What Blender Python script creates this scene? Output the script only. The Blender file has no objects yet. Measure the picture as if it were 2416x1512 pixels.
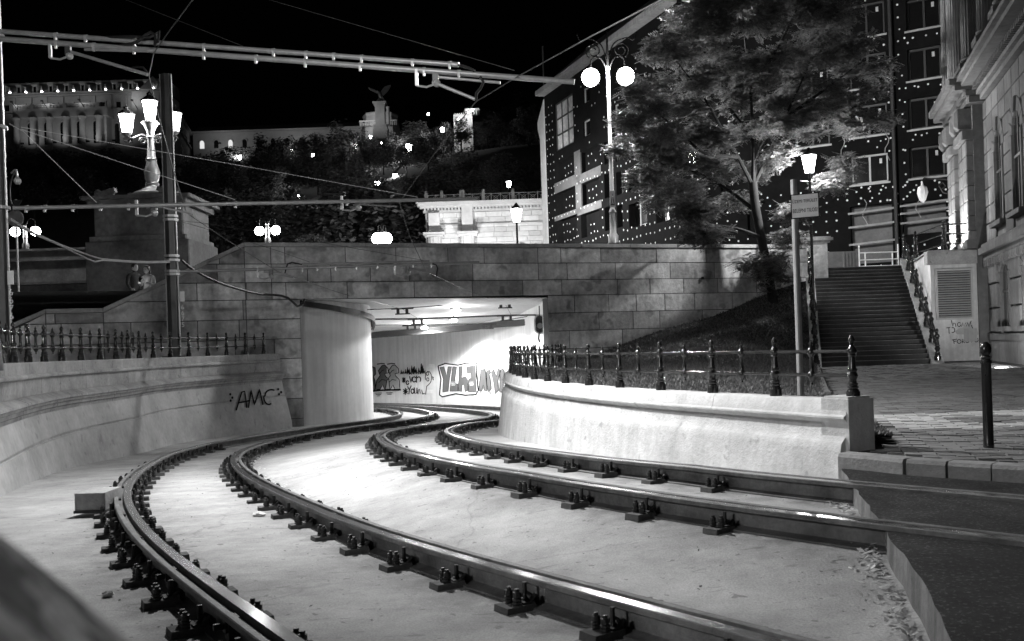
import bpy, bmesh, math, random
import numpy as np
from mathutils import Vector, Matrix
random.seed(7); RNG = np.random.default_rng(7)
sc = bpy.context.scene
COL = sc.collection
# ------------------------------------------------------------------ camera
FPX, HOR, EYE, ROLL = 2240.0, 814.0, 1.08, 0.033
WPX, HPX = 2415.0, 1512.0
camd = bpy.data.cameras.new("camera"); cam = bpy.data.objects.new("camera", camd); COL.objects.link(cam)
cam.location = (0, 0, EYE)
cam.rotation_euler = (math.radians(90), -ROLL, 0)
cam.rotation_mode = 'XYZ'
cam.matrix_world = Matrix.Translation((0, 0, EYE)) @ Matrix.Rotation(ROLL, 4, 'Y') @ Matrix.Rotation(math.radians(90), 4, 'X')
camd.sensor_width = 36.0; camd.lens = FPX / WPX * 36.0
camd.shift_y = (HOR - HPX / 2) / WPX
camd.clip_start = 0.05; camd.clip_end = 2000
camd.dof.use_dof = True; camd.dof.focus_distance = 14.0; camd.dof.aperture_fstop = 7.0
sc.camera = cam
# ------------------------------------------------------------------ night sky, moon and exposure
w = bpy.data.worlds.new("World"); sc.world = w; w.use_nodes = True
nt = w.node_tree; nt.nodes.clear()
sky = nt.nodes.new("ShaderNodeTexSky"); sky.sky_type = 'NISHITA'; sky.sun_disc = False
sky.sun_elevation = math.radians(-4); sky.sun_rotation = math.radians(200)
bw = nt.nodes.new("ShaderNodeRGBToBW"); bg = nt.nodes.new("ShaderNodeBackground"); bg.inputs[1].default_value = 0.02
wo = nt.nodes.new("ShaderNodeOutputWorld")
nt.links.new(sky.outputs[0], bw.inputs[0]); nt.links.new(bw.outputs[0], bg.inputs[0]); nt.links.new(bg.outputs[0], wo.inputs[0])
sd = bpy.data.lights.new("moon", 'SUN'); sd.energy = 0.012; sd.angle = math.radians(8)
so = bpy.data.objects.new("moon", sd); COL.objects.link(so); so.rotation_euler = (math.radians(50), 0, math.radians(-40))
sc.view_settings.view_transform = 'Standard'; sc.view_settings.look = 'None'
sc.view_settings.exposure = 0.0; sc.view_settings.gamma = 1.0; sc.view_settings.use_curve_mapping = False
sc.render.engine = 'CYCLES'
cy = sc.cycles
cy.use_denoising = True
cy.max_bounces = 6; cy.diffuse_bounces = 3; cy.glossy_bounces = 3; cy.transparent_max_bounces = 12
cy.sample_clamp_indirect = 4.0; cy.use_light_tree = True; cy.caustics_reflective = False; cy.caustics_refractive = False

# ------------------------------------------------------------------ picture point -> place
CR, SR = math.cos(ROLL), math.sin(ROLL)
def ray(u, v):
    x = u - WPX / 2; y = HOR - v
    return ((x * CR + y * SR) / FPX, (-x * SR + y * CR) / FPX)
def P(u, v, d):
    a, b = ray(u, v); return Vector((a * d, d, EYE + b * d))
def Z(u, v, z):
    a, b = ray(u, v); d = (z - EYE) / b; return Vector((a * d, d, z))
def ZF(u, v, zf):
    a, b = ray(u, v); d = 10.0
    for _ in range(150):
        d = 0.6 * d + 0.4 * min(80, max(0.5, (zf(d) - EYE) / min(b, -1e-4)))
    return Vector((a * d, d, zf(d)))
WK, W0 = 0.344, 30.6
def WP(u, v, off=0.0):                       # a point on the overpass front
    a, b = ray(u, v); d = (W0 - off) / (1 - WK * a); return Vector((a * d, d, EYE + b * d))
def px(d): return d / FPX

# ------------------------------------------------------------------ materials
MATS = {}
def mat(name, base, rough=0.7, metal=0.0, var=0.25, scale=3.0, bump=0.0, bscale=40.0, rnd=0.0, streak=0.0, spots=None, spec=0.5, coat=0.0):
    if name in MATS: return MATS[name]
    m = bpy.data.materials.new(name); m.use_nodes = True; t = m.node_tree; b = t.nodes["Principled BSDF"]
    b.inputs["Roughness"].default_value = rough; b.inputs["Metallic"].default_value = metal
    b.inputs["Specular IOR Level"].default_value = spec; b.inputs["Coat Weight"].default_value = coat
    tc = t.nodes.new("ShaderNodeTexCoord"); co = tc.outputs["Object"]
    def noise(s, det=5, vec=None, ro=0.6):
        n = t.nodes.new("ShaderNodeTexNoise"); n.inputs["Scale"].default_value = s; n.inputs["Detail"].default_value = det; n.inputs["Roughness"].default_value = ro
        t.links.new(vec or co, n.inputs["Vector"]); return n.outputs["Fac"]
    def math_(op, a, c):
        n = t.nodes.new("ShaderNodeMath"); n.operation = op
        for i, q in enumerate((a, c)):
            if isinstance(q, (int, float)): n.inputs[i].default_value = q
            else: t.links.new(q, n.inputs[i])
        return n.outputs[0]
    def mrange(x, a0, a1, b0, b1):
        n = t.nodes.new("ShaderNodeMapRange"); t.links.new(x, n.inputs[0])
        for i, q in enumerate((a0, a1, b0, b1)): n.inputs[i + 1].default_value = q
        return n.outputs[0]
    f = mrange(noise(scale), 0.3, 0.7, 1 - var, 1 + var)
    f = math_('MULTIPLY', f, mrange(noise(scale * 9, 6), 0.25, 0.75, 1 - var * 0.6, 1 + var * 0.6))
    if rnd:
        oi = t.nodes.new("ShaderNodeObjectInfo"); f = math_('MULTIPLY', f, mrange(oi.outputs["Random"], 0, 1, 1 - rnd, 1 + rnd))
    if streak:
        mp = t.nodes.new("ShaderNodeMapping"); mp.inputs["Scale"].default_value = (1, 1, 0.08); t.links.new(co, mp.inputs[0])
        f = math_('MULTIPLY', f, mrange(noise(5, 4, mp.outputs[0]), 0.35, 0.65, 1 - streak, 1 + streak * 0.5))
    if spots:
        s_, thr, dark = spots
        f = math_('MULTIPLY', f, mrange(noise(s_, 2), thr, thr + 0.06, 1.0, dark))
    v = math_('MULTIPLY', f, base)
    cc = t.nodes.new("ShaderNodeCombineColor")
    for i in range(3): t.links.new(v, cc.inputs[i])
    t.links.new(cc.outputs[0], b.inputs["Base Color"])
    if bump:
        bn = t.nodes.new("ShaderNodeBump"); bn.inputs["Strength"].default_value = bump; bn.inputs["Distance"].default_value = 0.02
        t.links.new(noise(bscale, 6, ro=0.7), bn.inputs["Height"]); t.links.new(bn.outputs[0], b.inputs["Normal"])
    MATS[name] = m; return m
def emis(name, strength, trans=True):
    if name in MATS: return MATS[name]
    m = bpy.data.materials.new(name); m.use_nodes = True; t = m.node_tree; t.nodes.clear()
    e = t.nodes.new("ShaderNodeEmission"); e.inputs[1].default_value = strength; o = t.nodes.new("ShaderNodeOutputMaterial")
    if trans:
        tr = t.nodes.new("ShaderNodeBsdfTransparent"); a = t.nodes.new("ShaderNodeAddShader")
        t.links.new(e.outputs[0], a.inputs[0]); t.links.new(tr.outputs[0], a.inputs[1]); t.links.new(a.outputs[0], o.inputs[0])
    else: t.links.new(e.outputs[0], o.inputs[0])
    try: m.cycles.emission_sampling = 'NONE'
    except Exception: pass
    MATS[name] = m; return m
def leafmat(name, base, trans=0.35):
    if name in MATS: return MATS[name]
    m = bpy.data.materials.new(name); m.use_nodes = True; t = m.node_tree; b = t.nodes["Principled BSDF"]
    b.inputs["Roughness"].default_value = 0.5
    g = t.nodes.new("ShaderNodeNewGeometry"); mr = t.nodes.new("ShaderNodeMapRange")
    t.links.new(g.outputs["Random Per Island"], mr.inputs[0]); mr.inputs[3].default_value = base * 0.5; mr.inputs[4].default_value = base * 1.5
    cc = t.nodes.new("ShaderNodeCombineColor")
    for i in range(3): t.links.new(mr.outputs[0], cc.inputs[i])
    t.links.new(cc.outputs[0], b.inputs["Base Color"])
    tl = t.nodes.new("ShaderNodeBsdfTranslucent"); t.links.new(cc.outputs[0], tl.inputs[0])
    mx = t.nodes.new("ShaderNodeMixShader"); mx.inputs[0].default_value = trans
    t.links.new(b.outputs[0], mx.inputs[1]); t.links.new(tl.outputs[0], mx.inputs[2])
    t.links.new(mx.outputs[0], t.nodes["Material Output"].inputs[0]); MATS[name] = m; return m

M_BED = mat('pale track bed concrete', 0.46, 0.85, var=0.13, scale=0.7, bump=0.25, bscale=60, spots=(2.3, 0.63, 0.8))
M_STONE = mat('grey limestone block', 0.50, 0.85, var=0.5, scale=0.8, bump=1.0, bscale=11, rnd=0.35, streak=0.12, spots=(1.7, 0.6, 0.6))
M_STONE2 = mat('pale limestone', 0.38, 0.8, var=0.3, scale=2.2, bump=0.9, bscale=22, rnd=0.12, spots=(7, 0.64, 0.65))
M_RENDER = mat('smooth wall render', 0.42, 0.8, var=0.22, scale=1.1, bump=0.35, bscale=30, spots=(4, 0.64, 0.78), spec=0.2)
M_WHITE = mat('white painted concrete', 0.7, 0.7, var=0.08, scale=0.8, bump=0.08, bscale=25, streak=0.12)
M_RWALL = mat('whitewashed stone', 0.50, 0.85, var=0.17, scale=1.9, bump=0.7, bscale=24, streak=0.13, spots=(5, 0.64, 0.7), spec=0.2)
M_IRON = mat('glossy black iron paint', 0.018, 0.22, var=0.2, coat=0.4)
M_RAIL = mat('rusty rail steel', 0.10, 0.6, 0.1, var=0.5, scale=3.5, bump=0.4, bscale=45, streak=0.2)
M_POLISH = mat('polished rail head', 0.55, 0.18, 1.0, var=0.1, scale=4)
M_FAST = mat('oily fastener steel', 0.035, 0.5, 0.4, var=0.4, scale=12, bump=0.3, bscale=80)
M_FBLOCK = mat('dirty fastener block', 0.07, 0.85, var=0.35, scale=10, bump=0.5, bscale=50, rnd=0.3)
M_ASPH = mat('dark asphalt', 0.026, 0.85, var=0.6, scale=1.3, bump=1.0, bscale=60, spec=0.2, spots=(42, 0.58, 3.2))
M_KERB = mat('kerb granite', 0.20, 0.85, var=0.25, scale=3, bump=0.6, bscale=40, rnd=0.2)
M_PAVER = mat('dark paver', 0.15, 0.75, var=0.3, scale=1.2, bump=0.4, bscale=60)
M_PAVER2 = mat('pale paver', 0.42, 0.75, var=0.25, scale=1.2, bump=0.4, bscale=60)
M_JOINT = mat('paver joint sand', 0.02, 0.95)
M_POLE = mat('galvanised grey pole', 0.07, 0.4, 0.3, var=0.15, scale=2)
M_GALV = mat('galvanised steel', 0.42, 0.38, 0.35, var=0.15, scale=6)
M_TUBE = mat('dull cantilever tube', 0.30, 0.35, 0.2, var=0.15, scale=6)
M_CABLE = mat('black rubber cable', 0.015, 0.5)
M_WIRE = mat('bronze wire', 0.16, 0.4, 0.7)
M_SOIL = mat('night soil', 0.03, 0.95, var=0.4, scale=0.4, bump=0.6, bscale=3)
M_GRASSG = mat('lawn soil', 0.035, 0.95, var=0.4, scale=1.4, bump=0.8, bscale=30)
M_GRASS = leafmat('grass blade', 0.12, 0.3)
M_LEAF = leafmat('tree leaf', 0.15, 0.4)
M_HLEAF = leafmat('dark hill leaf', 0.09, 0.3)
M_BARK = mat('tree bark', 0.012, 0.9, var=0.4, scale=4, bump=0.8, bscale=30)
M_LAND = mat('landing plaster', 0.62, 0.8, var=0.2, scale=0.9, bump=0.3, bscale=12, streak=0.15)
M_DKSTONE = mat('dark limestone', 0.15, 0.85, var=0.5, scale=0.7, bump=0.8, bscale=9, rnd=0.2)  # darker limestone for the parapet, pedestal and lamp plinths
M_PWIRE = mat('pale steel wire', 0.6, 0.5, 0.1, var=0.05)
M_PLAST = mat('light plaster', 0.42, 0.8, var=0.18, scale=0.8, bump=0.25, bscale=10, streak=0.2)
M_BLACKB = mat('black insulation board', 0.009, 0.85, var=0.35, scale=0.6, bump=0.3, bscale=8, spec=0.1)
M_DOT = mat('white dowel cap', 0.85, 0.6, var=0.05)
M_GREYB = mat('grey adhesive board', 0.16, 0.8, var=0.3, scale=0.8)
M_GLASS = mat('dark window glass', 0.012, 0.08, var=0.1, spec=0.8)
M_FRAME = mat('pale window frame', 0.5, 0.5, var=0.1)
M_FRAMEDK = mat('dark window frame', 0.05, 0.5, var=0.1)
M_BUILD = mat('carved building stone', 0.12, 0.8, var=0.35, scale=0.7, bump=0.4, bscale=12, rnd=0.22, streak=0.15)
M_STEP = mat('worn granite step', 0.05, 0.85, var=0.35, scale=1.5, bump=0.5, bscale=40, rnd=0.2)
M_PORTAL = mat('portal sandstone', 0.42, 0.85, var=0.2, scale=0.35, bump=0.5, bscale=4, rnd=0.15)
M_PALACE = mat('palace stone', 0.33, 0.85, var=0.15, scale=0.2)
M_PALROOF = mat('palace roof', 0.12, 0.7, var=0.25, scale=0.4)
M_BRONZE = mat('dark bronze', 0.10, 0.45, 0.5, var=0.3)
M_SIGN = mat('white sign sheet', 0.62, 0.5, var=0.08)
M_INK = mat('black lettering', 0.012, 0.95, var=0.0, spec=0.05)
M_PAINTW = mat('white paint', 0.85, 0.6, var=0.03)
M_PAINTG = mat('grey spray paint', 0.11, 0.6, var=0.15, scale=3)
M_PAINTL = mat('light grey spray paint', 0.42, 0.6, var=0.1, scale=3)
M_SKIN = mat('skin', 0.38, 0.6, var=0.05)
M_HAIR = mat('dark hair', 0.02, 0.5, var=0.2)
M_DCLOTH = mat('dark jacket cloth', 0.02, 0.8, var=0.2, scale=8)
M_LCLOTH = mat('pale sweater cloth', 0.28, 0.85, var=0.15, scale=10, bump=0.3, bscale=60)
M_MCLOTH = mat('grey denim', 0.12, 0.85, var=0.2, scale=10)
M_PAPER = mat('paper scrap', 0.7, 0.8, var=0.1)
M_DRYLEAF = leafmat('dry leaf', 0.38, 0.2)
M_WOOD = mat('raw board', 0.38, 0.8, var=0.25, scale=2)
E_LAMP = emis('lit lamp glass', 12.0)
E_FAR = emis('lit far lamp', 25.0)
E_WIN = emis('lit window', 0.8, False)
E_DIM = emis('dim lamp glass', 3.0)
E_SCREEN = emis('phone screen', 2.0, False)

def bedmat():
    m = bpy.data.materials.new('pale track bed concrete'); m.use_nodes = True; t = m.node_tree; b = t.nodes["Principled BSDF"]; b.inputs["Roughness"].default_value = 0.85; b.inputs["Specular IOR Level"].default_value = 0.25
    tc = t.nodes.new("ShaderNodeTexCoord").outputs["Object"]
    def N(kind, **k):
        n = t.nodes.new(kind)
        for a, v in k.items(): setattr(n, a, v)
        return n
    def noise(s, det=6, sc3=None):
        vec = tc
        if sc3: mp = N("ShaderNodeMapping"); mp.inputs["Scale"].default_value = sc3; t.links.new(tc, mp.inputs[0]); vec = mp.outputs[0]
        n = N("ShaderNodeTexNoise"); n.inputs["Scale"].default_value = s; n.inputs["Detail"].default_value = det; n.inputs["Roughness"].default_value = 0.65; t.links.new(vec, n.inputs["Vector"]); return n.outputs["Fac"]
    def rng(x, a0, a1, b0, b1): n = N("ShaderNodeMapRange"); t.links.new(x, n.inputs[0]); [setattr(n.inputs[i + 1], 'default_value', q) for i, q in enumerate((a0, a1, b0, b1))]; return n.outputs[0]
    def mul(x, y): n = N("ShaderNodeMath", operation='MULTIPLY'); t.links.new(x, n.inputs[0]); (t.links.new(y, n.inputs[1]) if not isinstance(y, float) else setattr(n.inputs[1], 'default_value', y)); return n.outputs[0]
    f = rng(noise(0.55), 0.3, 0.7, 0.62, 1.15)
    f = mul(f, rng(noise(3.2), 0.3, 0.7, 0.8, 1.12)); f = mul(f, rng(noise(95, 3), 0.3, 0.7, 0.78, 1.2))
    f = mul(f, rng(noise(4.5, 2, (1, 3.2, 1)), 0.65, 0.69, 1.0, 0.75)); f = mul(f, rng(noise(11, 2), 0.67, 0.70, 1.0, 0.6))
    vo = N("ShaderNodeTexVoronoi", feature='DISTANCE_TO_EDGE'); vo.inputs["Scale"].default_value = 0.28; wn_ = N("ShaderNodeTexNoise"); wn_.inputs["Scale"].default_value = 1.5; wn_.inputs["Detail"].default_value = 6; t.links.new(tc, wn_.inputs["Vector"]); va = N("ShaderNodeVectorMath", operation='MULTIPLY_ADD'); t.links.new(wn_.outputs["Color"], va.inputs[0]); va.inputs[1].default_value = (.5, .5, .5); t.links.new(tc, va.inputs[2]); t.links.new(va.outputs[0], vo.inputs["Vector"]); f = mul(f, rng(vo.outputs["Distance"], 0.0, 0.004, 0.8, 1.0))
    at_ = N("ShaderNodeAttribute", attribute_name='grime'); g = mul(at_.outputs["Fac"], rng(noise(6), 0.3, 0.65, 0.25, 1.0)); f = mul(f, rng(g, 0.0, 1.0, 1.0, 0.3))
    v = mul(f, 0.47); cc = N("ShaderNodeCombineColor"); [t.links.new(v, cc.inputs[i]) for i in range(3)]; t.links.new(cc.outputs[0], b.inputs["Base Color"])
    bn = N("ShaderNodeBump"); bn.inputs["Strength"].default_value = 0.5; bn.inputs["Distance"].default_value = 0.012; t.links.new(noise(70, 4), bn.inputs["Height"]); t.links.new(bn.outputs[0], b.inputs["Normal"]); return m
M_BED = bedmat()
# ------------------------------------------------------------------ mesh tools
class MB:
    def __init__(s): s.v = []; s.f = []; s.m = []
    def add(s, vs, fs, mi=0):
        o = len(s.v); s.v.extend([tuple(x) for x in vs]); s.f.extend([tuple(i + o for i in f) for f in fs]); s.m.extend([mi] * len(fs)); return s
    def box(s, c, size, rz=0, mi=0, taper=1.0):
        hx, hy, hz = size[0] / 2, size[1] / 2, size[2] / 2; cr, sr = math.cos(rz), math.sin(rz); vs = []
        for k in (-1, 1):
            q = taper if k > 0 else 1
            for a, b in ((-1, -1), (1, -1), (1, 1), (-1, 1)):
                x, y = a * hx * q, b * hy * q
                vs.append((c[0] + x * cr - y * sr, c[1] + x * sr + y * cr, c[2] + k * hz))
        return s.add(vs, [(3, 2, 1, 0), (4, 5, 6, 7), (0, 1, 5, 4), (1, 2, 6, 5), (2, 3, 7, 6), (3, 0, 4, 7)], mi)
    def bar(s, a, b, wd, ht, mi=0):          # rectangular bar between two points
        a = Vector(a); b = Vector(b); t = (b - a).normalized(); up = Vector((0, 0, 1)) if abs(t.z) < 0.95 else Vector((0, 1, 0))
        n = t.cross(up).normalized(); m = n.cross(t).normalized(); vs = []
        for p in (a, b):
            for i, j in ((-1, -1), (1, -1), (1, 1), (-1, 1)): vs.append(p + n * (i * wd / 2) + m * (j * ht / 2))
        return s.add(vs, [(3, 2, 1, 0), (4, 5, 6, 7), (0, 1, 5, 4), (1, 2, 6, 5), (2, 3, 7, 6), (3, 0, 4, 7)], mi)
    def tube(s, pts, r, n=8, mi=0, caps=True):
        pts = [Vector(p) for p in pts]; rs = r if isinstance(r, (list, tuple)) else [r] * len(pts); rings = []; nn = None
        for i, p in enumerate(pts):
            t = (pts[min(i + 1, len(pts) - 1)] - pts[max(i - 1, 0)]).normalized()
            if nn is None:
                nn = t.cross(Vector((0, 0, 1)) if abs(t.z) < 0.9 else Vector((1, 0, 0))).normalized()
            else:
                nn = (nn - t * nn.dot(t)).normalized()
            bb = t.cross(nn)
            rings.append([p + (nn * math.cos(2 * math.pi * k / n) + bb * math.sin(2 * math.pi * k / n)) * rs[i] for k in range(n)])
        vs = [q for r_ in rings for q in r_]; fs = []
        for i in range(len(pts) - 1):
            for k in range(n):
                k2 = (k + 1) % n; fs.append((i * n + k, i * n + k2, (i + 1) * n + k2, (i + 1) * n + k))
        if caps: fs.append(tuple(range(n - 1, -1, -1))); fs.append(tuple((len(pts) - 1) * n + k for k in range(n)))
        return s.add(vs, fs, mi)
    def lathe(s, prof, c=(0, 0, 0), n=14, mi=0, sc_=1.0, flute=0.0):
        vs = []; fs = []
        for r, z in prof:
            for k in range(n):
                q = r * (1 - flute * (k % 2)); a = 2 * math.pi * k / n
                vs.append((c[0] + q * sc_ * math.cos(a), c[1] + q * sc_ * math.sin(a), c[2] + z * sc_))
        for i in range(len(prof) - 1):
            for k in range(n):
                k2 = (k + 1) % n; fs.append((i * n + k, i * n + k2, (i + 1) * n + k2, (i + 1) * n + k))
        fs.append(tuple(range(n - 1, -1, -1))); fs.append(tuple((len(prof) - 1) * n + k for k in range(n)))
        return s.add(vs, fs, mi)
    def ball(s, c, r, n=10, m=7, mi=0, sq=(1, 1, 1)):
        vs = [(c[0], c[1], c[2] - r * sq[2])]; fs = []
        for i in range(1, m):
            a = math.pi * i / m
            for k in range(n):
                b = 2 * math.pi * k / n; vs.append((c[0] + r * sq[0] * math.sin(a) * math.cos(b), c[1] + r * sq[1] * math.sin(a) * math.sin(b), c[2] - r * sq[2] * math.cos(a)))
        vs.append((c[0], c[1], c[2] + r * sq[2])); L = len(vs) - 1
        for k in range(n):
            k2 = (k + 1) % n; fs.append((0, 1 + k2, 1 + k)); fs.append((L, L - n + k, L - n + k2))
        for i in range(m - 2):
            for k in range(n):
                k2 = (k + 1) % n; fs.append((1 + i * n + k, 1 + i * n + k2, 1 + (i + 1) * n + k2, 1 + (i + 1) * n + k))
        return s.add(vs, fs, mi)
    def sweep(s, path, prof, mi=0, closed=True, caps=True, pm=None):     # prof (o,z): o to the right of travel
        L = len(prof); vs = []; fs = []; base = len(s.f)
        for i, p in enumerate(path):
            a = path[max(i - 1, 0)]; b = path[min(i + 1, len(path) - 1)]
            t = Vector((b[0] - a[0], b[1] - a[1], 0)).normalized(); n = Vector((t.y, -t.x, 0))
            for o, z in prof: vs.append((p[0] + n.x * o, p[1] + n.y * o, p[2] + z))
        mm = []
        for i in range(len(path) - 1):
            for k in range(L if closed else L - 1):
                k2 = (k + 1) % L; fs.append((i * L + k, i * L + k2, (i + 1) * L + k2, (i + 1) * L + k)); mm.append(pm[k] if pm else mi)
        if caps and closed:
            fs.append(tuple(range(L - 1, -1, -1))); fs.append(tuple((len(path) - 1) * L + k for k in range(L))); mm += [mi, mi]
        s.add(vs, fs, mi); s.m[base:] = mm; return s
    def slab(s, poly, fr, t0, t1, mi=0, bev=0.0):  # poly of (a,b); fr(a,b,depth)->point; front at t1
        n = len(poly); cx = sum(p[0] for p in poly) / n; cz = sum(p[1] for p in poly) / n
        def ins(p):
            dx, dz = p[0] - cx, p[1] - cz; l = math.hypot(dx, dz) or 1; k = max(0, 1 - bev * 1.4 / l); return (cx + dx * k, cz + dz * k)
        vs = [fr(a, b, t0) for a, b in poly]; fs = [tuple(range(n - 1, -1, -1))]
        if bev:
            vs += [fr(a, b, t1 - bev) for a, b in poly] + [fr(*ins(p), t1) for p in poly]; lv = 3
        else: vs += [fr(a, b, t1) for a, b in poly]; lv = 2
        for l in range(lv - 1):
            for k in range(n): k2 = (k + 1) % n; fs.append((l * n + k, l * n + k2, (l + 1) * n + k2, (l + 1) * n + k))
        fs.append(tuple((lv - 1) * n + k for k in range(n)))
        return s.add(vs, fs, mi)
    def mesh(s, name, mats, smooth=False, fix=True):
        me = bpy.data.meshes.new(name); me.from_pydata(s.v, [], s.f)
        if not isinstance(mats, (list, tuple)): mats = [mats]
        for m in mats: me.materials.append(m)
        if len(mats) > 1: me.polygons.foreach_set('material_index', s.m)
        if fix:
            bm = bmesh.new(); bm.from_mesh(me); bmesh.ops.recalc_face_normals(bm, faces=bm.faces); bm.to_mesh(me); bm.free()
        if smooth:
            me.polygons.foreach_set('use_smooth', [True] * len(me.polygons))
            try: me.set_sharp_from_angle(angle=math.radians(38))
            except Exception: pass
        me.update(); return me
    def build(s, name, mats, parent=None, smooth=False, fix=True, loc=None):
        return link(name, s.mesh(name, mats, smooth, fix), parent, loc)
def link(name, me, parent=None, loc=None, rz=0):
    o = bpy.data.objects.new(name, me); COL.objects.link(o)
    if parent is not None: o.parent = parent
    if loc is not None: o.location = loc
    if rz: o.rotation_euler = (0, 0, rz)
    return o
def tag(o, label, cat, group=None, kind=None):
    if label: o['label'] = label
    if cat: o['category'] = cat
    if group: o['group'] = group
    if kind: o['kind'] = kind
    return o
def struct(o): o['kind'] = 'structure'; return o
def stuff(o): o['kind'] = 'stuff'; return o
def thing(name, label, cat, loc=(0, 0, 0), group=None, rz=0):
    o = bpy.data.objects.new(name, None); COL.objects.link(o); o.location = loc; o.rotation_euler = (0, 0, rz); o.empty_display_size = 0.2
    return tag(o, label, cat, group)
def light(parent, loc, watts, r=0.1, kind='POINT', aim=None, angle=90, blend=0.6):
    l = bpy.data.lights.new("lamp_light", kind); l.energy = watts; l.shadow_soft_size = r
    o = bpy.data.objects.new("lamp_light", l); COL.objects.link(o)
    if parent is not None:
        o.parent = parent; o.matrix_parent_inverse = Matrix.Identity(4)
    o.location = loc
    if kind == 'SPOT':
        l.spot_size = math.radians(angle); l.spot_blend = blend
        o.rotation_euler = Vector(aim).to_track_quat('-Z', 'Y').to_euler()
    return o
ORD = ['leftmost', 'second from the left', 'third from the left', 'fourth from the left', 'fifth from the left', 'sixth from the left', 'seventh from the left', 'eighth from the left', 'ninth from the left', 'tenth from the left']
def smoothpath(pts, step=0.3):
    pts = [Vector(p) for p in pts]; q = [pts[0] * 2 - pts[1]] + pts + [pts[-1] * 2 - pts[-2]]; out = []
    for i in range(1, len(q) - 2):
        a, b, c, d = q[i - 1:i + 3]
        for k in range(12):
            t = k / 12
            out.append(0.5 * ((2 * b) + (c - a) * t + (2 * a - 5 * b + 4 * c - d) * t * t + (3 * b - a - 3 * c + d) * t ** 3))
    out.append(pts[-1]); return resample(out, step)
def arclen(p):
    s = [0.0]
    for a, b in zip(p, p[1:]): s.append(s[-1] + (b - a).length)
    return s
def resample(p, step):
    s = arclen(p); n = max(2, int(round(s[-1] / step)) + 1); A = np.array([tuple(q) for q in p]); t = np.linspace(0, s[-1], n)
    return [Vector(r) for r in np.c_[[np.interp(t, s, A[:, i]) for i in range(3)]].T]
def gauss(p, sig, n=3):       # light smoothing of a traced path
    A = np.array([tuple(q) for q in p])
    for _ in range(n * sig):
        B = A.copy(); B[1:-1] = 0.25 * A[:-2] + 0.5 * A[1:-1] + 0.25 * A[2:]; A = B
    return [Vector(r) for r in A]
def sub(p, s0, s1, step=0.3):
    s = arclen(p); A = np.array([tuple(q) for q in p]); n = max(2, int((s1 - s0) / step) + 1); t = np.linspace(s0, s1, n)
    return [Vector(r) for r in np.c_[[np.interp(t, s, A[:, i]) for i in range(3)]].T]
def at(p, s_):
    s = arclen(p); A = np.array([tuple(q) for q in p]); q = Vector([np.interp(s_, s, A[:, i]) for i in range(3)])
    q2 = Vector([np.interp(s_ + 0.05, s, A[:, i]) for i in range(3)]); q1 = Vector([np.interp(s_ - 0.05, s, A[:, i]) for i in range(3)])
    return q, (q2 - q1).normalized()
def offset(p, o):
    r = []
    for i in range(len(p)):
        a = p[max(i - 1, 0)]; b = p[min(i + 1, len(p) - 1)]; t = Vector((b.x - a.x, b.y - a.y, 0)).normalized()
        r.append(Vector((p[i].x + t.y * o, p[i].y - t.x * o, p[i].z)))
    return r
def clip(poly, a, b, c):      # keep a*x+b*z<=c
    out = []
    for i in range(len(poly)):
        p, q = poly[i], poly[(i + 1) % len(poly)]; fp = a * p[0] + b * p[1] - c; fq = a * q[0] + b * q[1] - c
        if fp <= 0: out.append(p)
        if fp * fq < 0: t = fp / (fp - fq); out.append((p[0] + t * (q[0] - p[0]), p[1] + t * (q[1] - p[1])))
    return out
def text(name, body, size, parent, loc, rot, m, align='CENTER', sx=1.0):
    c = bpy.data.curves.new(name, 'FONT'); c.body = body; c.size = size; c.align_x = align; c.align_y = 'CENTER'; c.extrude = 0.001
    o = bpy.data.objects.new("tmp", c); COL.objects.link(o); bpy.context.view_layer.update()
    me = bpy.data.meshes.new_from_object(o.evaluated_get(bpy.context.evaluated_depsgraph_get())); bpy.data.objects.remove(o)
    me.materials.clear(); me.materials.append(m); o = link(name, me, parent); o.location = loc; o.rotation_euler = rot; o.scale = (sx, 1, 1); return o
def copy_tree(o, parent=None):
    c = o.copy(); COL.objects.link(c); c.parent = parent
    for ch in list(o.children): copy_tree(ch, c)
    return c
# ================================================================== track levels
KD = [-6, 3, 8, 13, 18, 24, 28, 40, 60]
KA = [-0.05, -0.05, -0.2, -0.42, -0.66, -0.86, -0.97, -1.33, -1.95]
KDB = [-6, 5, 8, 10, 14, 18.7, 24, 28, 40, 60]
KB = [0.03, 0.03, 0.02, -0.05, -0.22, -0.5, -0.78, -0.95, -1.33, -1.95]
def zA(d): return float(np.interp(d, KD, KA))
def zB(d): return float(np.interp(d, KDB, KB))
RAILH = 0.158
TR_A1 = [(790, 1600), (700, 1535), (625, 1481), (545, 1425), (470, 1376), (405, 1330), (357, 1289), (320, 1255), (292, 1214), (280, 1176), (284, 1152), (306, 1120), (355, 1090), (425, 1060), (520, 1039), (604, 1026), (698, 1012), (792, 999), (882, 989), (942, 979), (953, 975), (948, 972), (927, 966), (882, 961)]
TR_A2 = [(2250, 1610), (2040, 1552), (1811, 1492), (1583, 1434), (1395, 1385), (1207, 1343), (1055, 1303), (905, 1258), (792, 1218), (700, 1175), (640, 1148), (590, 1122), (557, 1097), (552, 1080), (562, 1064), (610, 1046), (679, 1029), (792, 1010), (882, 999.5), (980, 988), (1010, 981), (1024, 975), (1014, 969), (980, 963), (923, 958.5), (882, 956.5)]
TR_B1 = [(2700, 1300), (2415, 1270), (2187, 1250), (2037, 1234), (1811, 1202), (1583, 1170), (1395, 1143), (1207, 1114), (1100, 1098), (1000, 1076), (930, 1053), (898, 1035), (897, 1022), (925, 1011), (980, 1004), (1055, 996), (1130, 988), (1160, 981), (1168, 976), (1145, 970.5), (1092, 964), (1017, 959), (942, 954.7), (882, 952)]
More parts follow.
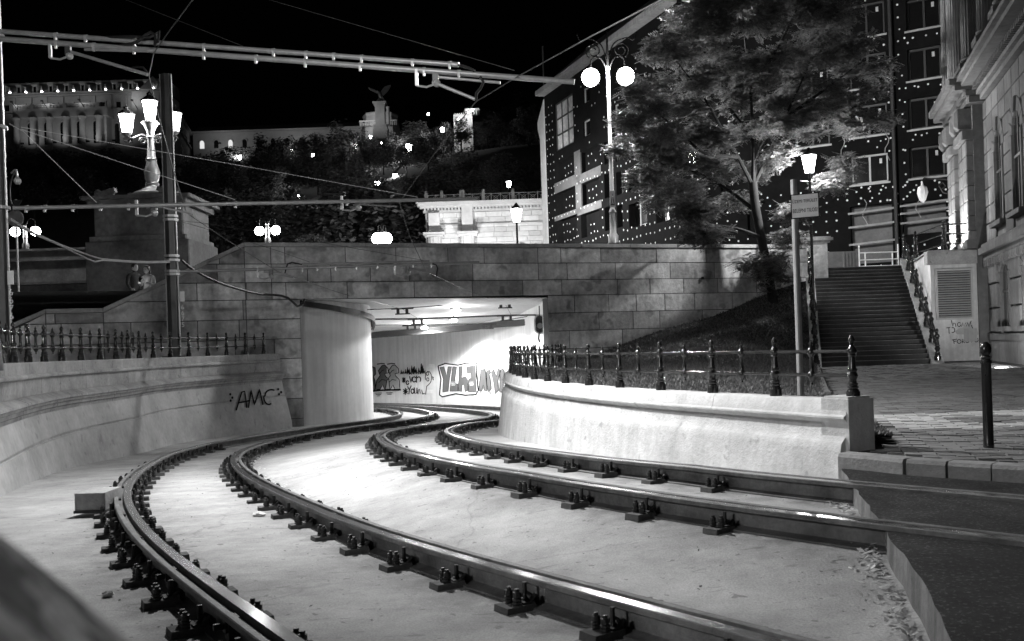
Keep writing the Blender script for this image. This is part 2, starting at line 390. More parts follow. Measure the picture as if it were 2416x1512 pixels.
TR_B2 = [(2700, 1195), (2415, 1171), (2187, 1153), (2037, 1140), (1811, 1123), (1583, 1098), (1395, 1078), (1207, 1053), (1130, 1042), (1080, 1030), (1055, 1018), (1058, 1010), (1085, 1001), (1130, 994), (1168, 990)]
def railpath(tr, zf, tail):
    p = [ZF(u, v, zf) for u, v in tr]
    for t in tail: p.append(Vector((t[0], t[1], zf(t[1]))))
    q = smoothpath(p, 0.35); q = gauss(q, 10); q = resample(q, 0.3)
    for v in q: v.z = zf(v.y)
    return q
RA1 = railpath(TR_A1, zA, [(-8.0, 40), (-11, 43)])
RA2 = railpath(TR_A2, zA, [(-8.5, 43), (-11, 45)])
RB1 = railpath(TR_B1, zB, [(-9.5, 47.5)])
RB2 = railpath(TR_B2, zB, [(0.9, 25.5), (1.0, 28.5), (0.4, 32), (-0.9, 36), (-3, 40.5), (-6, 45.5), (-9, 49.5)])
def xat(p, d): return float(np.interp(d, [q.y for q in p], [q.x for q in p]))
def zbed(x, y):
    a, b = xat(RA2, y) + 0.3, xat(RB1, y) - 0.3
    t = min(1, max(0, (x - a) / max(0.2, b - a))); return zA(y) * (1 - t) + zB(y) * t - RAILH
# bed sheet
mb = MB(); ys = list(np.arange(-1, 12, 0.12)) + list(np.arange(12, 60, 0.5)); xs = list(np.arange(-16, -8, 0.8)) + list(np.arange(-8, 6, 0.12)) + list(np.arange(6, 14, 1.0))
vs = [(x, y, zbed(x, y)) for y in ys for x in xs]; n = len(xs)
mb.add(vs, [(j * n + i, j * n + i + 1, (j + 1) * n + i + 1, (j + 1) * n + i) for j in range(len(ys) - 1) for i in range(n - 1)])
bed = struct(mb.build('track_bed', M_BED, smooth=True))
ga = bed.data.attributes.new('grime', 'FLOAT', 'POINT'); R_ = [np.array([(q.x, q.y) for q in r]) for r in (RA1, RA2, RB1, RB2)]
ga.data.foreach_set('value', [float(math.exp(-max(0.0, min(np.hypot(r[:, 0] - v.co.x, r[:, 1] - v.co.y).min() for r in R_) - 0.12) / 0.26)) for v in bed.data.vertices])
# the ground below everything out to the horizon
mb = MB(); mb.box((0, 300, -2.9), (2400, 2400, 0.2)); struct(mb.build('ground', M_SOIL))

# ------------------------------------------------------------------ rails
RPROF = [(-0.075, 0), (-0.012, 0), (-0.010, -0.043), (0.034, -0.043), (0.036, -0.004), (0.042, 0), (0.070, 0), (0.075, -0.006), (0.075, -0.036), (0.062, -0.044), (0.012, -0.055), (0.010, -0.15), (0.04, -0.158), (0.09, -0.166), (0.09, -0.178), (-0.09, -0.178), (-0.09, -0.166), (-0.04, -0.158), (-0.012, -0.15), (-0.014, -0.05), (-0.07, -0.042), (-0.08, -0.034), (-0.08, -0.006)]
RPROF = [(o, z * 0.875) for o, z in RPROF]
RPM = [1 if k == 0 else 0 for k in range(len(RPROF))]
def fast_meshes():
    b = MB(); b.box((0.185, 0, 0.03), (0.21, 0.165, 0.06), taper=0.95); b.box((0.125, 0, 0.066), (0.08, 0.13, 0.014), mi=0)
    base = b.mesh('base_block', M_FBLOCK)
    s = MB()
    s.lathe([(0.012, 0.05), (0.030, 0.055), (0.030, 0.064), (0.014, 0.068), (0.029, 0.072), (0.029, 0.084), (0.015, 0.088), (0.029, 0.092), (0.029, 0.106), (0.016, 0.11), (0.025, 0.112), (0.025, 0.145), (0.015, 0.147), (0.015, 0.165)], n=8)
    spring = s.mesh('spring_bolt', M_FAST, True)
    c = MB(); c.lathe([(0.026, 0.05), (0.026, 0.085), (0.016, 0.086), (0.016, 0.185)], (0.115, 0.0, 0), n=6)
    c.tube([(0.11, 0.05, 0.055), (0.10, 0.055, 0.085), (0.075, 0.05, 0.105), (0.05, 0.035, 0.085), (0.045, 0.02, 0.03)], 0.014, 6)
    c.tube([(0.11, -0.05, 0.055), (0.10, -0.055, 0.085), (0.075, -0.05, 0.105), (0.05, -0.035, 0.085), (0.045, -0.02, 0.03)], 0.014, 6)
    clipm = c.mesh('spring_clip', M_FAST, True)
    f = MB()
    for src in (b, c):
        f.add(src.v, src.f, 1 if src is c else 0)
    for dx, dy in ((0.2, -0.048), (0.2, 0.048)): f.add([(x + dx, y + dy, z) for x, y, z in s.v], s.f, 1)
    whole = f.mesh('rail_fastener', [M_FBLOCK, M_FAST])
    g = MB(); g.box((0.035, 0, 0.085), (0.05, 0.075, 0.11)); g.box((0.062, 0, 0.1), (0.02, 0.05, 0.06)); g.lathe([(0.016, 0), (0.016, 0.05)], (0, 0, 0), 6)
    # the little bolt lies on its side
    g.v[-12:] = [(0.07 + z, x, 0.1 + y) for x, y, z in g.v[-12:]]
    br = g.mesh('web_bracket', M_FAST)
    return base, spring, clipm, whole, br
FM = fast_meshes()
NFAST = 0
def make_rail(path, label, dmax, bracket_side, polish):
    global NFAST
    t = thing('rail', label, 'rail', (0, 0, 0), 'four grooved tram rails')
    prof = RPROF if polish < 0 else [(-o, z) for o, z in RPROF]
    MB().sweep(path, prof, pm=RPM).build('rail_body', [M_RAIL, M_POLISH], t, smooth=True)
    L = arclen(path)[-1]; s = 0.2; k = 0
    while s < L - 0.2:
        q, tg = at(path, s)
        if -0.5 < q.y < dmax and not (q.z > -0.06 and q.x > 1.75 and q.y < 9.5):
            rz = math.atan2(tg.y, tg.x)
            for side in (-1, 1):
                if q.y > 20 and side != bracket_side: continue
                a = rz - math.pi / 2 if side > 0 else rz + math.pi / 2
                zz = zbed(q.x, q.y) + 0.001
                a += random.uniform(-0.05, 0.05)
                if q.y < 8.5:
                    e = link('rail_fastener', None, t, (q.x, q.y, zz), a); fs_ = random.uniform(.68, .8); e.scale = (.86, fs_, fs_); e.location.z -= random.uniform(0, .012)
                    link('base_block', FM[0], e); link('spring_clip', FM[2], e)
                    for dy in (-0.045, 0.045):
                        sp = link('spring_bolt', FM[1], e, (0.2 + random.uniform(-.006, .006), dy, random.uniform(-.004, .006)), random.uniform(0, 3))
                else:
                    e = link('rail_fastener', FM[3], t, (q.x, q.y, zz - random.uniform(0, .012)), a); fs_ = random.uniform(.68, .8); e.scale = (.86, fs_, fs_)
                NFAST += 1
            if k % 2 == 1:
                a = rz - math.pi / 2 if bracket_side > 0 else rz + math.pi / 2
                q2, _ = at(path, s + 0.33); link('web_bracket', FM[4], t, (q2.x, q2.y, q2.z - RAILH), a)
        s += 0.68; k += 1
    return t
# travel runs from the camera away, so +1 (right of travel) is the side seen on near rails that slant left
make_rail(RA1, 'outermost grooved rail, sweeping closest to the curved stone wall with the spray tag', 40, -1, 1)
make_rail(RA2, 'rail that crosses the lower middle and bends round left beside the outermost rail', 40, 1, -1)
make_rail(RB1, 'rail entering the dark asphalt lower down, inner rail of the far track', 40, 1, -1)
make_rail(RB2, 'rail running along the foot of the white curved wall into the asphalt', 30, 1, -1)

# ================================================================== curved stone wall and fence beside the outer rail
def zbase(d): return zA(d) - RAILH
lw_base = [ZF(u, v, zbase) for u, v in ((0, 1184), (75, 1144), (150, 1109), (226, 1090), (301, 1075), (376, 1063))]
lw = [Vector((-1.15, 0.9, 0)), Vector((-1.9, 2.1, 0)), Vector((-3.0, 3.9, 0)), Vector((-4.1, 6.2, 0))] + [Vector((p.x, p.y, 0)) for p in lw_base] + [Vector((-8.0, 21.5, 0)), Vector((-7.35, 25.0, 0)), Vector((-6.45, 27.55, 0))]
LWB = gauss(smoothpath(lw, 0.4), 6)            # foot of the wall
LWT = offset(LWB, -0.34)                       # face line of the coping
LTOP = 1.06
for p in LWT: p.z = LTOP
LWT = resample(LWT, 0.3); LL = arclen(LWT)[-1]
wall = thing('retaining_wall', 'curved stone retaining wall with moulded cornice beside the outer rail', 'wall')
MB().sweep(LWT, [(-0.45, -0.03), (-0.01, -0.03), (-0.01, -0.24), (-0.012, -0.52), (0.02, -0.8), (0.045, -0.83), (0.14, -1.2), (0.118, -1.205), (0.128, -1.245), (0.155, -1.25), (0.34, -2.0), (0.34, -2.6), (-0.45, -2.6)]).build('wall_body', M_RENDER, wall, smooth=True)
def courses(path, L, prof, name, m, length, gap=0.006, jit=0.15, start=0.0, parent=None, smooth=True):
    s = start; i = 0
    while s < L - 0.05:
        e = min(L, s + length * random.uniform(1 - jit, 1 + jit))
        if L - e < length * 0.3: e = L
        j = random.uniform(-0.004, 0.004)
        MB().sweep(sub(path, s + gap / 2, e - gap / 2, 0.3), [(o + j, z + j * 0.3) for o, z in prof]).build(name, m, parent, smooth)
        s = e
courses(LWT, LL, [(-0.42, 0), (-0.02, 0), (0.0, -0.02), (0.0, -0.175), (0.03, -0.182), (0.055, -0.2), (0.06, -0.22), (0.05, -0.243), (0.02, -0.255), (-0.42, -0.255)], 'coping_stone', M_STONE2, 1.5, parent=wall)
courses(LWT, LL, [(-0.3, -0.262), (0.0, -0.262), (0.0, -0.505), (-0.3, -0.505)], 'facing_stone', M_STONE2, 1.15, start=0.0, parent=wall)
courses(LWT, LL, [(-0.3, -0.51), (0.01, -0.51), (0.16, -0.585), (0.165, -0.62), (0.135, -0.64), (0.13, -0.675), (0.095, -0.69), (0.09, -0.74), (0.05, -0.765), (0.045, -0.815), (-0.3, -0.815)], 'cornice_stone', M_STONE2, 1.8, parent=wall)
# the end pilaster of the wall against the overpass
# fence
BIGP = [(0.105, 0), (0.105, 0.125), (0.09, 0.135), (0.09, 0.15), (0.072, 0.165), (0.088, 0.185), (0.088, 0.2), (0.068, 0.215), (0.08, 0.235), (0.08, 0.25), (0.06, 0.265), (0.06, 0.31), (0.07, 0.33), (0.085, 0.37), (0.07, 0.41), (0.06, 0.425), (0.076, 0.45), (0.076, 0.47), (0.058, 0.485), (0.056, 0.5), (0.045, 0.665), (0.06, 0.675), (0.068, 0.69), (0.055, 0.705), (0.07, 0.72), (0.08, 0.75), (0.068, 0.785), (0.06, 0.8), (0.03, 0.845), (0.024, 0.855), (0.045, 0.865), (0.028, 0.878), (0.048, 0.9), (0.052, 0.925), (0.042, 0.96), (0.02, 0.99), (0.004, 1.0)]
SMALLP = [(0.004, 0.205), (0.02, 0.215), (0.02, 0.235), (0.012, 0.245), (0.028, 0.262), (0.028, 0.275), (0.04, 0.29), (0.065, 0.335), (0.075, 0.37), (0.06, 0.405), (0.04, 0.425), (0.036, 0.44), (0.034, 0.665), (0.045, 0.68), (0.075, 0.72), (0.08, 0.75), (0.06, 0.79), (0.035, 0.82), (0.035, 0.845), (0.018, 0.855), (0.03, 0.87), (0.03, 0.89), (0.012, 0.91), (0.018, 0.93), (0.003, 0.945)]
big_me = MB().lathe(BIGP, n=14).mesh('fence_post', M_IRON, True)
small_me = MB().lathe(SMALLP, n=10).mesh('baluster', M_IRON, True)
def fence(path, label, p, s0, s1, nbig, group=None, up=0.0):
    t = thing('iron_fence', label, 'fence', (0, 0, 0), group)
    ds = (s1 - s0) / (nbig - 1)
    for i in range(nbig):
        q, _ = at(path, s0 + i * ds); o = link('fence_post', big_me, t, (q.x, q.y, q.z + up), random.uniform(0, 3)); o.scale = (p * 1.0, p * 1.0, p)
        if i < nbig - 1:
            q, _ = at(path, s0 + (i + 0.5) * ds); o = link('baluster', small_me, t, (q.x, q.y, q.z + up), random.uniform(0, 3)); o.scale = (p, p, p)
    pp = sub(path, s0, s1, ds / 2)
    for h in (0.37, 0.75):
        MB().tube([v + Vector((0, 0, up + h * p)) for v in pp], 0.024 * p + 0.003, 8).build('rail_bar', M_IRON, t, smooth=True)
    return t
LF = offset(LWT, -0.2)
def s_at_u(path, u):
    s = arclen(path); us = [FPX * q.x / q.y + WPX / 2 for q in path]; 
    k = max(i for i in range(len(path) - 1) if path[i].y > 1 and (us[i] - u) * (us[i + 1] - u) <= 0)
    return s[k] + (s[k + 1] - s[k]) * (u - us[k]) / (us[k + 1] - us[k])
s0 = s_at_u(LF, 0); s1 = s_at_u(LF, 622); step = (s1 - s0) / 16.0
nb = 17 + int((s0 - 6.0) / step); fence(LF, 'black cast-iron fence on the curved stone wall with the spray tag', 0.62, s1 - step * (nb - 1), s1, nb)
# street behind that wall
mb = MB(); st = [v + Vector((0, 0, 0)) for v in offset(LWT, -0.4)]
n = len(st); vs = [(v.x, v.y, 0.97) for v in st] + [(-70, v.y + (v.y - 14) * 0.6, 0.97) for v in st]
mb.add(vs, [(i, i + 1, n + i + 1, n + i) for i in range(n - 1)]); struct(mb.build('street_behind_wall', M_ASPH))

# ================================================================== curved white wall
RTOP = 0.53
rt_pts = [Z(u, v, RTOP) for u, v in ((2000, 945), (1905, 941), (1811, 936), (1677, 929), (1560, 923), (1459, 918), (1375, 911), (1321, 906), (1275, 901), (1241, 896), (1213, 890))]
e = Z(1189, 879, RTOP); rt_pts += [e, Vector((e.x + 0.12, e.y + 2.6, RTOP)), Vector((e.x + 0.75, e.y + 5.5, RTOP)), Vector((e.x + 1.5, e.y + 8.2, RTOP)), Vector((1.25, 30.95, RTOP))]
RWT = resample(gauss(smoothpath(rt_pts, 0.3), 6), 0.25); RL = arclen(RWT)[-1]
rwall = thing('curved_white_wall', 'whitewashed curved wall with a squared end block next to the asphalt', 'wall')
# travel goes away from the camera: the track is on the left of travel, so outward is -o
MB().sweep(sub(RWT, 0.02, RL, 0.25), [(0.25, -0.03), (0.012, -0.03), (0.012, -0.2), (-0.014, -0.212), (-0.02, -0.30), (-0.06, -0.345), (-0.072, -0.36), (-0.085, -0.42), (-0.14, -0.9), (-0.2, -1.3), (-0.25, -2.2), (0.25, -2.2)]).build('wall_body', M_RWALL, rwall, smooth=True)
courses(RWT, RL, [(0.262, 0), (0.02, 0), (0.0, -0.015), (-0.03, -0.12), (-0.055, -0.135), (-0.055, -0.15), (-0.03, -0.165), (-0.02, -0.19), (0.262, -0.19)], 'coping_stone', M_RWALL, 1.7, parent=rwall)
q0, tg0 = at(RWT, 0.0)
rz0 = math.atan2(tg0.y, tg0.x)
nrm = Vector((tg0.y, -tg0.x, 0))
cb = MB(); cc_ = q0 + tg0 * 0.13 + nrm * 0.125
cb.box((cc_.x, cc_.y, RTOP - 0.5 + 0.012), (0.30, 0.29, 1.0), rz=rz0); cb.box((cc_.x, cc_.y, RTOP + 0.03 - 0.01), (0.26, 0.25, 0.02), rz=rz0)
cb.build('end_block', M_RWALL, rwall)
RF = offset(RWT, 0.125)
smax = s_at_u(RF, 1250) if False else RL - 0.5
nbr = int(round((smax - 0.06) / 0.93)) + 1
fence(RF, 'black cast-iron fence on top of the white curved wall', 0.54, 0.06, 0.06 + 0.93 * (nbr - 1), nbr)

# ================================================================== asphalt crossing, kerb, paved yard
redge = [(2600, 1900), (2330, 1650), (2251, 1512), (2224, 1458), (2206, 1425), (2187, 1383), (2149, 1330), (2108, 1282), (2091, 1248), (2070, 1223), (2020, 1154), (1999, 1125), (1982, 1096)]
edge = [Z(u, v, 0.0) for u, v in redge]
edge = [Vector((edge[0].x + .6, -3, 0))] + resample(smoothpath(edge, 0.15), 0.15)
edge = [Vector((v.x + random.gauss(0, .005), v.y, random.uniform(-.006, 0))) for v in edge]
kt = [(1991, 1066), (2080, 1073), (2164, 1081), (2300, 1089), (2415, 1095), (2700, 1112)]
KERB_Z = 0.12
kerb = [Z(u, v, KERB_Z) for u, v in kt]
far = [Vector((60, kerb[-1].y - 8, 0))]
poly = [Vector((60, -3, 0))]
mb = MB(); n = len(edge)
vs = [(v.x, v.y, v.z) for v in edge] + [(70, v.y if i else -3, 0.0) for i, v in enumerate(edge)] + [(v.x - 0.03, v.y, -0.6) for v in edge]
m0 = 3 * n; vs += [(v.x + 0.07, v.y, 0.0) for v in edge]; fs = [(i, i + 1, m0 + i + 1, m0 + i) for i in range(n - 1)] + [(m0 + i, m0 + i + 1, n + i + 1, n + i) for i in range(n - 1)]
fs2 = [(2 * n + i, 2 * n + i + 1, i + 1, i) for i in range(n - 1)]
last = edge[-1]
o_ = len(vs); vs += [(last.x, last.y + 1.2, 0), (70, last.y + 1.2, 0)]; fs.append((n - 1, o_, o_ + 1, 2 * n - 1))
mb.add(vs, fs); mb.m = [0] * len(fs); o2 = len(mb.f); mb.f += fs2; mb.m += [1] * len(fs2); road = struct(mb.build('road', [M_ASPH, mat('raw slab edge', 0.16, 0.9, var=0.35, scale=3, bump=0.8, bscale=30, streak=0.4)]))
kc = resample(smoothpath(kerb, 0.3), 0.3); kL = arclen(kc)[-1]
kroot = thing('kerb', 'granite kerb between the asphalt and the paved yard', 'kerb'); kroot['kind'] = 'structure'; del kroot['category']
s = 0.0
while s < kL - 0.3:
    e_ = min(kL, s + 0.3)
    MB().sweep(sub(kc, s + 0.005, e_ - 0.005, 0.3), [(-0.09, -0.012), (-0.075, 0), (0.055, 0), (0.055, -0.3), (-0.1, -0.3), (-0.1, -0.03)] if False else [(0.1, -0.03), (0.085, -0.004), (0.07, 0.0), (-0.06, 0.0), (-0.06, -0.3), (0.1, -0.3)]).build('kerb_stone', M_KERB, kroot, smooth=False)
    s = e_
# pavement base and pavers
AX = Vector((0.296, 0.955, 0))     # street axis along the facade
AN = Vector((0.955, -0.296, 0))
gp = [Z(1952, 936, KERB_Z), Z(1940, 900, KERB_Z), Z(1928, 868, KERB_Z)]   # edge towards the lawn
def xl_pav(y):
    yy = [kerb[0].y - 0.2, q0.y + 0.25, gp[0].y, gp[1].y, gp[2].y, 40]; xx = [kerb[0].x, q0.x + 0.42, max(gp[0].x, q0.x + 0.40), gp[1].x, gp[2].x, gp[2].x + 2]
    return float(np.interp(y, yy, xx))
def ykerb(x): return float(np.interp(x, [v.x for v in kerb], [v.y for v in kerb])) + 0.055
mb = MB(); ys = np.linspace(kerb[-1].y - 0.5, 40, 80); vs = []
for y in ys: vs += [(xl_pav(y) if y > kerb[0].y else 3, y, KERB_Z - 0.012), (30, y, KERB_Z - 0.012)]
pav_v = [(v.x, v.y + 0.06, KERB_Z - 0.012) for v in kc]; n = len(pav_v)
mb.add(pav_v + [(v[0] + 0.0, 8.6 + 0.0 * v[0], KERB_Z - 0.012) for v in pav_v], [(i, i + 1, n + i + 1, n + i) for i in range(n - 1)])
ys = np.linspace(8.6, 42, 60); vs = []
for y in ys: vs += [(xl_pav(y), y, KERB_Z - 0.012), (32, y, KERB_Z - 0.012)]
mb.add(vs, [(2 * i, 2 * i + 1, 2 * i + 3, 2 * i + 2) for i in range(len(ys) - 1)])
pavement = struct(mb.build('pavement', M_JOINT))
mb = MB(); pl, pw_ = 0.24, 0.12
BUILD_X = lambda y: 14.3 + 0.31 * (y - 29)
cnt = 0
ang = math.atan2(AX.y, AX.x) - math.pi / 2
for i in range(-60, 130):
    for j in range(-10, 340):
        a = (i + 0.5 * (j % 2)) * pl; b = j * pw_
        x = 2.6 + a * AN.x + b * AX.x; y = 6.0 + a * AN.y + b * AX.y
        if y > 28.6 or x < xl_pav(y) + 0.08 or x > min(BUILD_X(y) - 0.1, y * 0.6 + 0.6) : continue
        if y < ykerb(x) + 0.14: continue
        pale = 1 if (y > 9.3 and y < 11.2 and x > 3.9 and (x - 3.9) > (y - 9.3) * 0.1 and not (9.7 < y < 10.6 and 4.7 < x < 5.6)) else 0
        z = KERB_Z - 0.006 + random.uniform(-0.004, 0.004)
        hx, hy = pl / 2 - 0.006, pw_ / 2 - 0.006; tx, ty = random.uniform(-.004, .004), random.uniform(-.003, .003)
        vs = []
        for (sx, sy) in ((-1, -1), (1, -1), (1, 1), (-1, 1)):
            q = (x + sx * hx * AN.x + sy * hy * AX.x, y + sx * hx * AN.y + sy * hy * AX.y); vs.append((q[0], q[1], z + sx * tx + sy * ty + 0.006))
        vs += [(v[0], v[1], z - 0.02) for v in vs]
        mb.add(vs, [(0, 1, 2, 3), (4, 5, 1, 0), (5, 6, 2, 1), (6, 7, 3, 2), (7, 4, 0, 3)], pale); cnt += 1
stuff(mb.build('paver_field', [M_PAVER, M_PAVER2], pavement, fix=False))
# ================================================================== overpass
EN = math.hypot(1, WK); ED = Vector((1 / EN, WK / EN, 0)); NN = Vector((WK / EN, -1 / EN, 0))   # along the front, out of the front
OR = Vector((0, W0, 0))
def wfr(s_, z, t): return OR + ED * s_ + NN * t + Vector((0, 0, z))
def wsz(u, v):
    p = WP(u, v); return ((p - OR).dot(ED), p.z)
WTOP = 4.35
sL, sR = wsz(712, 850)[0], wsz(1297, 850)[0]
sA = wsz(575, 570)[0]; sB, zB_ = wsz(243, 727); sC, zC_ = wsz(107, 729); sD, zD_ = wsz(58, 756); sE = wsz(1900, 575)[0]
zB_ = (zB_ + zC_) / 2; zC_ = zB_
print('overpass', sL, sR, sA, sB, zB_, sC, sD, zD_, sE)
over = thing('overpass_wall', 'grey stone block overpass and stair parapet above the tunnel mouth', 'wall')
LINT = 2.66
rows = [4.23, 3.72, 3.17, LINT, 2.08, 1.49, 0.9, 0.3, -0.3, -0.9, -1.5]
def clip_slopes(poly):
    # top line: level to sA, slope to sB, level to sC, slope to sD
    k1 = (WTOP - 0.12 - (zB_ - 0.12)) / (sA - sB); poly = clip(poly, -k1, 1, WTOP - 0.12 - k1 * sA) if min(p[0] for p in poly) < sA else poly
    return poly
def topz(s_): return float(np.interp(s_, [sD - 6, sD, sC, sB, sA, sE + 5], [zD_ - 2.4, zD_, zC_, zB_, WTOP, WTOP])) - 0.12
def put(a, b, z0, z1):
    # split at the bends of the parapet so that each piece stays convex
    cuts = [a] + [c for c in (sD, sC, sB, sA) if a + 0.02 < c < b - 0.02] + [b]
    for c0, c1 in zip(cuts, cuts[1:]):
        t0, t1 = topz(c0), topz(c1)
        pts = [(c0, z0), (c1, z0)]
        if t0 <= z0 and t1 <= z0: continue
        if t1 > z0: pts.append((c1, min(z1, t1)))
        if (t0 - z1) * (t1 - z1) < 0: pts.append((c0 + (z1 - t0) / (t1 - t0) * (c1 - c0), z1))
        if t0 > z0: pts.append((c0, min(z1, t0)))
        if t0 < z0 < t1: pts[0] = (c0 + (z0 - t0) / (t1 - t0) * (c1 - c0), z0)
        if t1 < z0 < t0: pts[1] = (c0 + (z0 - t0) / (t1 - t0) * (c1 - c0), z0)
        if len(pts) < 3: continue
        g = 0.011; cx = sum(p[0] for p in pts) / len(pts); cz = sum(p[1] for p in pts) / len(pts)
        pts = [(p[0] + (g if p[0] < cx else -g), p[1] + (g if p[1] < cz else -g)) for p in pts]
        MB().slab(pts, wfr, -0.12, 0.012 + random.uniform(-0.006, 0.008), bev=0.008).build('stone_block', M_STONE, over)
for r in range(len(rows) - 1):
    z1, z0 = rows[r], rows[r + 1]
    s = sD - 3.0; k = 0
    bounds = [sD - 3.0, sL, sR, sE + 0.05]
    if r < 3: bounds = [sD - 3.0, wsz(640, 650)[0], sL + 0.25 if r % 2 else sL - 0.4, sR - 0.3 if r % 2 else sR + 0.5, sE + 0.05]
    for b0, b1 in zip(bounds, bounds[1:]):
        if r >= 3 and b0 == sL: continue
        s = b0; first = True
        while s < b1 - 0.05:
            e_ = s + random.uniform(1.0, 2.1) * (0.55 if (first and r % 2) else 1)
            if b1 - e_ < 0.6: e_ = b1
            put(s, e_, z0, z1); s = e_; first = False
# core behind the blocks
core = MB()
for a, b, z0 in ((sD - 3, sC, -1.6), (sC, sB, -1.6), (sB, sA, -1.6), (sA, sL, -1.6), (sL, sR, LINT + 0.004), (sR, sE + 0.05, -1.6)):
    pts = [(a, z0), (b, z0), (b, topz(b) - 0.01), (a, topz(a) - 0.01)]
    if topz(a) - 0.01 <= z0: pts = [(a, z0), (b, z0), (b, topz(b) - 0.01)]
    core.slab(pts, wfr, -0.5, -0.004)
core.build('wall_core', mat('mortar', 0.07, 0.95), over)
def coping(s0_, s1_, l=1.8):
    n = max(1, round((s1_ - s0_) / l))
    for i in range(n):
        a = s0_ + (s1_ - s0_) * i / n + 0.004; b = s0_ + (s1_ - s0_) * (i + 1) / n - 0.004
        pts = [(a, topz(a)), (b, topz(b)), (b, topz(b) + 0.12), (a, topz(a) + 0.12)]
        MB().slab(pts, wfr, -0.55, 0.07, bev=0.015).build('coping_slab', M_STONE2, over)
coping(sA, sE + 0.1); coping(sB, sA); coping(sC, sB); coping(sD - 2.5, sC)
MB().box(tuple(WP(2205 / 1 - 548, 656, 0.06)), (0.09, 0.1, 0.09)).build('drain_spout', M_IRON, over)   # dark weep pipe
# promenade on top
mb = MB()
pa = wfr(sA - 1.0, 0, -0.5); pb = wfr(sE + 0.3, 0, -0.5)
vs = [(pa.x, pa.y, 3.4), (pb.x, pb.y, 3.4), (11.0, 36.3, 3.4), (40, 36.3, 3.4), (60, 70, 3.4), (-60, 70, 3.4), (-60, 44, 3.4), (pa.x - .5, 44, 3.4)]
mb.add(vs + [(x, y, 3.1) for x, y, z in vs], [tuple(range(8)), tuple(range(15, 7, -1))] + [(i, (i + 1) % 8, 8 + (i + 1) % 8, 8 + i) for i in range(8)])
struct(mb.build('promenade', M_ASPH))
# stair flight behind the sloping parapet
mb = MB(); n = 16
for i in range(n):
    a = sB + (sA - sB) * i / n; b = sB + (sA - sB) * (i + 1) / n; z = zB_ - 0.9 + (3.4 - (zB_ - 0.9)) * (i + 1) / n
    mb.slab([(a, z - 0.6), (b, z - 0.6), (b, z), (a, z)], wfr, -3.2, -0.52)
mb.slab([(sC - 3, 0.5), (sB, 0.5), (sB, zB_ - 0.9), (sC - 3, zB_ - 0.9)], wfr, -3.2, -0.52)
struct(mb.build('parapet_stair', M_STONE2))

# ------------------------------------------------------------------ tunnel
def zceil(d): return float(np.interp(d, [20, 28, 34, 50, 70], [LINT + .03, LINT + 0.02, 2.5, 1.93, 1.7]))
tun = thing('tunnel', 'white concrete tram tunnel with curved walls under the overpass', 'tunnel')
pil = [wfr(sL - 0.02, 0, -0.25), P(790, 1000, 29.6), P(850, 1000, 30.7), P(878, 1000, 31.8), P(881, 1000, 33.2), P(868, 1000, 35), P(820, 1000, 38), P(700, 1000, 42)]
PIL = smoothpath([Vector((p.x, p.y, 0)) for p in pil], 0.3)
def wallstrip(path, name, thick, zlo=-2.4, m=M_WHITE, parent=None, zc=zceil, side=1):
    m_ = MB(); n = len(path); off = offset(path, thick); vs = []
    for p, o in zip(path, off): vs += [(p.x, p.y, zlo), (p.x, p.y, zc(p.y)), (o.x, o.y, zc(p.y)), (o.x, o.y, zlo)]
    fs = []
    for i in range(n - 1):
        for k in range(4): k2 = (k + 1) % 4; fs.append((4 * i + k, 4 * i + k2, 4 * i + 4 + k2, 4 * i + 4 + k))
    fs += [(0, 1, 2, 3), (4 * n - 1, 4 * n - 2, 4 * n - 3, 4 * n - 4)]
    m_.add(vs, fs); return m_.build(name, m, parent, smooth=True)
wallstrip(PIL, 'pillar_wall', -0.4, parent=tun)
jr = wfr(sR + 0.02, 0, -0.3)
fw = [Vector((jr.x, jr.y, 0)), P(1282, 900, 33.5), P(1250, 900, 36.5), P(1232, 900, 38.6), P(1205, 900, 40.3), P(1160, 900, 42.3), P(1080, 900, 46), P(1000, 900, 48.6), P(930, 900, 50.3), P(860, 900, 51.6), P(780, 900, 52.6), P(600, 900, 53.5)]
FW = resample(gauss(smoothpath([Vector((p.x, p.y, 0)) for p in fw], 0.3), 1), 0.3)
wallstrip(FW, 'far_wall', 0.4, parent=tun)
mb = MB(); dd = np.linspace(0, 1, 24); vs = []
for k in dd:      # ceiling between the mouth and the back
    y0 = k * 26
    a = wfr(-19.0, 0, -0.03) + Vector((0, y0, 0)); b = wfr(sR + 3.0, 0, -0.03) + Vector((0, y0, 0))
    vs += [(a.x, a.y, zceil(a.y + (0 if k else 0))), (b.x, b.y, zceil(b.y))]
n = len(vs) // 2; mid = []
vs = []
for k in dd:
    for j in range(9):
        q = wfr(-19.0 + (sR + 22.0) * j / 8, 0, -0.03) + Vector((0, k * 26, 0)); vs.append((q.x, q.y, zceil(q.y)))
fs = [(9 * i + j, 9 * i + j + 1, 9 * i + 10 + j, 9 * i + 9 + j) for i in range(len(dd) - 1) for j in range(8)]
mb.add(vs, fs); mb.add([(x, y, z + 0.3) for x, y, z in vs], fs); mb.build('ceiling', M_WHITE, tun, smooth=True)
# back end so that no sky shows
MB().box((-14.5, 46, 0), (0.3, 16, 6)).build('end_wall', M_WHITE, tun)
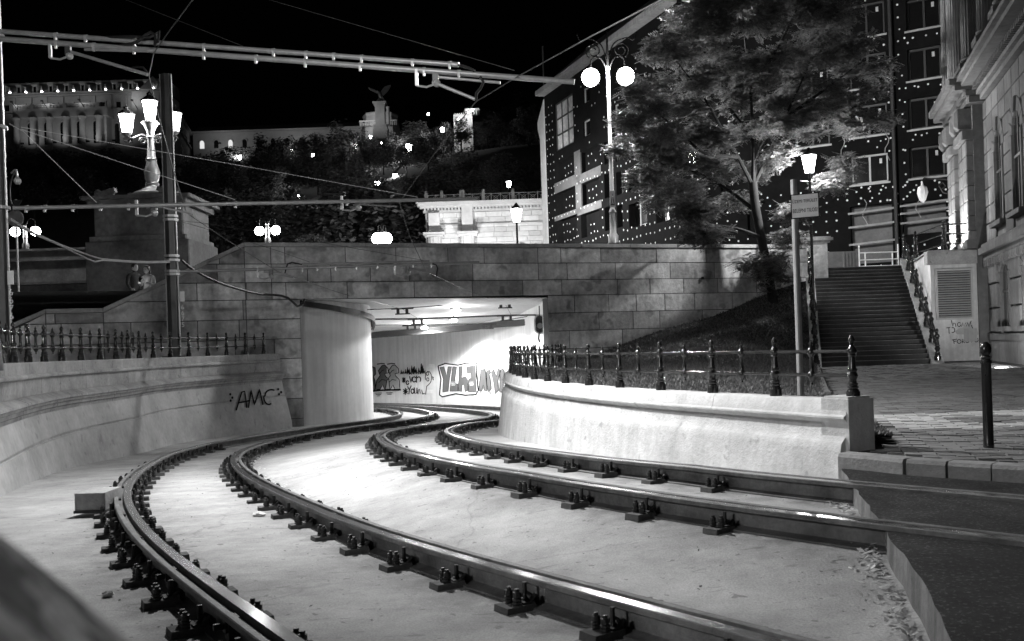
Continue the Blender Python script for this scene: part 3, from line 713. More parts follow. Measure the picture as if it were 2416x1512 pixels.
# cable bundles along the curved wall top and the ceiling
def zoff(path, dz, o): return [Vector((p.x, p.y, zceil(p.y) + dz)) for p in offset(path, o)]
cab = thing('cable_tray', 'black cable bundle hung along the top of the curved tunnel wall', 'cable')
pp = sub(PIL, 0.0, 6.0, 0.3)
for k in range(4):
    MB().tube([q - Vector((0, 0, 0.55 * i / len(pp))) for i, q in enumerate(zoff(pp, -0.05 - 0.05 * (k % 3), 0.06 + 0.05 * (k // 2)))], 0.028, 6).build('cable', M_CABLE, cab, smooth=True)
MB().sweep([Vector((p.x, p.y, zceil(p.y) - 0.55 * i / len(pp))) for i, p in enumerate(pp)], [(0.0, -0.03), (0.16, -0.03), (0.16, -0.2), (0.14, -0.2), (0.14, -0.05), (0.0, -0.05)]).build('tray', M_CABLE, cab)
cab2 = thing('cable_bundle', 'long sagging cable bundle across the back of the tunnel ceiling', 'cable')
for k in range(5):
    pts = [P(u, v + k * 2.6 - 4 + random.uniform(-1, 1), d) for u, v, d in ((860, 792, 44), (900, 788, 44), (960, 783, 43.5), (1020, 778, 43), (1090, 773, 42), (1160, 766, 40.5), (1230, 760, 38), (1290, 753, 34))]
    MB().tube(smoothpath(pts, 0.6), 0.05, 6).build('cable', M_CABLE, cab2, smooth=True)
def tunnel_lamp(u, v, d, label, w_):
    p = P(u, v, d); c = zceil(p.y); t = thing('tunnel_lamp', label, 'lamp', (p.x, p.y, p.z), 'tunnel ceiling lamps')
    MB().box((0, 0, 0.09), (0.42, 0.2, 0.06)).build('housing', M_FRAMEDK, t)
    MB().tube([(0, 0, 0.1), (0, 0, max(0.12, c - p.z + 0.02))], 0.02, 6).build('hanger', M_FRAMEDK, t)
    b = MB(); b.ball((0, 0, 0), 0.10, 12, 8, sq=(1.5, 1, 0.7)); b.build('diffuser', E_LAMP, t, smooth=True)
    light(t, (0, 0, -0.02), w_, 0.05, 'SPOT', (0, 0, -1), 158, 0.12); light(t, (0, 0, -0.08), w_ * 0.16, 0.08)
tunnel_lamp(1076, 733, 33.5, 'lit tunnel lamp, upper of the two close together', 650)
tunnel_lamp(1070, 756, 38.0, 'lit tunnel lamp, lower of the two close together', 700)
tunnel_lamp(1001, 773, 42.5, 'small lit tunnel lamp, deepest and alone near the curved pillar', 1900)
# span wires with insulators inside the mouth
def wire(label, pts, r=0.012, m=None, name='overhead_wire', cat='wire', step=None, n=6):
    q = [P(*p) for p in pts]
    if step: q = smoothpath(q, step)
    o = MB().tube(q, r, n).build(name, m or M_WIRE, smooth=True); return tag(o, label, cat)
def span(label, pts, ins, r=0.018):
    t = thing('span_wire', label, 'wire')
    q = [P(*p) for p in pts]; MB().tube(q, r, 6).build('cable', M_CABLE, t, smooth=True)
    for (u, v, d) in ins:
        c = P(u, v, d); b = MB()
        b.box((c.x, c.y, c.z), (0.75, 0.06, 0.05)); b.box((c.x - 0.15, c.y, c.z - 0.1), (0.1, 0.06, 0.16)); b.box((c.x + 0.15, c.y, c.z - 0.1), (0.1, 0.06, 0.16)); b.box((c.x, c.y, c.z - 0.18), (0.5, 0.05, 0.04)); b.build('clamp', M_CABLE, t)
span('span wire nearest the tunnel mouth, with two contact-wire clamps', ((850, 731, 31.5), (949, 727, 32), (1075, 718, 33), (1191, 713, 33.5), (1296, 708, 32)), ((949, 728, 32), (1191, 714, 33.5)))
span('thick span wire with rings, second from the tunnel mouth', ((880, 753, 35), (985, 752, 35.5), (1195, 744, 35.8), (1262, 743, 34.5), (1275, 750, 34)), ((985, 753, 35.5), (1195, 745, 35.8)), 0.035)
span('third span wire, lowest, near the far cable bundle', ((880, 767, 39), (970, 766, 39.5), (1140, 764, 39.5), (1270, 742, 36)), ((970, 768, 39.5), (1150, 765, 39.5)))
for u, v, d in ((852, 731, 31.6), (1290, 736, 33.5), (1068, 717, 33)): pass
# signal light on the inner wall
p = P(1273, 765, 33.2); sg = thing('tram_signal', 'dark oval tram signal head with round lens on the white tunnel wall', 'signal', (p.x, p.y, p.z))
b = MB(); prof = []
pts = [(0.16 * math.cos(a), 0.16 * math.sin(a) + (0.14 if math.sin(a) >= 0 else -0.14)) for a in np.linspace(0, 2 * math.pi, 25)[:-1]]
fr_ = lambda a, z, t: Vector((a, -t, z))
b.slab(pts, fr_, -0.1, 0.08, bev=0.02); b.build('head', M_IRON, sg)
pts2 = [(0.2 * math.cos(a), 0.2 * math.sin(a) + (0.15 if math.sin(a) >= 0 else -0.15)) for a in np.linspace(0, 2 * math.pi, 25)[:-1]]
MB().slab(pts2, fr_, -0.12, 0.0).build('backing_plate', M_SIGN, sg)
b = MB(); b.slab([(0.1 * math.cos(a), 0.1 * math.sin(a) - 0.05) for a in np.linspace(0, 6.28, 19)[:-1]], fr_, 0.07, 0.10); b.build('lens', M_PAINTG, sg)
MB().tube([(0, 0, 0.3), (0, 0, 0.65)], 0.02).build('bracket', M_CABLE, sg)
MB().tube([(-0.03, 0, -0.28), (-0.06, -0.02, -0.5), (-0.02, 0, -0.62)], 0.03).build('lead', M_CABLE, sg)

# ------------------------------------------------------------------ spray paint
FWpts = FW
def on_far(u, v, off=0.012):
    a, b = ray(u, v); best = None
    for i in range(len(FW) - 1):
        p, q = FW[i], FW[i + 1]; dx, dy = q.x - p.x, q.y - p.y
        den = dx - a * dy
        if abs(den) < 1e-6: continue
        t = (a * p.y - p.x) / den
        if -0.02 <= t <= 1.02:
            d = p.y + t * dy
            if d > 34 and (best is None or d < best): best = d
    d = (best or 45) - off * 2.5; return Vector((a * d, d, EYE + b * d))
def paint_poly(mb, pts, f, mi=0, off=0.012):
    from mathutils.geometry import tessellate_polygon
    u0 = min(p[0] for p in pts); u1 = max(p[0] for p in pts); n = max(1, int((u1 - u0) / 6))
    for i in range(n):      # narrow strips follow the bend of the wall
        a, b = u0 + (u1 - u0) * i / n, u0 + (u1 - u0) * (i + 1) / n
        pp_ = clip(clip(pts, -1, 0, -a), 1, 0, b)
        if len(pp_) < 3: continue
        tri = tessellate_polygon([[Vector((u, v, 0)) for u, v in pp_]]); mb.add([f(u, v, off) for u, v in pp_], [tuple(t) for t in tri], mi)
def paint_line(mb, pts, w_, f, mi=0, off=0.016, close=False):
    if close: pts = list(pts) + [pts[0]]
    # dense, flat ribbon
    P2 = [Vector((u, v)) for u, v in pts]; D = []
    for a, b in zip(P2, P2[1:]):
        n = max(1, int((b - a).length / 6))
        for i in range(n): D.append(a + (b - a) * i / n)
    D.append(P2[-1]); vs = []
    for i, p in enumerate(D):
        t = D[min(i + 1, len(D) - 1)] - D[max(i - 1, 0)]; t = t.normalized() if t.length else Vector((1, 0)); n = Vector((-t.y, t.x)) * w_ / 2
        vs += [f(p.x + n.x, p.y + n.y, off), f(p.x - n.x, p.y - n.y, off)]
    mb.add(vs, [(2 * i, 2 * i + 1, 2 * i + 3, 2 * i + 2) for i in range(len(D) - 1)], mi)
def arc(cx, cy, rx, ry, a0, a1, n=12): return [(cx + rx * math.cos(math.radians(a0 + (a1 - a0) * i / n)), cy + ry * math.sin(math.radians(a0 + (a1 - a0) * i / n))) for i in range(n + 1)]
def G6(pts): return [(603.8 + 0.3354 * x, 471.7 + 0.3354 * y) for x, y in pts]      # points read off an enlarged view
GM = [M_INK, M_PAINTG, M_PAINTL, M_PAINTW]
g = MB()
for ox, fill, w2 in ((868, 1, 1.0), (940, 2, 0.9)):            # two bubble letters like rounded E
    x = lambda q: ox + (q - 868) * 1.0
    body = [(x(885), 1165), (x(905), 1160), (x(928), 1185), (x(932), 1215), (x(905), 1222), (x(912), 1240), (x(934), 1262), (x(940), 1330), (x(905), 1332), (x(890), 1300), (x(872), 1332), (x(838), 1332), (x(848), 1270), (x(872), 1235), (x(860), 1200)]
    if ox > 900: body = [(p[0], p[1]) for p in body]
    paint_poly(g, G6(body), on_far, fill, 0.012); paint_line(g, G6(body), 2.0, on_far, 0, 0.018, True)
    paint_line(g, G6([(x(870), 1220), (x(885), 1200), (x(900), 1195)]), 1.6, on_far, 0, 0.02)
    paint_line(g, G6([(x(862), 1285), (x(885), 1262), (x(912), 1268)]), 1.6, on_far, 0, 0.02)
    paint_line(g, G6([(x(850), 1155), (x(880), 1150), (x(905), 1152)]), 2.4, on_far, 0, 0.02)
b2 = [(812, 1170), (838, 1180), (842, 1225), (826, 1240), (838, 1275), (836, 1335), (812, 1338)]
paint_poly(g, G6(b2), on_far, 1, 0.012); paint_line(g, G6(b2), 2.0, on_far, 0, 0.018, True)
paint_line(g, G6([(815, 1345), (880, 1338), (1018, 1334)]), 4.0, on_far, 0, 0.02)
for yy, x0, x1 in ((1358, 835, 885), (1368, 842, 880), (1378, 850, 872), (1356, 915, 960), (1366, 922, 952)): paint_line(g, G6([(x0, yy), (x1, yy - 1)]), 1.3, on_far, 0, 0.02)
tag(g.build('graffiti', GM, fix=False), 'rounded grey bubble-letter graffiti next to the curved tunnel pillar', 'graffiti')
g = MB()                                                                                         # handwriting
def scribble(word_pts, w_=2.5):
    for s_ in word_pts: paint_line(g, G6(s_), w_, on_far, 0, 0.016)
hand = []
xx = 1018
for i, (w_, h0, h1) in enumerate(((14, 1195, 1225), (16, 1205, 1222), (13, 1190, 1222), (16, 1175, 1225), (14, 1195, 1228), (16, 1165, 1225), (18, 1170, 1225), (15, 1195, 1222), (18, 1180, 1225), (14, 1150, 1222), (16, 1185, 1222))):
    hand.append([(xx, h1), (xx + w_ * .3, h0), (xx + w_ * .55, h1 - 4), (xx + w_, h0 + 10), (xx + w_ * 1.05, h1)]); xx += w_
scribble(hand, 2.6)
scribble([arc(1065, 1285, 9, 14, 0, 340), [(1080, 1240), (1090, 1285), (1098, 1245)], arc(1112, 1262, 13, 18, 30, 330), [(1128, 1235), (1128, 1285)], arc(1145, 1262, 13, 18, -150, 60), [(1028, 1250), (1050, 1282)], [(1050, 1250), (1028, 1282)], [(1026, 1266), (1053, 1266)], [(1039, 1247), (1039, 1286)]])
scribble([[(1065, 1310), (1078, 1335), (1075, 1365)], [(1092, 1305), (1078, 1335)], arc(1100, 1345, 10, 16, 0, 350), [(1112, 1318), (1116, 1360), (1130, 1358), (1132, 1320)], [(1138, 1365), (1140, 1335), (1150, 1330), (1155, 1362), (1165, 1335), (1172, 1365), (1185, 1360)], [(1036, 1330), (1066, 1362)], [(1064, 1328), (1038, 1364)], [(1034, 1346), (1068, 1346)], [(1051, 1322), (1051, 1370)]])
scribble([arc(1212, 1250, 22, 45, -200, 80), arc(1205, 1222, 9, 12, 0, 350), arc(1208, 1262, 8, 12, 0, 350), [(1218, 1295), (1200, 1310), (1192, 1368)], [(1240, 1240), (1248, 1268)], [(1248, 1245), (1242, 1262)]], 1.8)
for u0, v0 in ((1205, 1345), (1215, 1165)):
    for k in range(4): paint_line(g, G6([(u0 + 10 * k, v0 + 15), (u0 + 10 * k + 2, v0 - 12), (u0 + 10 * k + 8, v0 - 8), (u0 + 10 * k + 8, v0 + 12)]), 1.3, on_far, 3, 0.016)
tag(g.build('graffiti', GM, fix=False), 'thin black handwritten graffiti lines with small stars', 'graffiti')
g = MB()                                                                                         # big block word
out = [(1280, 1168), (1330, 1150), (1420, 1162), (1475, 1148), (1552, 1146), (1552, 1240), (1562, 1340), (1545, 1368), (1470, 1372), (1405, 1362), (1310, 1384), (1290, 1370), (1300, 1260)]
paint_poly(g, G6(out), on_far, 3, 0.010); paint_line(g, G6(out), 3.0, on_far, 0, 0.016, True)
L1 = [[(1292, 1178), (1322, 1172), (1340, 1235), (1350, 1172), (1376, 1172), (1362, 1250), (1352, 1346), (1312, 1352), (1316, 1260)],
      [(1382, 1172), (1412, 1174), (1400, 1250), (1402, 1290), (1418, 1292), (1426, 1346), (1362, 1346), (1372, 1260)],
      [(1426, 1172), (1452, 1170), (1446, 1252), (1470, 1240), (1488, 1262), (1490, 1340), (1468, 1350), (1462, 1300), (1450, 1302), (1448, 1348), (1416, 1344), (1426, 1262)],
      [(1482, 1172), (1542, 1166), (1544, 1250), (1550, 1350), (1492, 1352), (1494, 1262), (1512, 1250), (1510, 1216), (1484, 1222)]]
for l in L1: paint_poly(g, G6(l), on_far, 1, 0.014); paint_line(g, G6(l), 1.0, on_far, 0, 0.018, True)
for u0 in (1372, 1500):
    for k in range(3): paint_line(g, G6([(u0 + 10 * k, 1298), (u0 + 4 + 10 * k, 1274), (u0 + 8 + 10 * k, 1298)]), 1.0, on_far, 3, 0.022)
    paint_line(g, G6([(u0 + 2, 1304), (u0 + 28, 1302)]), 1.0, on_far, 3, 0.022)
tag(g.build('graffiti', GM, fix=False), 'large block-letter graffiti word with a white border and black outline', 'graffiti')
g = MB()
for l in ([(1565, 1340), (1580, 1195), (1612, 1190), (1625, 1345), (1604, 1340), (1598, 1300), (1588, 1345)], [(1620, 1210), (1640, 1190), (1652, 1215), (1640, 1225), (1650, 1280), (1655, 1330), (1632, 1350), (1622, 1290)], [(1655, 1215), (1670, 1190), (1690, 1240), (1702, 1180), (1720, 1200), (1700, 1275), (1705, 1340), (1680, 1360), (1672, 1290)], [(1715, 1200), (1735, 1185), (1745, 1200), (1735, 1345), (1712, 1355)]):
    paint_poly(g, G6(l), on_far, 1, 0.014); paint_line(g, G6(l), 1.2, on_far, 0, 0.018, True)
for a, b in ((1575, 1592), (1640, 1652), (1660, 1690)): paint_line(g, G6([(a, 1345), ((a + b) / 2, 1375), (b, 1350)]), 1.2, on_far, 0, 0.018)
tag(g.build('graffiti', GM, fix=False), 'spiky grey graffiti letters half hidden by the white curved wall', 'graffiti')
# tag on the curved stone wall
LFACE = offset(LWB, 0.0)
def on_left(u, v, off=0.01):
    a, b = ray(u, v); best = None
    z = 0.2
    for _ in range(6):
        # face offset grows towards the foot
        o = float(np.interp(LTOP - z, [0.83, 1.2, 1.25, 2.0], [0.045, 0.14, 0.155, 0.34])) + off
        pth = offset(LWT, o); best = None
        for i in range(len(pth) - 1):
            p, q = pth[i], pth[i + 1]; dx, dy = q.x - p.x, q.y - p.y; den = dx - a * dy
            if abs(den) < 1e-6: continue
            t = (a * p.y - p.x) / den
            if 0 <= t <= 1 and p.y > 12:
                d = p.y + t * dy
                if best is None or d > best: best = d
        if best is None: best = 24
        z = EYE + b * best
    return Vector((a * best, best, z))
g = MB()
for s_ in ([(557, 968), (570, 925), (577, 923), (582, 962)], [(562, 950), (588, 945)], [(586, 962), (592, 920), (600, 955), (612, 918), (620, 955)], arc(640, 933, 15, 14, -60, -180, 8) + arc(634, 936, 12, 18, 180, 60, 8)):
    pts = [P_ for P_ in s_]
    paint_line(g, pts, 3.5, on_left, 0, 0.02)
for u, v in ((543, 930), (544, 945), (548, 938), (656, 918), (658, 930), (663, 925)): paint_poly(g, arc(u, v, 2.6, 3.2, 0, 330, 8), on_left, 0, 0.02)
tag(g.build('graffiti', GM, fix=False), 'thin black spray tag AMC with dots on the curved stone wall', 'graffiti')
# ================================================================== stone stairs up to the promenade
SB, ST, NST = 28.3, 35.4, 24
TOPZ = 3.55
def sx(y, side): 
    l0, r0 = Z(1938, 866, KERB_Z), Z(2216, 862, KERB_Z)
    kx = 0.30
    return (l0.x if side < 0 else r0.x) + (y - (l0.y if side < 0 else r0.y)) * kx
stair = thing('stone_stairs', 'wide dark stone staircase with iron handrails beside the louvred wall', 'stairs')
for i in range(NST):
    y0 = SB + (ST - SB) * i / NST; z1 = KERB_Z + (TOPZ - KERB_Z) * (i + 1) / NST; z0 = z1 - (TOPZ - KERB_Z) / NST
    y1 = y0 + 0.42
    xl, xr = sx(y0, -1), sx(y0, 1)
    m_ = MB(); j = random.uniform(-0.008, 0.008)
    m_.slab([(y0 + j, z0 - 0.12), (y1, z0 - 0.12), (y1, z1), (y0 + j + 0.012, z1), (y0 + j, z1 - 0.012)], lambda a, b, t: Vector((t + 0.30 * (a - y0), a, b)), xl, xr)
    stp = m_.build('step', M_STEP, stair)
    MB().box(((xl + xr) / 2, y0 + 0.02, z1 + 0.003), (xr - xl - 0.02, 0.05, 0.012)).build('nosing_highlight', mat('pale step highlight', 0.22, 0.8, var=0.5, scale=2.5), stp)  # pale strip added to paint the light caught along each step edge
def cheek(y0, y1, side, w_, h, zlo):
    m_ = MB(); vs = []
    for y in (y0, y1):
        zz = KERB_Z + (TOPZ - KERB_Z) * (y - SB) / (ST - SB); x = sx(y, side)
        a, b = (x - w_, x - 0.004) if side < 0 else (x + 0.004, x + w_)
        vs += [(a, y, zlo), (b, y, zlo), (b, y, zz + h), (a, y, zz + h)]
    m_.add(vs, [(3, 2, 1, 0), (4, 5, 6, 7), (0, 1, 5, 4), (1, 2, 6, 5), (2, 3, 7, 6), (3, 0, 4, 7)]); return m_
cheek(SB - 0.55, ST - 0.5, -1, 0.32, 0.25, -0.1).build('cheek_wall', M_STONE2, stair)
cheek(SB - 0.55, ST + 0.2, 1, 0.36, 0.22, -0.1).build('cheek_wall', M_STONE2, stair)
# pier at the head of the stairs
def handrail(side, label, n, y0, y1, p):
    t = thing('stair_handrail', label, 'handrail', (0, 0, 0), 'iron stair handrails'); pts = []
    off = -0.16 if side < 0 else 0.18
    for i in range(n):
        y = y0 + (y1 - y0) * i / (n - 1); zz = KERB_Z + (TOPZ - KERB_Z) * (y - SB) / (ST - SB) + 0.24
        q = Vector((sx(y, side) + off, y, zz)); pts.append(q); o = link('fence_post', big_me, t, q); o.scale = (p, p, p)
    for h in (0.37, 0.75): MB().tube([q + Vector((0, 0, h * p)) for q in pts], 0.03, 8).build('rail_bar', M_IRON, t, smooth=True)
    return t
handrail(-1, 'iron handrail on the lawn side of the stairs', 8, SB - 0.3, ST - 0.9, 0.95)
handrail(1, 'iron handrail on the louvre-wall side of the stairs', 8, SB - 0.3, ST + 0.1, 0.95)
# pier at the top of the stairs, against the overpass
a = P(1905, 560, 34.6); b = P(1945, 690, 34.6)
pr = thing('stair_pier', 'dark stone pier with a moulded cap at the head of the stairs', 'pier')
xm = (a.x + b.x) / 2; wd = 0.62
MB().box((xm, 34.7, 2.2), (wd, 0.9, 4.4)).build('shaft', M_STONE, pr)
m_ = MB(); m_.box((xm, 34.7, 4.44), (wd + 0.16, 1.05, 0.08)); m_.box((xm, 34.7, 4.53), (wd + 0.34, 1.2, 0.1)); m_.box((xm, 34.7, 4.6), (wd + 0.2, 1.1, 0.04)); m_.build('cap', M_STONE, pr)
# landing beside the building, its wall with the louvre grille
LY = 30.2
lz = 3.62
lx0, lx1 = sx(LY, 1) + 0.366, 15.2
land = thing('landing_wall', 'plastered landing wall with a slatted louvre grille and scrawled graffiti', 'wall')
MB().slab([(lx0, 0.0), (lx1 + .3, 0.0), (lx1 + .3, lz - 0.02), (lx0, lz - 0.02)], lambda a, b, t: Vector((a - 0.30 * t, LY - t, b)), -6.5, 0).build('wall_body', M_LAND, land)
m_ = MB(); m_.box(((lx0 + lx1) / 2 + 0.0, LY - 0.02, lz - 0.22), (lx1 - lx0 + 0.3, 0.24, 0.42)); m_.build('ledge', M_STONE2, land)
MB().slab([(lx0 - 0.05, lz - 0.015), (lx1 + .3, lz - 0.015), (lx1 + .3, lz + 0.03), (lx0 - 0.05, lz + 0.03)], lambda a, b, t: Vector((a - 0.30 * t, LY - t, b)), -6.6, 0.0).build('landing_slab', M_STONE2, land)
ga, gb = P(2208, 640, LY), P(2290, 748, LY)
gw, gh = gb.x - ga.x, ga.z - gb.z
gx, gz = (ga.x + gb.x) / 2, (ga.z + gb.z) / 2
for sgn in (-1, 1):
    MB().box((gx + sgn * (gw / 2 + 0.03), LY - 0.04, gz), (0.06, 0.08, gh + 0.12)).build('grille_frame', M_FRAME, land)
    MB().box((gx, LY - 0.04, gz + sgn * (gh / 2 + 0.03)), (gw, 0.08, 0.06)).build('grille_frame', M_FRAME, land)
MB().box((gx, LY - 0.006, gz), (gw, 0.008, gh)).build('grille_back', M_FRAMEDK, land)
sl = MB(); sl.add([(-gw / 2, -0.075, -0.022), (gw / 2, -0.075, -0.022), (gw / 2, -0.03, 0.018), (-gw / 2, -0.03, 0.018), (-gw / 2, -0.07, -0.028), (gw / 2, -0.07, -0.028), (gw / 2, -0.025, 0.012), (-gw / 2, -0.025, 0.012)], [(0, 1, 2, 3), (7, 6, 5, 4), (0, 4, 5, 1), (1, 5, 6, 2), (2, 6, 7, 3), (3, 7, 4, 0)])
slm = sl.mesh('slat', M_FRAME)
for i in range(20): link('slat', slm, land, (gx, LY, gz - gh / 2 + gh * (i + 0.5) / 20))
MB().box((P(2322, 800, LY).x - 0.45, LY - 0.012, P(2300, 790, LY).z), (0.42, 0.02, 0.42)).build('access_panel', M_PLAST, land)
on_land = lambda u, v, off=0.01: P(u, v, LY - 0.01 - off)
g = MB()
def H8(pts): return [(1811 + 0.3354 * x, 471.7 + 0.3354 * y) for x, y in pts]
for s_ in ([(1290, 845), (1300, 890), (1305, 865), (1318, 870), (1322, 892)], arc(1345, 876, 12, 14, 0, 320), [(1362, 892), (1370, 862), (1378, 890), (1392, 862), (1395, 888)], [(1400, 860), (1415, 890), (1430, 850)], [(1255, 900), (1282, 896)], [(1272, 898), (1275, 940)], arc(1300, 915, 14, 18, -120, 120), [(1430, 880), (1445, 915), (1465, 905)],
           [(1295, 985), (1330, 978)], [(1305, 982), (1310, 1012)], [(1305, 995), (1325, 992)], arc(1345, 995, 14, 14, 0, 340), [(1368, 1008), (1366, 978), (1382, 985), (1370, 995), (1386, 1006)], arc(1402, 990, 13, 13, 0, 340), [(1424, 975), (1432, 1002), (1445, 970)], arc(1465, 985, 14, 14, 0, 340)):
    paint_line(g, H8(s_), 1.7, on_land, 0, 0.008)
tag(g.build('graffiti', [M_INK], fix=False), 'dark scrawled spray tags below the louvre grille', 'graffiti')
pat = [(1315, 925), (1340, 905), (1375, 895), (1405, 870), (1425, 850), (1440, 880), (1450, 915), (1488, 930), (1480, 948), (1380, 946), (1330, 945)]
g = MB(); paint_poly(g, H8(pat), on_land, 0, 0.004); tag(g.build('whitewash_patch', [M_PAINTL], fix=False), 'pale painted-over patch on the plastered landing wall', 'paint')
# railing along the landing
lr = thing('landing_railing', 'black iron railing on the landing by the lit doorway', 'railing')
pts = [P(2160, 612, 35.0), P(2227, 610, LY + 0.4), P(2298, 606, LY + 0.2)]
pts = [Vector((sx(35.3, 1) + 0.2, 35.3, lz + 0.04)), Vector((P(2227, 600, LY + 0.25).x, LY + 0.25, lz + 0.04)), Vector((P(2298, 600, LY + 0.25).x, LY + 0.25, lz + 0.04))]
pts[0] = Vector((P(2160, 600, 33.5).x, 33.5, lz + 0.04))
for q in pts: o = link('fence_post', big_me, lr, q); o.scale = (0.98, 0.98, 0.98)
for h in (0.2, 0.52, 0.83): MB().tube([q + Vector((0, 0, h)) for q in pts] + [Vector((15.1, LY + 0.3, lz + h))], 0.022, 8).build('rail_bar', M_IRON, lr, smooth=True)
# top landing of the stairs
mb = MB(); mb.box((13.5, ST + 3.2, TOPZ - 0.2), (8, 6.0, 0.4)); struct(mb.build('stair_landing', M_STEP))

# ================================================================== building on the side with columns
BO = Vector((14.85, 29.0, 0))
def bfr(s_, z, t): return BO + AX * s_ - AN * t + Vector((0, 0, z))       # t proud of the facade
bld = thing('stone_building', 'carved stone building with rusticated pilasters, arched windows and columns', 'building')
def bbox(name, s0_, s1_, z0, z1, t0, t1, m=M_BUILD, parent=None, bev=0.0):
    return MB().slab([(s0_, z0), (s1_, z0), (s1_, z1), (s0_, z1)], bfr, t0, t1, bev=bev).build(name, m, parent or bld)
S0, S1 = -13, 6
bbox('wall_body', S0, S1, 0.0, 17, -6, 0)
# plinth and ground storey strips
bbox('plinth', S0, 1.0, 0.02, 0.75, -0.1, 0.10, bev=0.03)
bbox('plinth_moulding', S0, 1.0, 0.75, 0.95, -0.1, 0.14, bev=0.04)
def window(s_, w_, z0, z1, archh, t=0.02, lit=False):
    n = 10; pts = [(s_ - w_ / 2, z0), (s_ + w_ / 2, z0)]
    pts += [(s_ + w_ / 2 * math.cos(math.pi * i / n), z1 - archh + archh * math.sin(math.pi * i / n)) for i in range(n + 1)] if archh else [(s_ + w_ / 2, z1), (s_ - w_ / 2, z1)]
    wn = MB().slab(pts, bfr, -0.05, 0.008).build('window', M_GLASS, bld)
    fr = MB()
    fr.slab([(s_ - 0.03, z0), (s_ + 0.03, z0), (s_ + 0.03, z1 - 0.02), (s_ - 0.03, z1 - 0.02)], bfr, 0.004, 0.03)
    fr.slab([(s_ - w_ / 2, z0 + (z1 - z0) * .55), (s_ + w_ / 2, z0 + (z1 - z0) * .55), (s_ + w_ / 2, z0 + (z1 - z0) * .55 + 0.07), (s_ - w_ / 2, z0 + (z1 - z0) * .55 + 0.07)], bfr, 0.004, 0.034)
    fr.build('frame', M_FRAMEDK, wn)
    # surround with arch stones
    q = 0.16
    for sg_ in (-1, 1):
        a = s_ + sg_ * (w_ / 2 + q / 2)
        MB().slab([(a - q / 2, z0), (a + q / 2, z0), (a + q / 2, z1 - archh), (a - q / 2, z1 - archh)], bfr, -0.02, 0.09, bev=0.02).build('jamb', M_BUILD, wn)
    k = 7
    for i in range(k):
        a0, a1 = math.pi * i / k + 0.01, math.pi * (i + 1) / k - 0.01; r0, r1 = 1.0, (w_ / 2 + 0.42) / (w_ / 2)
        ah = max(archh, 0.15)
        pts = [(s_ + w_ / 2 * r0 * math.cos(a0), z1 - archh + ah * r0 * math.sin(a0)), (s_ + w_ / 2 * r1 * math.cos(a0), z1 - archh + (ah + 0.4) * math.sin(a0)), (s_ + w_ / 2 * r1 * math.cos(a1), z1 - archh + (ah + 0.4) * math.sin(a1)), (s_ + w_ / 2 * r0 * math.cos(a1), z1 - archh + ah * r0 * math.sin(a1))]
        MB().slab(pts, bfr, -0.02, 0.14 if i == 3 else 0.08, bev=0.02).build('arch_stone', M_BUILD, wn)
    sl_ = MB(); sl_.slab([(s_ - w_ / 2 - 0.25, z0 - 0.14), (s_ + w_ / 2 + 0.25, z0 - 0.14), (s_ + w_ / 2 + 0.25, z0), (s_ - w_ / 2 - 0.25, z0)], bfr, -0.02, 0.22, bev=0.02); sl_.build('sill', M_BUILD, wn)
for s_ in (-1.6, -4.6, -7.6, -10.6): window(s_, 1.05, 1.15, 2.95, 0.2)
# ground storey panels between the windows
for s_ in (0.15, -3.1, -6.1, -9.1):
    for zz in (1.0, 1.75, 2.5): bbox('rusticated_block', s_ - 0.62, s_ + 0.62, zz, zz + 0.70, -0.02, 0.11, bev=0.03)
# belt ledge with brackets
bbox('belt_course', S0, 1.6, 3.42, 3.62, -0.1, 0.34, bev=0.05); bbox('belt_course', S0, 1.6, 3.24, 3.42, -0.1, 0.2, bev=0.04); bbox('belt_course', S0, 1.6, 3.63, 3.75, -0.1, 0.24, bev=0.03)
brm = MB().slab([(-0.07, 3.02), (0.07, 3.02), (0.07, 3.24), (-0.07, 3.24)], lambda a, b, t: AX * a - AN * t + Vector((0, 0, b)), -0.02, 0.22, bev=0.02).mesh('bracket', M_BUILD)
for i in range(40): link('bracket', brm, bld, BO + AX * (S0 + 0.2 + i * 0.36))
# first floor: arched windows in rusticated ashlar
WS = (-1.2, -3.75, -6.3, -8.85)
for s_ in WS: window(s_, 1.05, 4.25, 6.9, 0.52)
for r in range(8):
    z0 = 3.82 + r * 0.55; s = S0
    segs = []
    edges = sorted([(w0 - 0.74, w0 + 0.74) for w0 in WS]); cur = S0
    blocked = z0 < 6.95
    if blocked:
        for e0, e1 in edges: segs.append((cur, e0)); cur = e1
        segs.append((cur, 1.5))
    else: segs = [(S0, 1.5)]
    for a, b in segs:
        n = max(1, round((b - a) / 0.95))
        for i in range(n):
            q = a + (b - a) * i / n; q2 = a + (b - a) * (i + 1) / n
            if q2 < -11.5: continue
            bbox('ashlar_block', q + 0.012, q2 - 0.012, z0 + 0.012, z0 + 0.538, -0.02, 0.06, bev=0.022)
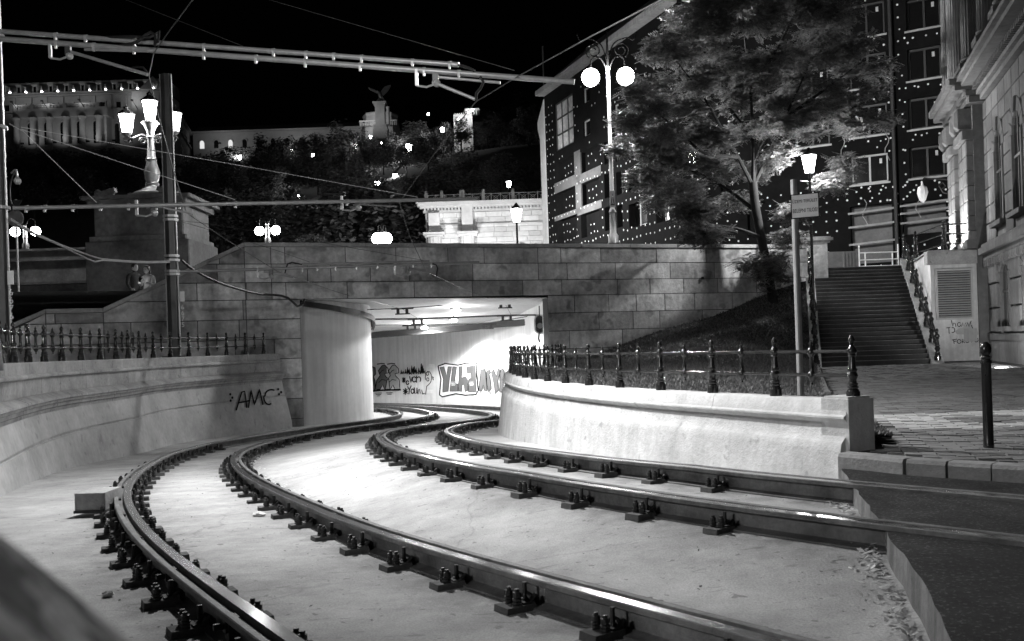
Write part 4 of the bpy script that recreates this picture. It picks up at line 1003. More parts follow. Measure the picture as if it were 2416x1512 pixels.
# main cornice: stacked mouldings, dentils, balustrade
for z0, z1, t in ((8.25, 8.4, 0.2), (8.42, 8.55, 0.3), (8.72, 8.86, 0.72), (8.87, 9.0, 0.85), (9.01, 9.1, 0.6)): bbox('cornice', S0, 2.0, z0, z1, -0.1, t, bev=0.03)
dm = MB().slab([(-0.05, 8.56), (0.05, 8.56), (0.05, 8.71), (-0.05, 8.71)], lambda a, b, t: AX * a - AN * t + Vector((0, 0, b)), -0.02, 0.42).mesh('dentil', M_BUILD)
for i in range(75): link('dentil', dm, bld, BO + AX * (1.9 - i * 0.19))
bal = MB().lathe([(0.06, 0), (0.06, 0.06), (0.04, 0.1), (0.085, 0.25), (0.05, 0.42), (0.035, 0.5), (0.06, 0.55), (0.06, 0.6)], n=8).mesh('baluster', M_BUILD, True)
for i in range(46): link('baluster', bal, bld, BO + AX * (1.5 - i * 0.27) - AN * 0.32 + Vector((0, 0, 9.1)))
bbox('balustrade_rail', S0, 1.7, 9.7, 9.86, 0.2, 0.46, bev=0.02)
def column(s_, t, z0, h, r, name='column'):
    c = bfr(s_, z0, t); col_ = MB(); col_.box((c.x, c.y, c.z + 0.08), (r * 2.7, r * 2.7, 0.16), rz=ang); col_.lathe([(r * 1.25, 0.16), (r * 1.25, 0.24), (r * 1.08, 0.28), (r * 1.15, 0.34), (r, 0.38)], c, 20); col_.lathe([(r, 0.38), (r, h * 0.4), (r * 0.86, h)], c, 40, flute=0.07)
    o = col_.build(name, M_BUILD, bld)
    cp = MB(); cp.lathe([(r * .88, h), (r * .95, h + 0.05), (r * .88, h + 0.1), (r * 1.1, h + 0.3), (r * 1.45, h + 0.42), (r * 1.0, h + 0.44), (r * 1.2, h + 0.6), (r * 1.6, h + 0.75)], c, 12, flute=0.25); cp.box((c.x, c.y, c.z + h + 0.82), (r * 3, r * 3, 0.13), rz=ang); cp.build('capital', M_BUILD, o)
for s_ in (4.7, 3.4, 0.4, -2.45, -5.0): column(s_, 0.45, 9.15 if s_ < 3 else 9.32, 3.7, 0.27)
for s_ in (-1.2, -3.75, -6.3):
    window(s_, 1.1, 9.4, 12.6, 0.5)
bbox('entablature', S0, 5.6, 14.0, 14.9, -0.1, 0.8, bev=0.05); bbox('entablature', S0, 5.8, 14.95, 15.3, -0.1, 1.3, bev=0.08)
# projecting entrance bay, floodlit from the landing
E0, E1, ET = 1.0, 5.2, 0.36
bay = bbox('entrance_bay', E0, E1, 0.2, 8.2, -0.1, ET)
def rust(s0_, s1_, z0, z1, n, t1, end=True):
    for i in range(n):
        a = z0 + (z1 - z0) * i / n; b = z0 + (z1 - z0) * (i + 1) / n
        MB().slab([(s0_, a + 0.012), (s1_, a + 0.012), (s1_, b - 0.012), (s0_, b - 0.012)], bfr, ET - 0.3, t1, bev=0.025).build('rusticated_block', M_BUILD, bld)
for s_ in (1.4, 2.25, 4.0, 4.85): rust(s_ - 0.36, s_ + 0.36, 3.75, 7.1, 7, ET + 0.22)
for s_ in (1.4, 2.25, 4.0, 4.85):
    bbox('pilaster_base', s_ - 0.41, s_ + 0.41, 3.66, 3.95, ET - 0.2, ET + 0.32, bev=0.04); bbox('pilaster_cap', s_ - 0.41, s_ + 0.41, 7.12, 7.42, ET - 0.2, ET + 0.36, bev=0.05)
    bbox('scroll_bracket', s_ - 0.2, s_ + 0.2, 7.5, 8.15, ET - 0.2, ET + 0.5, bev=0.1)
for z0, z1, t in ((8.2, 8.4, 0.55), (8.42, 8.6, 0.65), (8.62, 8.78, 0.95), (8.8, 9.0, 1.1), (9.02, 9.3, 0.8)): bbox('bay_cornice', E0 - 0.4, E1 + 0.3, z0, z1, -0.1, t, bev=0.05)
n = 12
dp = [(2.65, 3.66), (3.6, 3.66)] + [(3.125 + 0.475 * math.cos(math.pi * i / n), 5.9 + 0.475 * math.sin(math.pi * i / n)) for i in range(n + 1)]
door = MB().slab(dp, bfr, ET - 0.1, ET + 0.006).build('door', M_GLASS, bld)
fr = MB(); fr.slab([(3.09, 3.66), (3.16, 3.66), (3.16, 6.3), (3.09, 6.3)], bfr, ET, ET + 0.04); fr.slab([(2.65, 5.8), (3.6, 5.8), (3.6, 5.9), (2.65, 5.9)], bfr, ET, ET + 0.05); fr.build('frame', M_FRAMEDK, door)
for s_ in ():
    pts = [(s_ + 0.42 * math.cos(a), 6.55 + 0.6 * math.sin(a)) for a in np.linspace(0, 2 * math.pi, 21)[:-1]]
    o = MB().slab(pts, bfr, ET - 0.1, ET + 0.05).build('oval_window', M_GLASS, bld)
    for k in range(12):
        a0, a1 = 2 * math.pi * k / 12, 2 * math.pi * (k + 1) / 12 - 0.03
        MB().slab([(s_ + 0.42 * math.cos(a0), 6.55 + 0.6 * math.sin(a0)), (s_ + 0.56 * math.cos(a0), 6.55 + 0.76 * math.sin(a0)), (s_ + 0.56 * math.cos(a1), 6.55 + 0.76 * math.sin(a1)), (s_ + 0.42 * math.cos(a1), 6.55 + 0.6 * math.sin(a1))], bfr, ET - 0.02, ET + 0.14, bev=0.02).build('frame_stone', M_BUILD, o)
# bracket lantern on the bay
p0 = bfr(E1 + 0.1, 6.4, ET + 0.1); lb = thing('bracket_lantern', 'small unlit lantern hanging from a scrolled wall bracket', 'lantern', p0)
q = Vector((P(2180, 436, p0.y).x - p0.x, 0, 0)); L = q.x
MB().tube([(0, 0, 0.1), (L * 0.5, 0, 0.16), (L, 0, 0.2), (L * 1.08, 0, 0.1)], 0.03, 6).build('arm', M_IRON, lb, smooth=True)
MB().tube([(0, 0, -0.4), (L * .3, 0, -0.35), (L * .45, 0, -0.1), (L * .3, 0, 0.02), (L * .2, 0, -.12), (L * .33, 0, -.2)], 0.022, 6).build('scroll', M_IRON, lb, smooth=True)
MB().lathe([(0.04, 0), (0.12, 0.1), (0.2, 0.35), (0.16, 0.55), (0.05, 0.62), (0.02, 0.75)], (L * 1.08, 0, -0.68), 8).build('lamp_shade', M_FRAME, lb, smooth=True)
# uplights: one in the paving, one at the bay
p = Z(2362, 869, KERB_Z)
ul = thing('ground_uplight', 'round uplight set in the paving, glowing near the building', 'lamp', p)
MB().lathe([(0.19, -0.02), (0.19, 0.018), (0.15, 0.02)], n=16).build('rim', M_GALV, ul); MB().lathe([(0.145, 0.0), (0.145, 0.024)], n=16).build('lens', E_LAMP, ul)
light(ul, (0, 0, 0.06), 900, 0.06, 'SPOT', tuple(bfr(-1.5, 3.5, 0) - p), 100, 0.8)
for s_, w_, lab in ((1.8, 900, 'small floodlight at the foot of the near bay pilaster'), (4.4, 900, 'small floodlight at the foot of the far bay pilaster')):
    c = bfr(s_, lz + 0.16, ET + 0.9); fl = thing('floodlight', lab, 'lamp', c, 'facade floodlights')
    MB().box((0, 0, -0.04), (0.25, 0.16, 0.1)).build('housing', M_IRON, fl); MB().box((0, 0, 0.02), (0.2, 0.12, 0.02)).build('lens', E_LAMP, fl)
    light(fl, (0, 0, 0.08), w_, 0.06, 'SPOT', tuple(bfr(s_, 4.8, ET) - c), 115, 0.9)

# ================================================================== lawn slope between fence, overpass and stairs
low = [Vector((v.x, v.y, RTOP - 0.02)) for v in offset(RWT, 0.24)]
jp = [wsz(1380, 845), wsz(1429, 827), wsz(1543, 784), wsz(1677, 747), wsz(1778, 706), wsz(1830, 690), wsz(1905, 660)]
def z_wall(s_): return float(np.interp(s_, [q[0] for q in jp], [q[1] for q in jp]))
def lawn_z(x, y):
    s_ = x * EN - 0.0; s_ = (Vector((x, y, 0)) - OR).dot(ED)
    dist = -(Vector((x, y, 0)) - OR).dot(Vector((-NN.x, -NN.y, 0)))       # metres in front of the overpass
    dist = (Vector((x, y, 0)) - OR).dot(NN)
    zw = max(RTOP - 0.05, z_wall(s_)); run = 13.0
    t = min(1, max(0, 1 - dist / run)); z = RTOP - 0.06 + (zw - RTOP + 0.05) * (t ** 1.4)
    # falls to the yard edge along the paving
    zr = KERB_Z + 0.05 + max(0, (y - SB)) * (TOPZ - KERB_Z) / (ST - SB); rx = xl_pav(y) if y < 28 else sx(y, -1) - 0.2
    k = min(1, max(0, (rx - x) / 2.4)); return zr + (z - zr) * k ** 0.8
def lawn_l(y): return float(np.interp(y, [v.y for v in low], [v.x for v in low]))
mb = MB(); ys = np.arange(q0.y + 0.35, 36.5, 0.4); nx = 40; vs = []
def lawn_r(y): return xl_pav(y) + 0.05 if y < 28.0 else sx(y, -1) - 0.25
for y in ys:
    x0, x1 = lawn_l(y), lawn_r(y)
    for i in range(nx): x = x0 + (x1 - x0) * i / (nx - 1); vs.append((x, y, lawn_z(x, y) if y < 28 else lawn_z(x, y)))
mb.add(vs, [(j * nx + i, j * nx + i + 1, (j + 1) * nx + i + 1, (j + 1) * nx + i) for j in range(len(ys) - 1) for i in range(nx - 1)])
struct(mb.build('lawn', M_GRASSG, smooth=True))
mb = MB(); N = 70000
yy = q0.y + 0.4 + RNG.random(N) ** 1.2 * (33.5 - q0.y)
vs = []; fs = []
for y in yy:
    x0, x1 = lawn_l(y), lawn_r(y); x = x0 + (x1 - x0) * random.random(); z = lawn_z(x, y); h = random.uniform(0.02, 0.05) * (1 + y * 0.02); a = random.uniform(0, 6.28); w_ = 0.006 + y * 0.0007
    dx, dy = math.cos(a) * w_, math.sin(a) * w_; lx, ly = random.uniform(-.05, .05), random.uniform(-.05, .05); k = len(vs)
    vs += [(x - dx, y - dy, z), (x + dx, y + dy, z), (x + lx, y + ly, z + h)]; fs.append((k, k + 1, k + 2))
mb.add(vs, fs); tag(mb.build('grass', M_GRASS, fix=False), 'short rough grass on the slope behind the fence', 'grass', kind='stuff')
# kerb of the lawn along the paving
lk = thing('lawn_kerb', None, None); lk['kind'] = 'structure'; del_ = None
yk = np.arange(gp[0].y - 0.3, 27.5, 0.9)
for y in yk:
    a, b = Vector((xl_pav(y) - 0.03, y, 0)), Vector((xl_pav(y + 0.88) - 0.03, y + 0.88, 0)); MB().bar(a + Vector((0, 0, 0.11)), b + Vector((0, 0, 0.11)), 0.1, 0.22).build('kerb_stone', M_KERB, lk)
# ================================================================== dotted building under renovation
FA, FB, FC = P(1292, 500, 75), P(1612, 500, 55), P(2250, 500, 47.6)
FA.z = FB.z = FC.z = 0; ETOP = 20.6
dot = thing('renovated_building', 'dark building clad in black insulation boards studded with white dots', 'building')
def frame_of(a, b):
    d = (b - a); L = d.length; e = d.normalized(); n = Vector((e.y, -e.x, 0)); return (lambda s_, z, t: a + e * s_ + n * t + Vector((0, 0, z))), L
f1, L1_ = frame_of(FA, FB); f2, L2_ = frame_of(FB, FC)
def inside_any(s_, z, holes, m=0.12): return any(h[0] - m < s_ < h[1] + m and h[2] - m < z < h[3] + m for h in holes)
def facade(fr, L, holes, ztop, kind):
    # wall as slabs between the openings (openings are recessed)
    zs = sorted({3.0, ztop} | {h[2] for h in holes} | {h[3] for h in holes}); w_ = MB()
    for z0, z1 in zip(zs, zs[1:]):
        zc = (z0 + z1) / 2; cur = 0.0
        for h in sorted(holes):
            if h[2] < zc < h[3]:
                if h[0] > cur: w_.slab([(cur, z0), (h[0], z0), (h[0], z1), (cur, z1)], fr, -0.5, 0.0)
                cur = max(cur, h[1])
        if cur < L: w_.slab([(cur, z0), (L, z0), (L, z1), (cur, z1)], fr, -0.5, 0.0)
    return w_.build(kind, M_BLACKB, dot)
def dots(fr, name, pts, r):
    m_ = MB()
    for s_, z, t in pts:
        s_ += random.uniform(-.09, .09); z += random.uniform(-.08, .08)
        if random.random() < .1: continue
        rr = r * random.uniform(0.8, 1.1)
        ring = [(s_ + rr * math.cos(a), z + rr * math.sin(a)) for a in np.linspace(0, 2 * math.pi, 7)[:-1]]
        m_.add([fr(a, b, t + 0.03) for a, b in ring], [tuple(range(6))])
    return stuff(m_.build(name, M_DOT, dot, fix=False))
def uv_on(fr_a, fr_b, u, v):           # picture point to (s,z) on a facade
    e = (fr_b - fr_a).normalized(); a, b = ray(u, v); den = e.x - a * e.y; s_ = (a * fr_a.y - fr_a.x) / den; d = fr_a.y + s_ * e.y; return s_, EYE + b * d
def h1(u0, v0, u1, v1):
    s0_, z0 = uv_on(FA, FB, u0, v1); s1_, z1 = uv_on(FA, FB, u1, v0); _, z0b = uv_on(FA, FB, u1, v1); _, z1b = uv_on(FA, FB, u0, v0); return (s0_, s1_, (z0 + z0b) / 2, (z1 + z1b) / 2)
def T3(x, y): return (1207.5 + 0.3354 * x, 0.3354 * y)
def h3(x0, y0, x1, y1): a, b = T3(x0, y0), T3(x1, y1); return h1(a[0], a[1], b[0], b[1])
recess = [h3(320, 1110, 442, 1255), h3(478, 1040, 605, 1200), h3(325, 1330, 450, 1495), h3(484, 1270, 612, 1435), h3(328, 1530, 455, 1700), h3(488, 1490, 615, 1660), h3(650, 985, 700, 1150), h3(652, 1215, 704, 1390), h3(655, 1450, 706, 1620), h3(730, 970, 768, 1130), h3(735, 1205, 772, 1370), h3(740, 1440, 775, 1600), h3(820, 1180, 940, 1330), h3(825, 1420, 945, 1590), h3(1010, 1200, 1095, 1280), h3(1015, 1420, 1100, 1560)]
upper = [h3(308, 690, 425, 1040), h3(502, 840, 548, 955), h3(718, 730, 748, 840), h3(500, 610, 545, 720)]
facade(f1, L1_, recess + upper, ETOP, 'facade')
for h in recess + upper: MB().slab([(h[0] - .02, h[2] - .02), (h[1] + .02, h[2] - .02), (h[1] + .02, h[3] + .02), (h[0] - .02, h[3] + .02)], f1, -0.9, -0.45).build('recess_back', M_BLACKB, dot)
def pwin(fr, h, t=-0.3, nv=1, nh=0, m=None, fw_=0.09, frame=M_FRAME):
    wn = MB().slab([(h[0], h[2]), (h[1], h[2]), (h[1], h[3]), (h[0], h[3])], fr, t - 0.05, t).build('window', m or M_GLASS, dot)
    b = MB()
    for (a0, a1, b0, b1) in ((h[0], h[0] + fw_, h[2], h[3]), (h[1] - fw_, h[1], h[2], h[3]), (h[0], h[1], h[2], h[2] + fw_), (h[0], h[1], h[3] - fw_, h[3])): b.slab([(a0, b0), (a1, b0), (a1, b1), (a0, b1)], fr, t, t + 0.06)
    for i in range(nv): c = h[0] + (h[1] - h[0]) * (i + 1) / (nv + 1); b.slab([(c - fw_ / 2, h[2]), (c + fw_ / 2, h[2]), (c + fw_ / 2, h[3]), (c - fw_ / 2, h[3])], fr, t, t + 0.055)
    for i in range(nh): c = h[2] + (h[3] - h[2]) * (i + 1) / (nh + 1); b.slab([(h[0], c - fw_ / 2), (h[1], c - fw_ / 2), (h[1], c + fw_ / 2), (h[0], c + fw_ / 2)], fr, t, t + 0.05)
    b.build('frame', frame, wn); return wn
M_REFL = mat('glass with painted reflections', 0.55, 0.25, var=0.6, scale=0.35, spec=0.8)  # bright reflections painted in as a pale mottled base colour
pwin(f1, upper[0], -0.15, 2, 2, M_REFL, 0.12, M_FRAMEDK)
for h in upper[1:]: pwin(f1, h, -0.2, 0, 0)
for h in recess[6:]: pwin(f1, (h[0] + (h[1] - h[0]) * 0.45, h[1], h[2], h[3]), -0.3, 0, 0)
# pale adhesive strips on the left bays
for r_ in ((300, 1255, 470, 1330), (455, 1200, 625, 1270), (300, 1495, 470, 1530), (460, 1435, 630, 1490), (442, 1060, 478, 1260), (452, 1270, 484, 1500)):
    h = h3(*r_); MB().slab([(max(0.02, h[0]), h[2]), (h[1], h[2]), (h[1], h[3]), (max(0.02, h[0]), h[3])], f1, -0.1, 0.012).build('adhesive_board', M_GREYB, dot)
pts = []
z = 4.0
while z < ETOP - 1.0:
    s_ = 0.35
    while s_ < L1_ - 0.3:
        if not inside_any(s_, z, recess + upper, 0.05) and (z < 14.5 or s_ < 2.2 or random.random() < 0.25): pts.append((s_, z, 0.0))
        elif inside_any(s_, z, recess[:6], -0.15): pts.append((s_, z, -0.44))
        s_ += 0.62
    z += 0.62
dots(f1, 'dowel_caps', pts, 0.072)
# facade 2
def h2(x0, y0, x1, y1):      # enlarged view 4
    a, b = (1811 + .3354 * x0, .3354 * y0), (1811 + .3354 * x1, .3354 * y1)
    s0_, z0 = uv_on(FB, FC, a[0], b[1]); s1_, z1 = uv_on(FB, FC, b[0], a[1]); _, z0b = uv_on(FB, FC, b[0], b[1]); _, z1b = uv_on(FB, FC, a[0], a[1]); return (s0_, s1_, (z0 + z0b) / 2, (z1 + z1b) / 2)
wins = [h2(585, 1085, 842, 1290), h2(580, 735, 835, 955), h2(570, 380, 828, 615), h2(1000, 1025, 1240, 1245), h2(992, 680, 1230, 900), h2(985, 330, 1215, 555), h2(975, -20, 1210, 200), h2(560, 20, 815, 260), h2(180, 480, 420, 690), h2(190, 850, 430, 1030)]
doors = [h2(590, 1440, 870, 1850), h2(950, 1410, 1250, 1640), h2(-560, 1640, -420, 1800), h2(-330, 1150, -200, 1400), h2(-140, 1420, -20, 1660)]
facade(f2, L2_, wins + doors, ETOP + 4, 'facade')
for h in wins + doors: MB().slab([(h[0] - .02, h[2] - .02), (h[1] + .02, h[2] - .02), (h[1] + .02, h[3] + .02), (h[0] - .02, h[3] + .02)], f2, -1.2, -0.45).build('recess_back', M_BLACKB, dot)
for i, h in enumerate(wins):
    fr_ = M_FRAME if i in (0,) else M_FRAMEDK
    wn = pwin(f2, h, -0.25, 1, 0, None, 0.1, fr_)
    MB().slab([(h[0] - 0.1, h[2] - 0.09), (h[1] + 0.1, h[2] - 0.09), (h[1] + 0.1, h[2]), (h[0] - 0.1, h[2])], f2, -0.3, 0.06).build('sill', M_FRAME, wn)
    c = h[0] + (h[1] - h[0]) * 0.7; cz = (h[2] + h[3]) / 2 + 0.1
    if i in (1,):
        x_ = MB()
        for sg_ in (-1, 1): x_.slab([(c - 0.3, cz - sg_ * 0.3 - .02), (c + 0.3, cz + sg_ * 0.3 - .02), (c + 0.3, cz + sg_ * 0.3 + .02), (c - 0.3, cz - sg_ * 0.3 + .02)], f2, -0.24, -0.22 + 0.004 * sg_)
        x_.build('tape_cross', M_PAINTL, wn)
    MB().slab([(h[1] - 0.45, h[3] - 0.5), (h[1] - 0.32, h[3] - 0.5), (h[1] - 0.32, h[3] - 0.25), (h[1] - 0.45, h[3] - 0.25)], f2, -0.24, -0.225).build('sticker', M_SIGN, wn)
for h in doors[:2]:                      # boards nailed over the ground-floor openings
    MB().slab([(h[0], h[2]), (h[1], h[2]), (h[1], h[3]), (h[0], h[3])], f2, -0.42, -0.4).build('inner_wall', M_GREYB, dot)
    for k in (0.32, 0.62, 0.86):
        z0 = h[2] + (h[3] - h[2]) * k; MB().slab([(h[0] - 0.1, z0), (h[1] + 0.1, z0 + 0.1), (h[1] + 0.1, z0 + 0.20), (h[0] - 0.1, z0 + 0.10)], f2, -0.02, 0.05).build('board', M_WOOD, dot)
pts = []
drain = uv_on(FB, FC, 1811 + .3354 * 885, 300)[0]
for k in range(-3, 4):
    if k == 0: continue
    z = 4.0
    while z < ETOP + 3.5: pts.append((drain + k * 0.42, z + (k % 2) * 0.25, 0.0)); z += 0.62
for r_ in range(12):                     # bands between the storeys
    pass
for h in wins[:7]:
    for dz in (-0.35, -0.95):
        s_ = h[0] - 0.2
        while s_ < h[1] + 0.3: pts.append((s_, h[2] + dz, 0.0)); s_ += 0.55
z = 3.8
while z < 9.0:
    s_ = 0.2
    while s_ < L2_: pts.append((s_, z, 0)); s_ += 0.6
    z += 0.55
z = 9.0
while z < 17:
    s_ = 0.3
    while s_ < 5.5:
        if random.random() < 0.3: pts.append((s_, z, 0))
        s_ += 0.62
    z += 0.6
pts = [p_ for p_ in pts if not inside_any(p_[0], p_[1], wins + doors, 0.1) and p_[1] > 3.6 and 0.1 < p_[0] < L2_]
dots(f2, 'dowel_caps', pts, 0.055)
p_ = f2(drain, 0, 0.14); MB().tube([(p_.x, p_.y, 3.4), (p_.x, p_.y, ETOP + 4)], 0.1, 8).build('drainpipe', M_FRAMEDK, dot, smooth=True)
for s_ in (9.2,): pass
for s_k, zt in ((9.0, 11.5), (11.2, 11.3), (12.6, 8.2), (10.0, 8.1), (16, 9.4)):
    q = [f2(s_k + 0.12 * math.sin(i * 1.3), zt - i * 0.22, 0.05 + 0.02 * math.sin(i)) for i in range(7)]; MB().tube(q, 0.022, 5).build('loose_cable', M_PAINTL, dot, smooth=True)
# plastered end strip with its bracketed eaves, roof slope
mb = MB(); e1 = (FB - FA).normalized()
f0 = lambda s_, z, t: FA - e1 * s_ + Vector((e1.y, -e1.x, 0)) * t + Vector((0, 0, z))
MB().slab([(0.0, 3), (1.05, 3), (1.05, ETOP - 3.2), (1.5, ETOP - 2.2), (1.5, ETOP - 1.7), (0.0, ETOP - 0.2)], f0, -4, 0.05).build('end_strip', mat('fresh pale plaster', 0.8, 0.8, var=0.12, scale=0.8, streak=0.1), dot)
MB().slab([(0.0, ETOP), (L1_, ETOP), (L1_, ETOP + 0.35), (0.0, ETOP + 0.35)], f1, -0.6, 0.75).build('eaves', M_PLAST, dot)
rf = MB(); a, b = f1(-0.4, ETOP + 0.36, 0.6), f1(L1_, ETOP + 0.36, 0.6); c, d_ = f1(L1_, ETOP + 5, -5), f1(-0.4, ETOP + 5, -5); rf.add([a, b, c, d_, a - Vector((0, 0, .2)), b - Vector((0, 0, .2)), c - Vector((0, 0, .2)), d_ - Vector((0, 0, .2))], [(0, 1, 2, 3), (7, 6, 5, 4), (0, 4, 5, 1), (1, 5, 6, 2), (2, 6, 7, 3), (3, 7, 4, 0)]); rf.build('roof', M_PALROOF, dot)
for (u, v) in ((1283, 215),): 
    q = P(u, v, 76); MB().tube([q, q + Vector((0, 0, 3.6))], 0.07, 6).build('roof_mast', M_FRAMEDK, dot)
# crates and fence panels at its foot
bx = thing('site_cabinet', 'grey ribbed site cabinet standing at the head of the stairs', 'cabinet', P(1975, 622, 42))
bx.location.z = TOPZ
MB().box((0, 0, 0.6), (1.6, 0.8, 1.1)).build('body', M_GREYB, bx)
for i in range(5): MB().box((0.15 + 0.14 * i, -0.42, 0.6), (0.06, 0.05, 1.0)).build('rib', M_GREYB, bx)
for i in (-0.3, 0.2): MB().box((i, -0.42, 0.2), (0.16, 0.03, 0.16)).build('notice', M_SIGN, bx)
for k, (u, lab) in enumerate(((2045, 'pale steel barrier panel with two rails at the head of the stairs'),)):
    c = P(2073, 620, 40); c.z = TOPZ + 0.0; br = thing('site_barrier', lab, 'barrier', c)
    W_ = (P(2120, 600, 40) - P(2028, 600, 40)).x
    for x in (-W_ / 2, -W_ / 2 + 0.25, W_ / 2 - .25, W_ / 2): MB().tube([(x, 0, 0.05), (x, 0, 1.25 if abs(x) > W_ / 2 - .1 else 0.95)], 0.03, 8).build('post', M_PAINTW, br)
    for z in (0.15, 0.35, 0.62, 0.92): MB().tube([(-W_ / 2, 0, z), (W_ / 2, 0, z)], 0.028, 8).build('bar', M_PAINTW, br)

# ================================================================== lit stone portal on the square
PD = 92.0; kx = PD / FPX
def pz(v, u=1130): return P(u, v, PD).z
portal = thing('tunnel_portal', 'floodlit pale stone portal with cornice, dentils and fluted column heads', 'portal')
xa, xb = P(1003, 500, PD).x, P(1330, 500, PD).x
def pbox(name, x0, x1, v0, v1, t0, t1, u=1130, bev=0.0, m=M_PORTAL):
    z1, z0 = pz(v0, u), pz(v1, u); return MB().slab([(x0, z0), (x1, z0), (x1, z1), (x0, z1)], lambda a, b, t: Vector((a, PD - t, b)), t0, t1, bev=bev).build(name, m, portal)
MB().slab([(xa, 2), (xb, 2), (xb, pz(485)), (xa, pz(485))], lambda a, b, t: Vector((a, PD - t, b)), -4, 0).build('wall_core', M_PORTAL, portal)
rws = [500, 512, 524, 536, 548, 560, 572, 584]
for r_, (v0, v1) in enumerate(zip(rws, rws[1:])):
    x = xa; 
    while x < xb - 0.1:
        x1 = min(xb, x + random.uniform(1.1, 1.9)); pbox('ashlar_block', x + .02, x1 - .02, v0 + .3, v1 - .3, -0.1, 0.05 + random.uniform(0, 0.05), bev=0.03); x = x1
for v0, v1, t, dx in ((476, 484, 0.9, 0.7), (484.3, 489, 0.7, 0.5), (494, 499, 0.35, 0.2), (528, 532, 0.22, 0.1)): pbox('cornice', xa - dx, xb, v0, v1, -0.1, t, bev=0.06)
x = xa; dn = MB().box((0, 0, 0), (0.16, 0.2, 0.19)).mesh('dentil', M_PORTAL)
while x < xb: link('dentil', dn, portal, (x, PD - 0.45, pz(491.7))); x += 0.33
for u0 in (1022, 1100):
    c = P(u0 + 4, 560, PD)
    pbox('pilaster', c.x - 0.55, c.x + 0.55, 474 if u0 > 1050 else 500, 545, -0.1, 0.75, bev=0.05)
    pbox('capital', c.x - 1.05, c.x + 1.05, 548, 553, -0.1, 1.5, bev=0.06); pbox('capital', c.x - 0.9, c.x + 0.9, 553.2, 558, -0.1, 1.35, bev=0.15)
    cl = MB(); cl.lathe([(0.72, -8), (0.68, 0)], (c.x, PD - 0.7, pz(558.3)), 24, flute=0.08); cl.build('column', M_PORTAL, portal)
for u0, lab in ((1040, 'unseen fill lamp added to brighten the left part of the portal'), (1170, 'unseen fill lamp added to brighten the middle of the portal')):
    c = P(u0, 640, 82); fl = thing('portal_fill_lamp', lab, 'lamp', (c.x, c.y, 3.7)); MB().box((0, 0, 0), (.7, .4, .4)).build('housing', M_FRAMEDK, fl); light(fl, (0, .2, .5), 8000, .3, 'SPOT', (0, 10, 8), 130, .9)  # added lamps, hidden behind the overpass, to brighten the portal
# railing above the portal
prl = thing('terrace_railing', 'iron lattice railing along the top of the lit portal', 'railing')
ya = PD + 1.0
def rail_seg(x0, x1, z):
    n = int((x1 - x0) / 0.9)
    for i in range(n + 1):
        x = x0 + (x1 - x0) * i / n; MB().tube([(x, ya, z), (x, ya, z + 0.95)], 0.035, 5).build('bar', M_FRAME, prl)
        if i < n:
            w_ = (x1 - x0) / n; b = MB(); b.bar((x, ya, z + .12), (x + w_, ya, z + .85), 0.03, 0.03); b.bar((x, ya + .012, z + .85), (x + w_, ya + .012, z + .12), 0.03, 0.03); b.tube([(x + w_ / 2 + .2 * math.cos(a), ya - .02, z + .48 + .2 * math.sin(a)) for a in np.linspace(0, 6.28, 9)], 0.02, 4); b.build('lattice', M_FRAME, prl)
    for zz in (0.1, 0.9): MB().bar((x0, ya - .04, z + zz), (x1, ya - .04, z + zz), 0.06, 0.05).build('rail_bar', M_FRAME, prl)
rail_seg(P(1005, 470, ya).x, P(1290, 470, ya).x, pz(475.5))
for u0 in (1005, 1042, 1087, 1092, 1140, 1210):
    c = P(u0, 470, ya); m_ = MB(); m_.box((c.x, ya, pz(475) + .5), (0.3, 0.3, 1.15)); m_.ball((c.x, ya, pz(475) + 1.2), 0.16, 8, 6); m_.build('post', M_PORTAL, prl)
# terrace ground behind
mb = MB(); z = pz(477); mb.add([(xa + .2, PD + .3, z), (xb + 12, PD + .3, z), (xb + 12, PD + 12, z), (xa + .2, PD + 12, z)], [(0, 1, 2, 3)]); struct(mb.build('terrace', M_SOIL))
# shell fountain in front
c = P(1232, 590, 62); sh = thing('shell_fountain', 'carved stone fan with a mask below the bright lantern', 'fountain', (c.x, c.y, 3.4))
MB().box((0, 0, 1.4), (3.4, 1.0, 2.8)).build('basin', M_PORTAL, sh)
for i in range(9):
    a = math.radians(20 + i * 17.5); MB().bar((0, -0.3, 2.6), (2.2 * math.cos(a) * 1.3, -0.2, 2.6 + 1.75 * math.sin(a)), 0.36, 0.14).build('fan_blade', M_PORTAL, sh)
MB().ball((0, -0.55, 3.4), 0.5, 12, 9, sq=(1, .6, 1.2)).build('mask', M_PORTAL, sh, smooth=True)

# ================================================================== castle hill, palace, statue
def hill_z(x, y):
    prof = np.interp(y, [60, 96, 106, 130, 170, 205, 240, 262, 400, 900], [3.3, 3.3, 12, 20, 29, 37, 47, 53, 53, 46])
    side = np.interp(x, [-260, -150, -60, -30, 0, 40, 120, 260], [-6, -2, 0, 4, 9, 15, 26, 30]); k = np.interp(y, [96, 140], [0, 1])
    return float(prof + side * k * 0.7 + 1.6 * math.sin(x * 0.09 + y * .05) * k)
mb = MB(); ys = list(np.arange(64, 120, 4)) + list(np.arange(120, 420, 12)); xs = list(np.arange(-260, 262, 10)); n = len(xs)
mb.add([(x, y, hill_z(x, y)) for y in ys for x in xs], [(j * n + i, j * n + i + 1, (j + 1) * n + i + 1, (j + 1) * n + i) for j in range(len(ys) - 1) for i in range(n - 1)])
struct(mb.build('hill', M_SOIL, smooth=True))
HD = 250.0; hk = HD / FPX
pal = thing('palace', 'floodlit palace wing on the hill with dormers, balcony and tall columns', 'palace')
def hx(u, v=260): return P(u, v, HD).x
UR = 200.0
def hz(v): return P(UR, v, HD).z
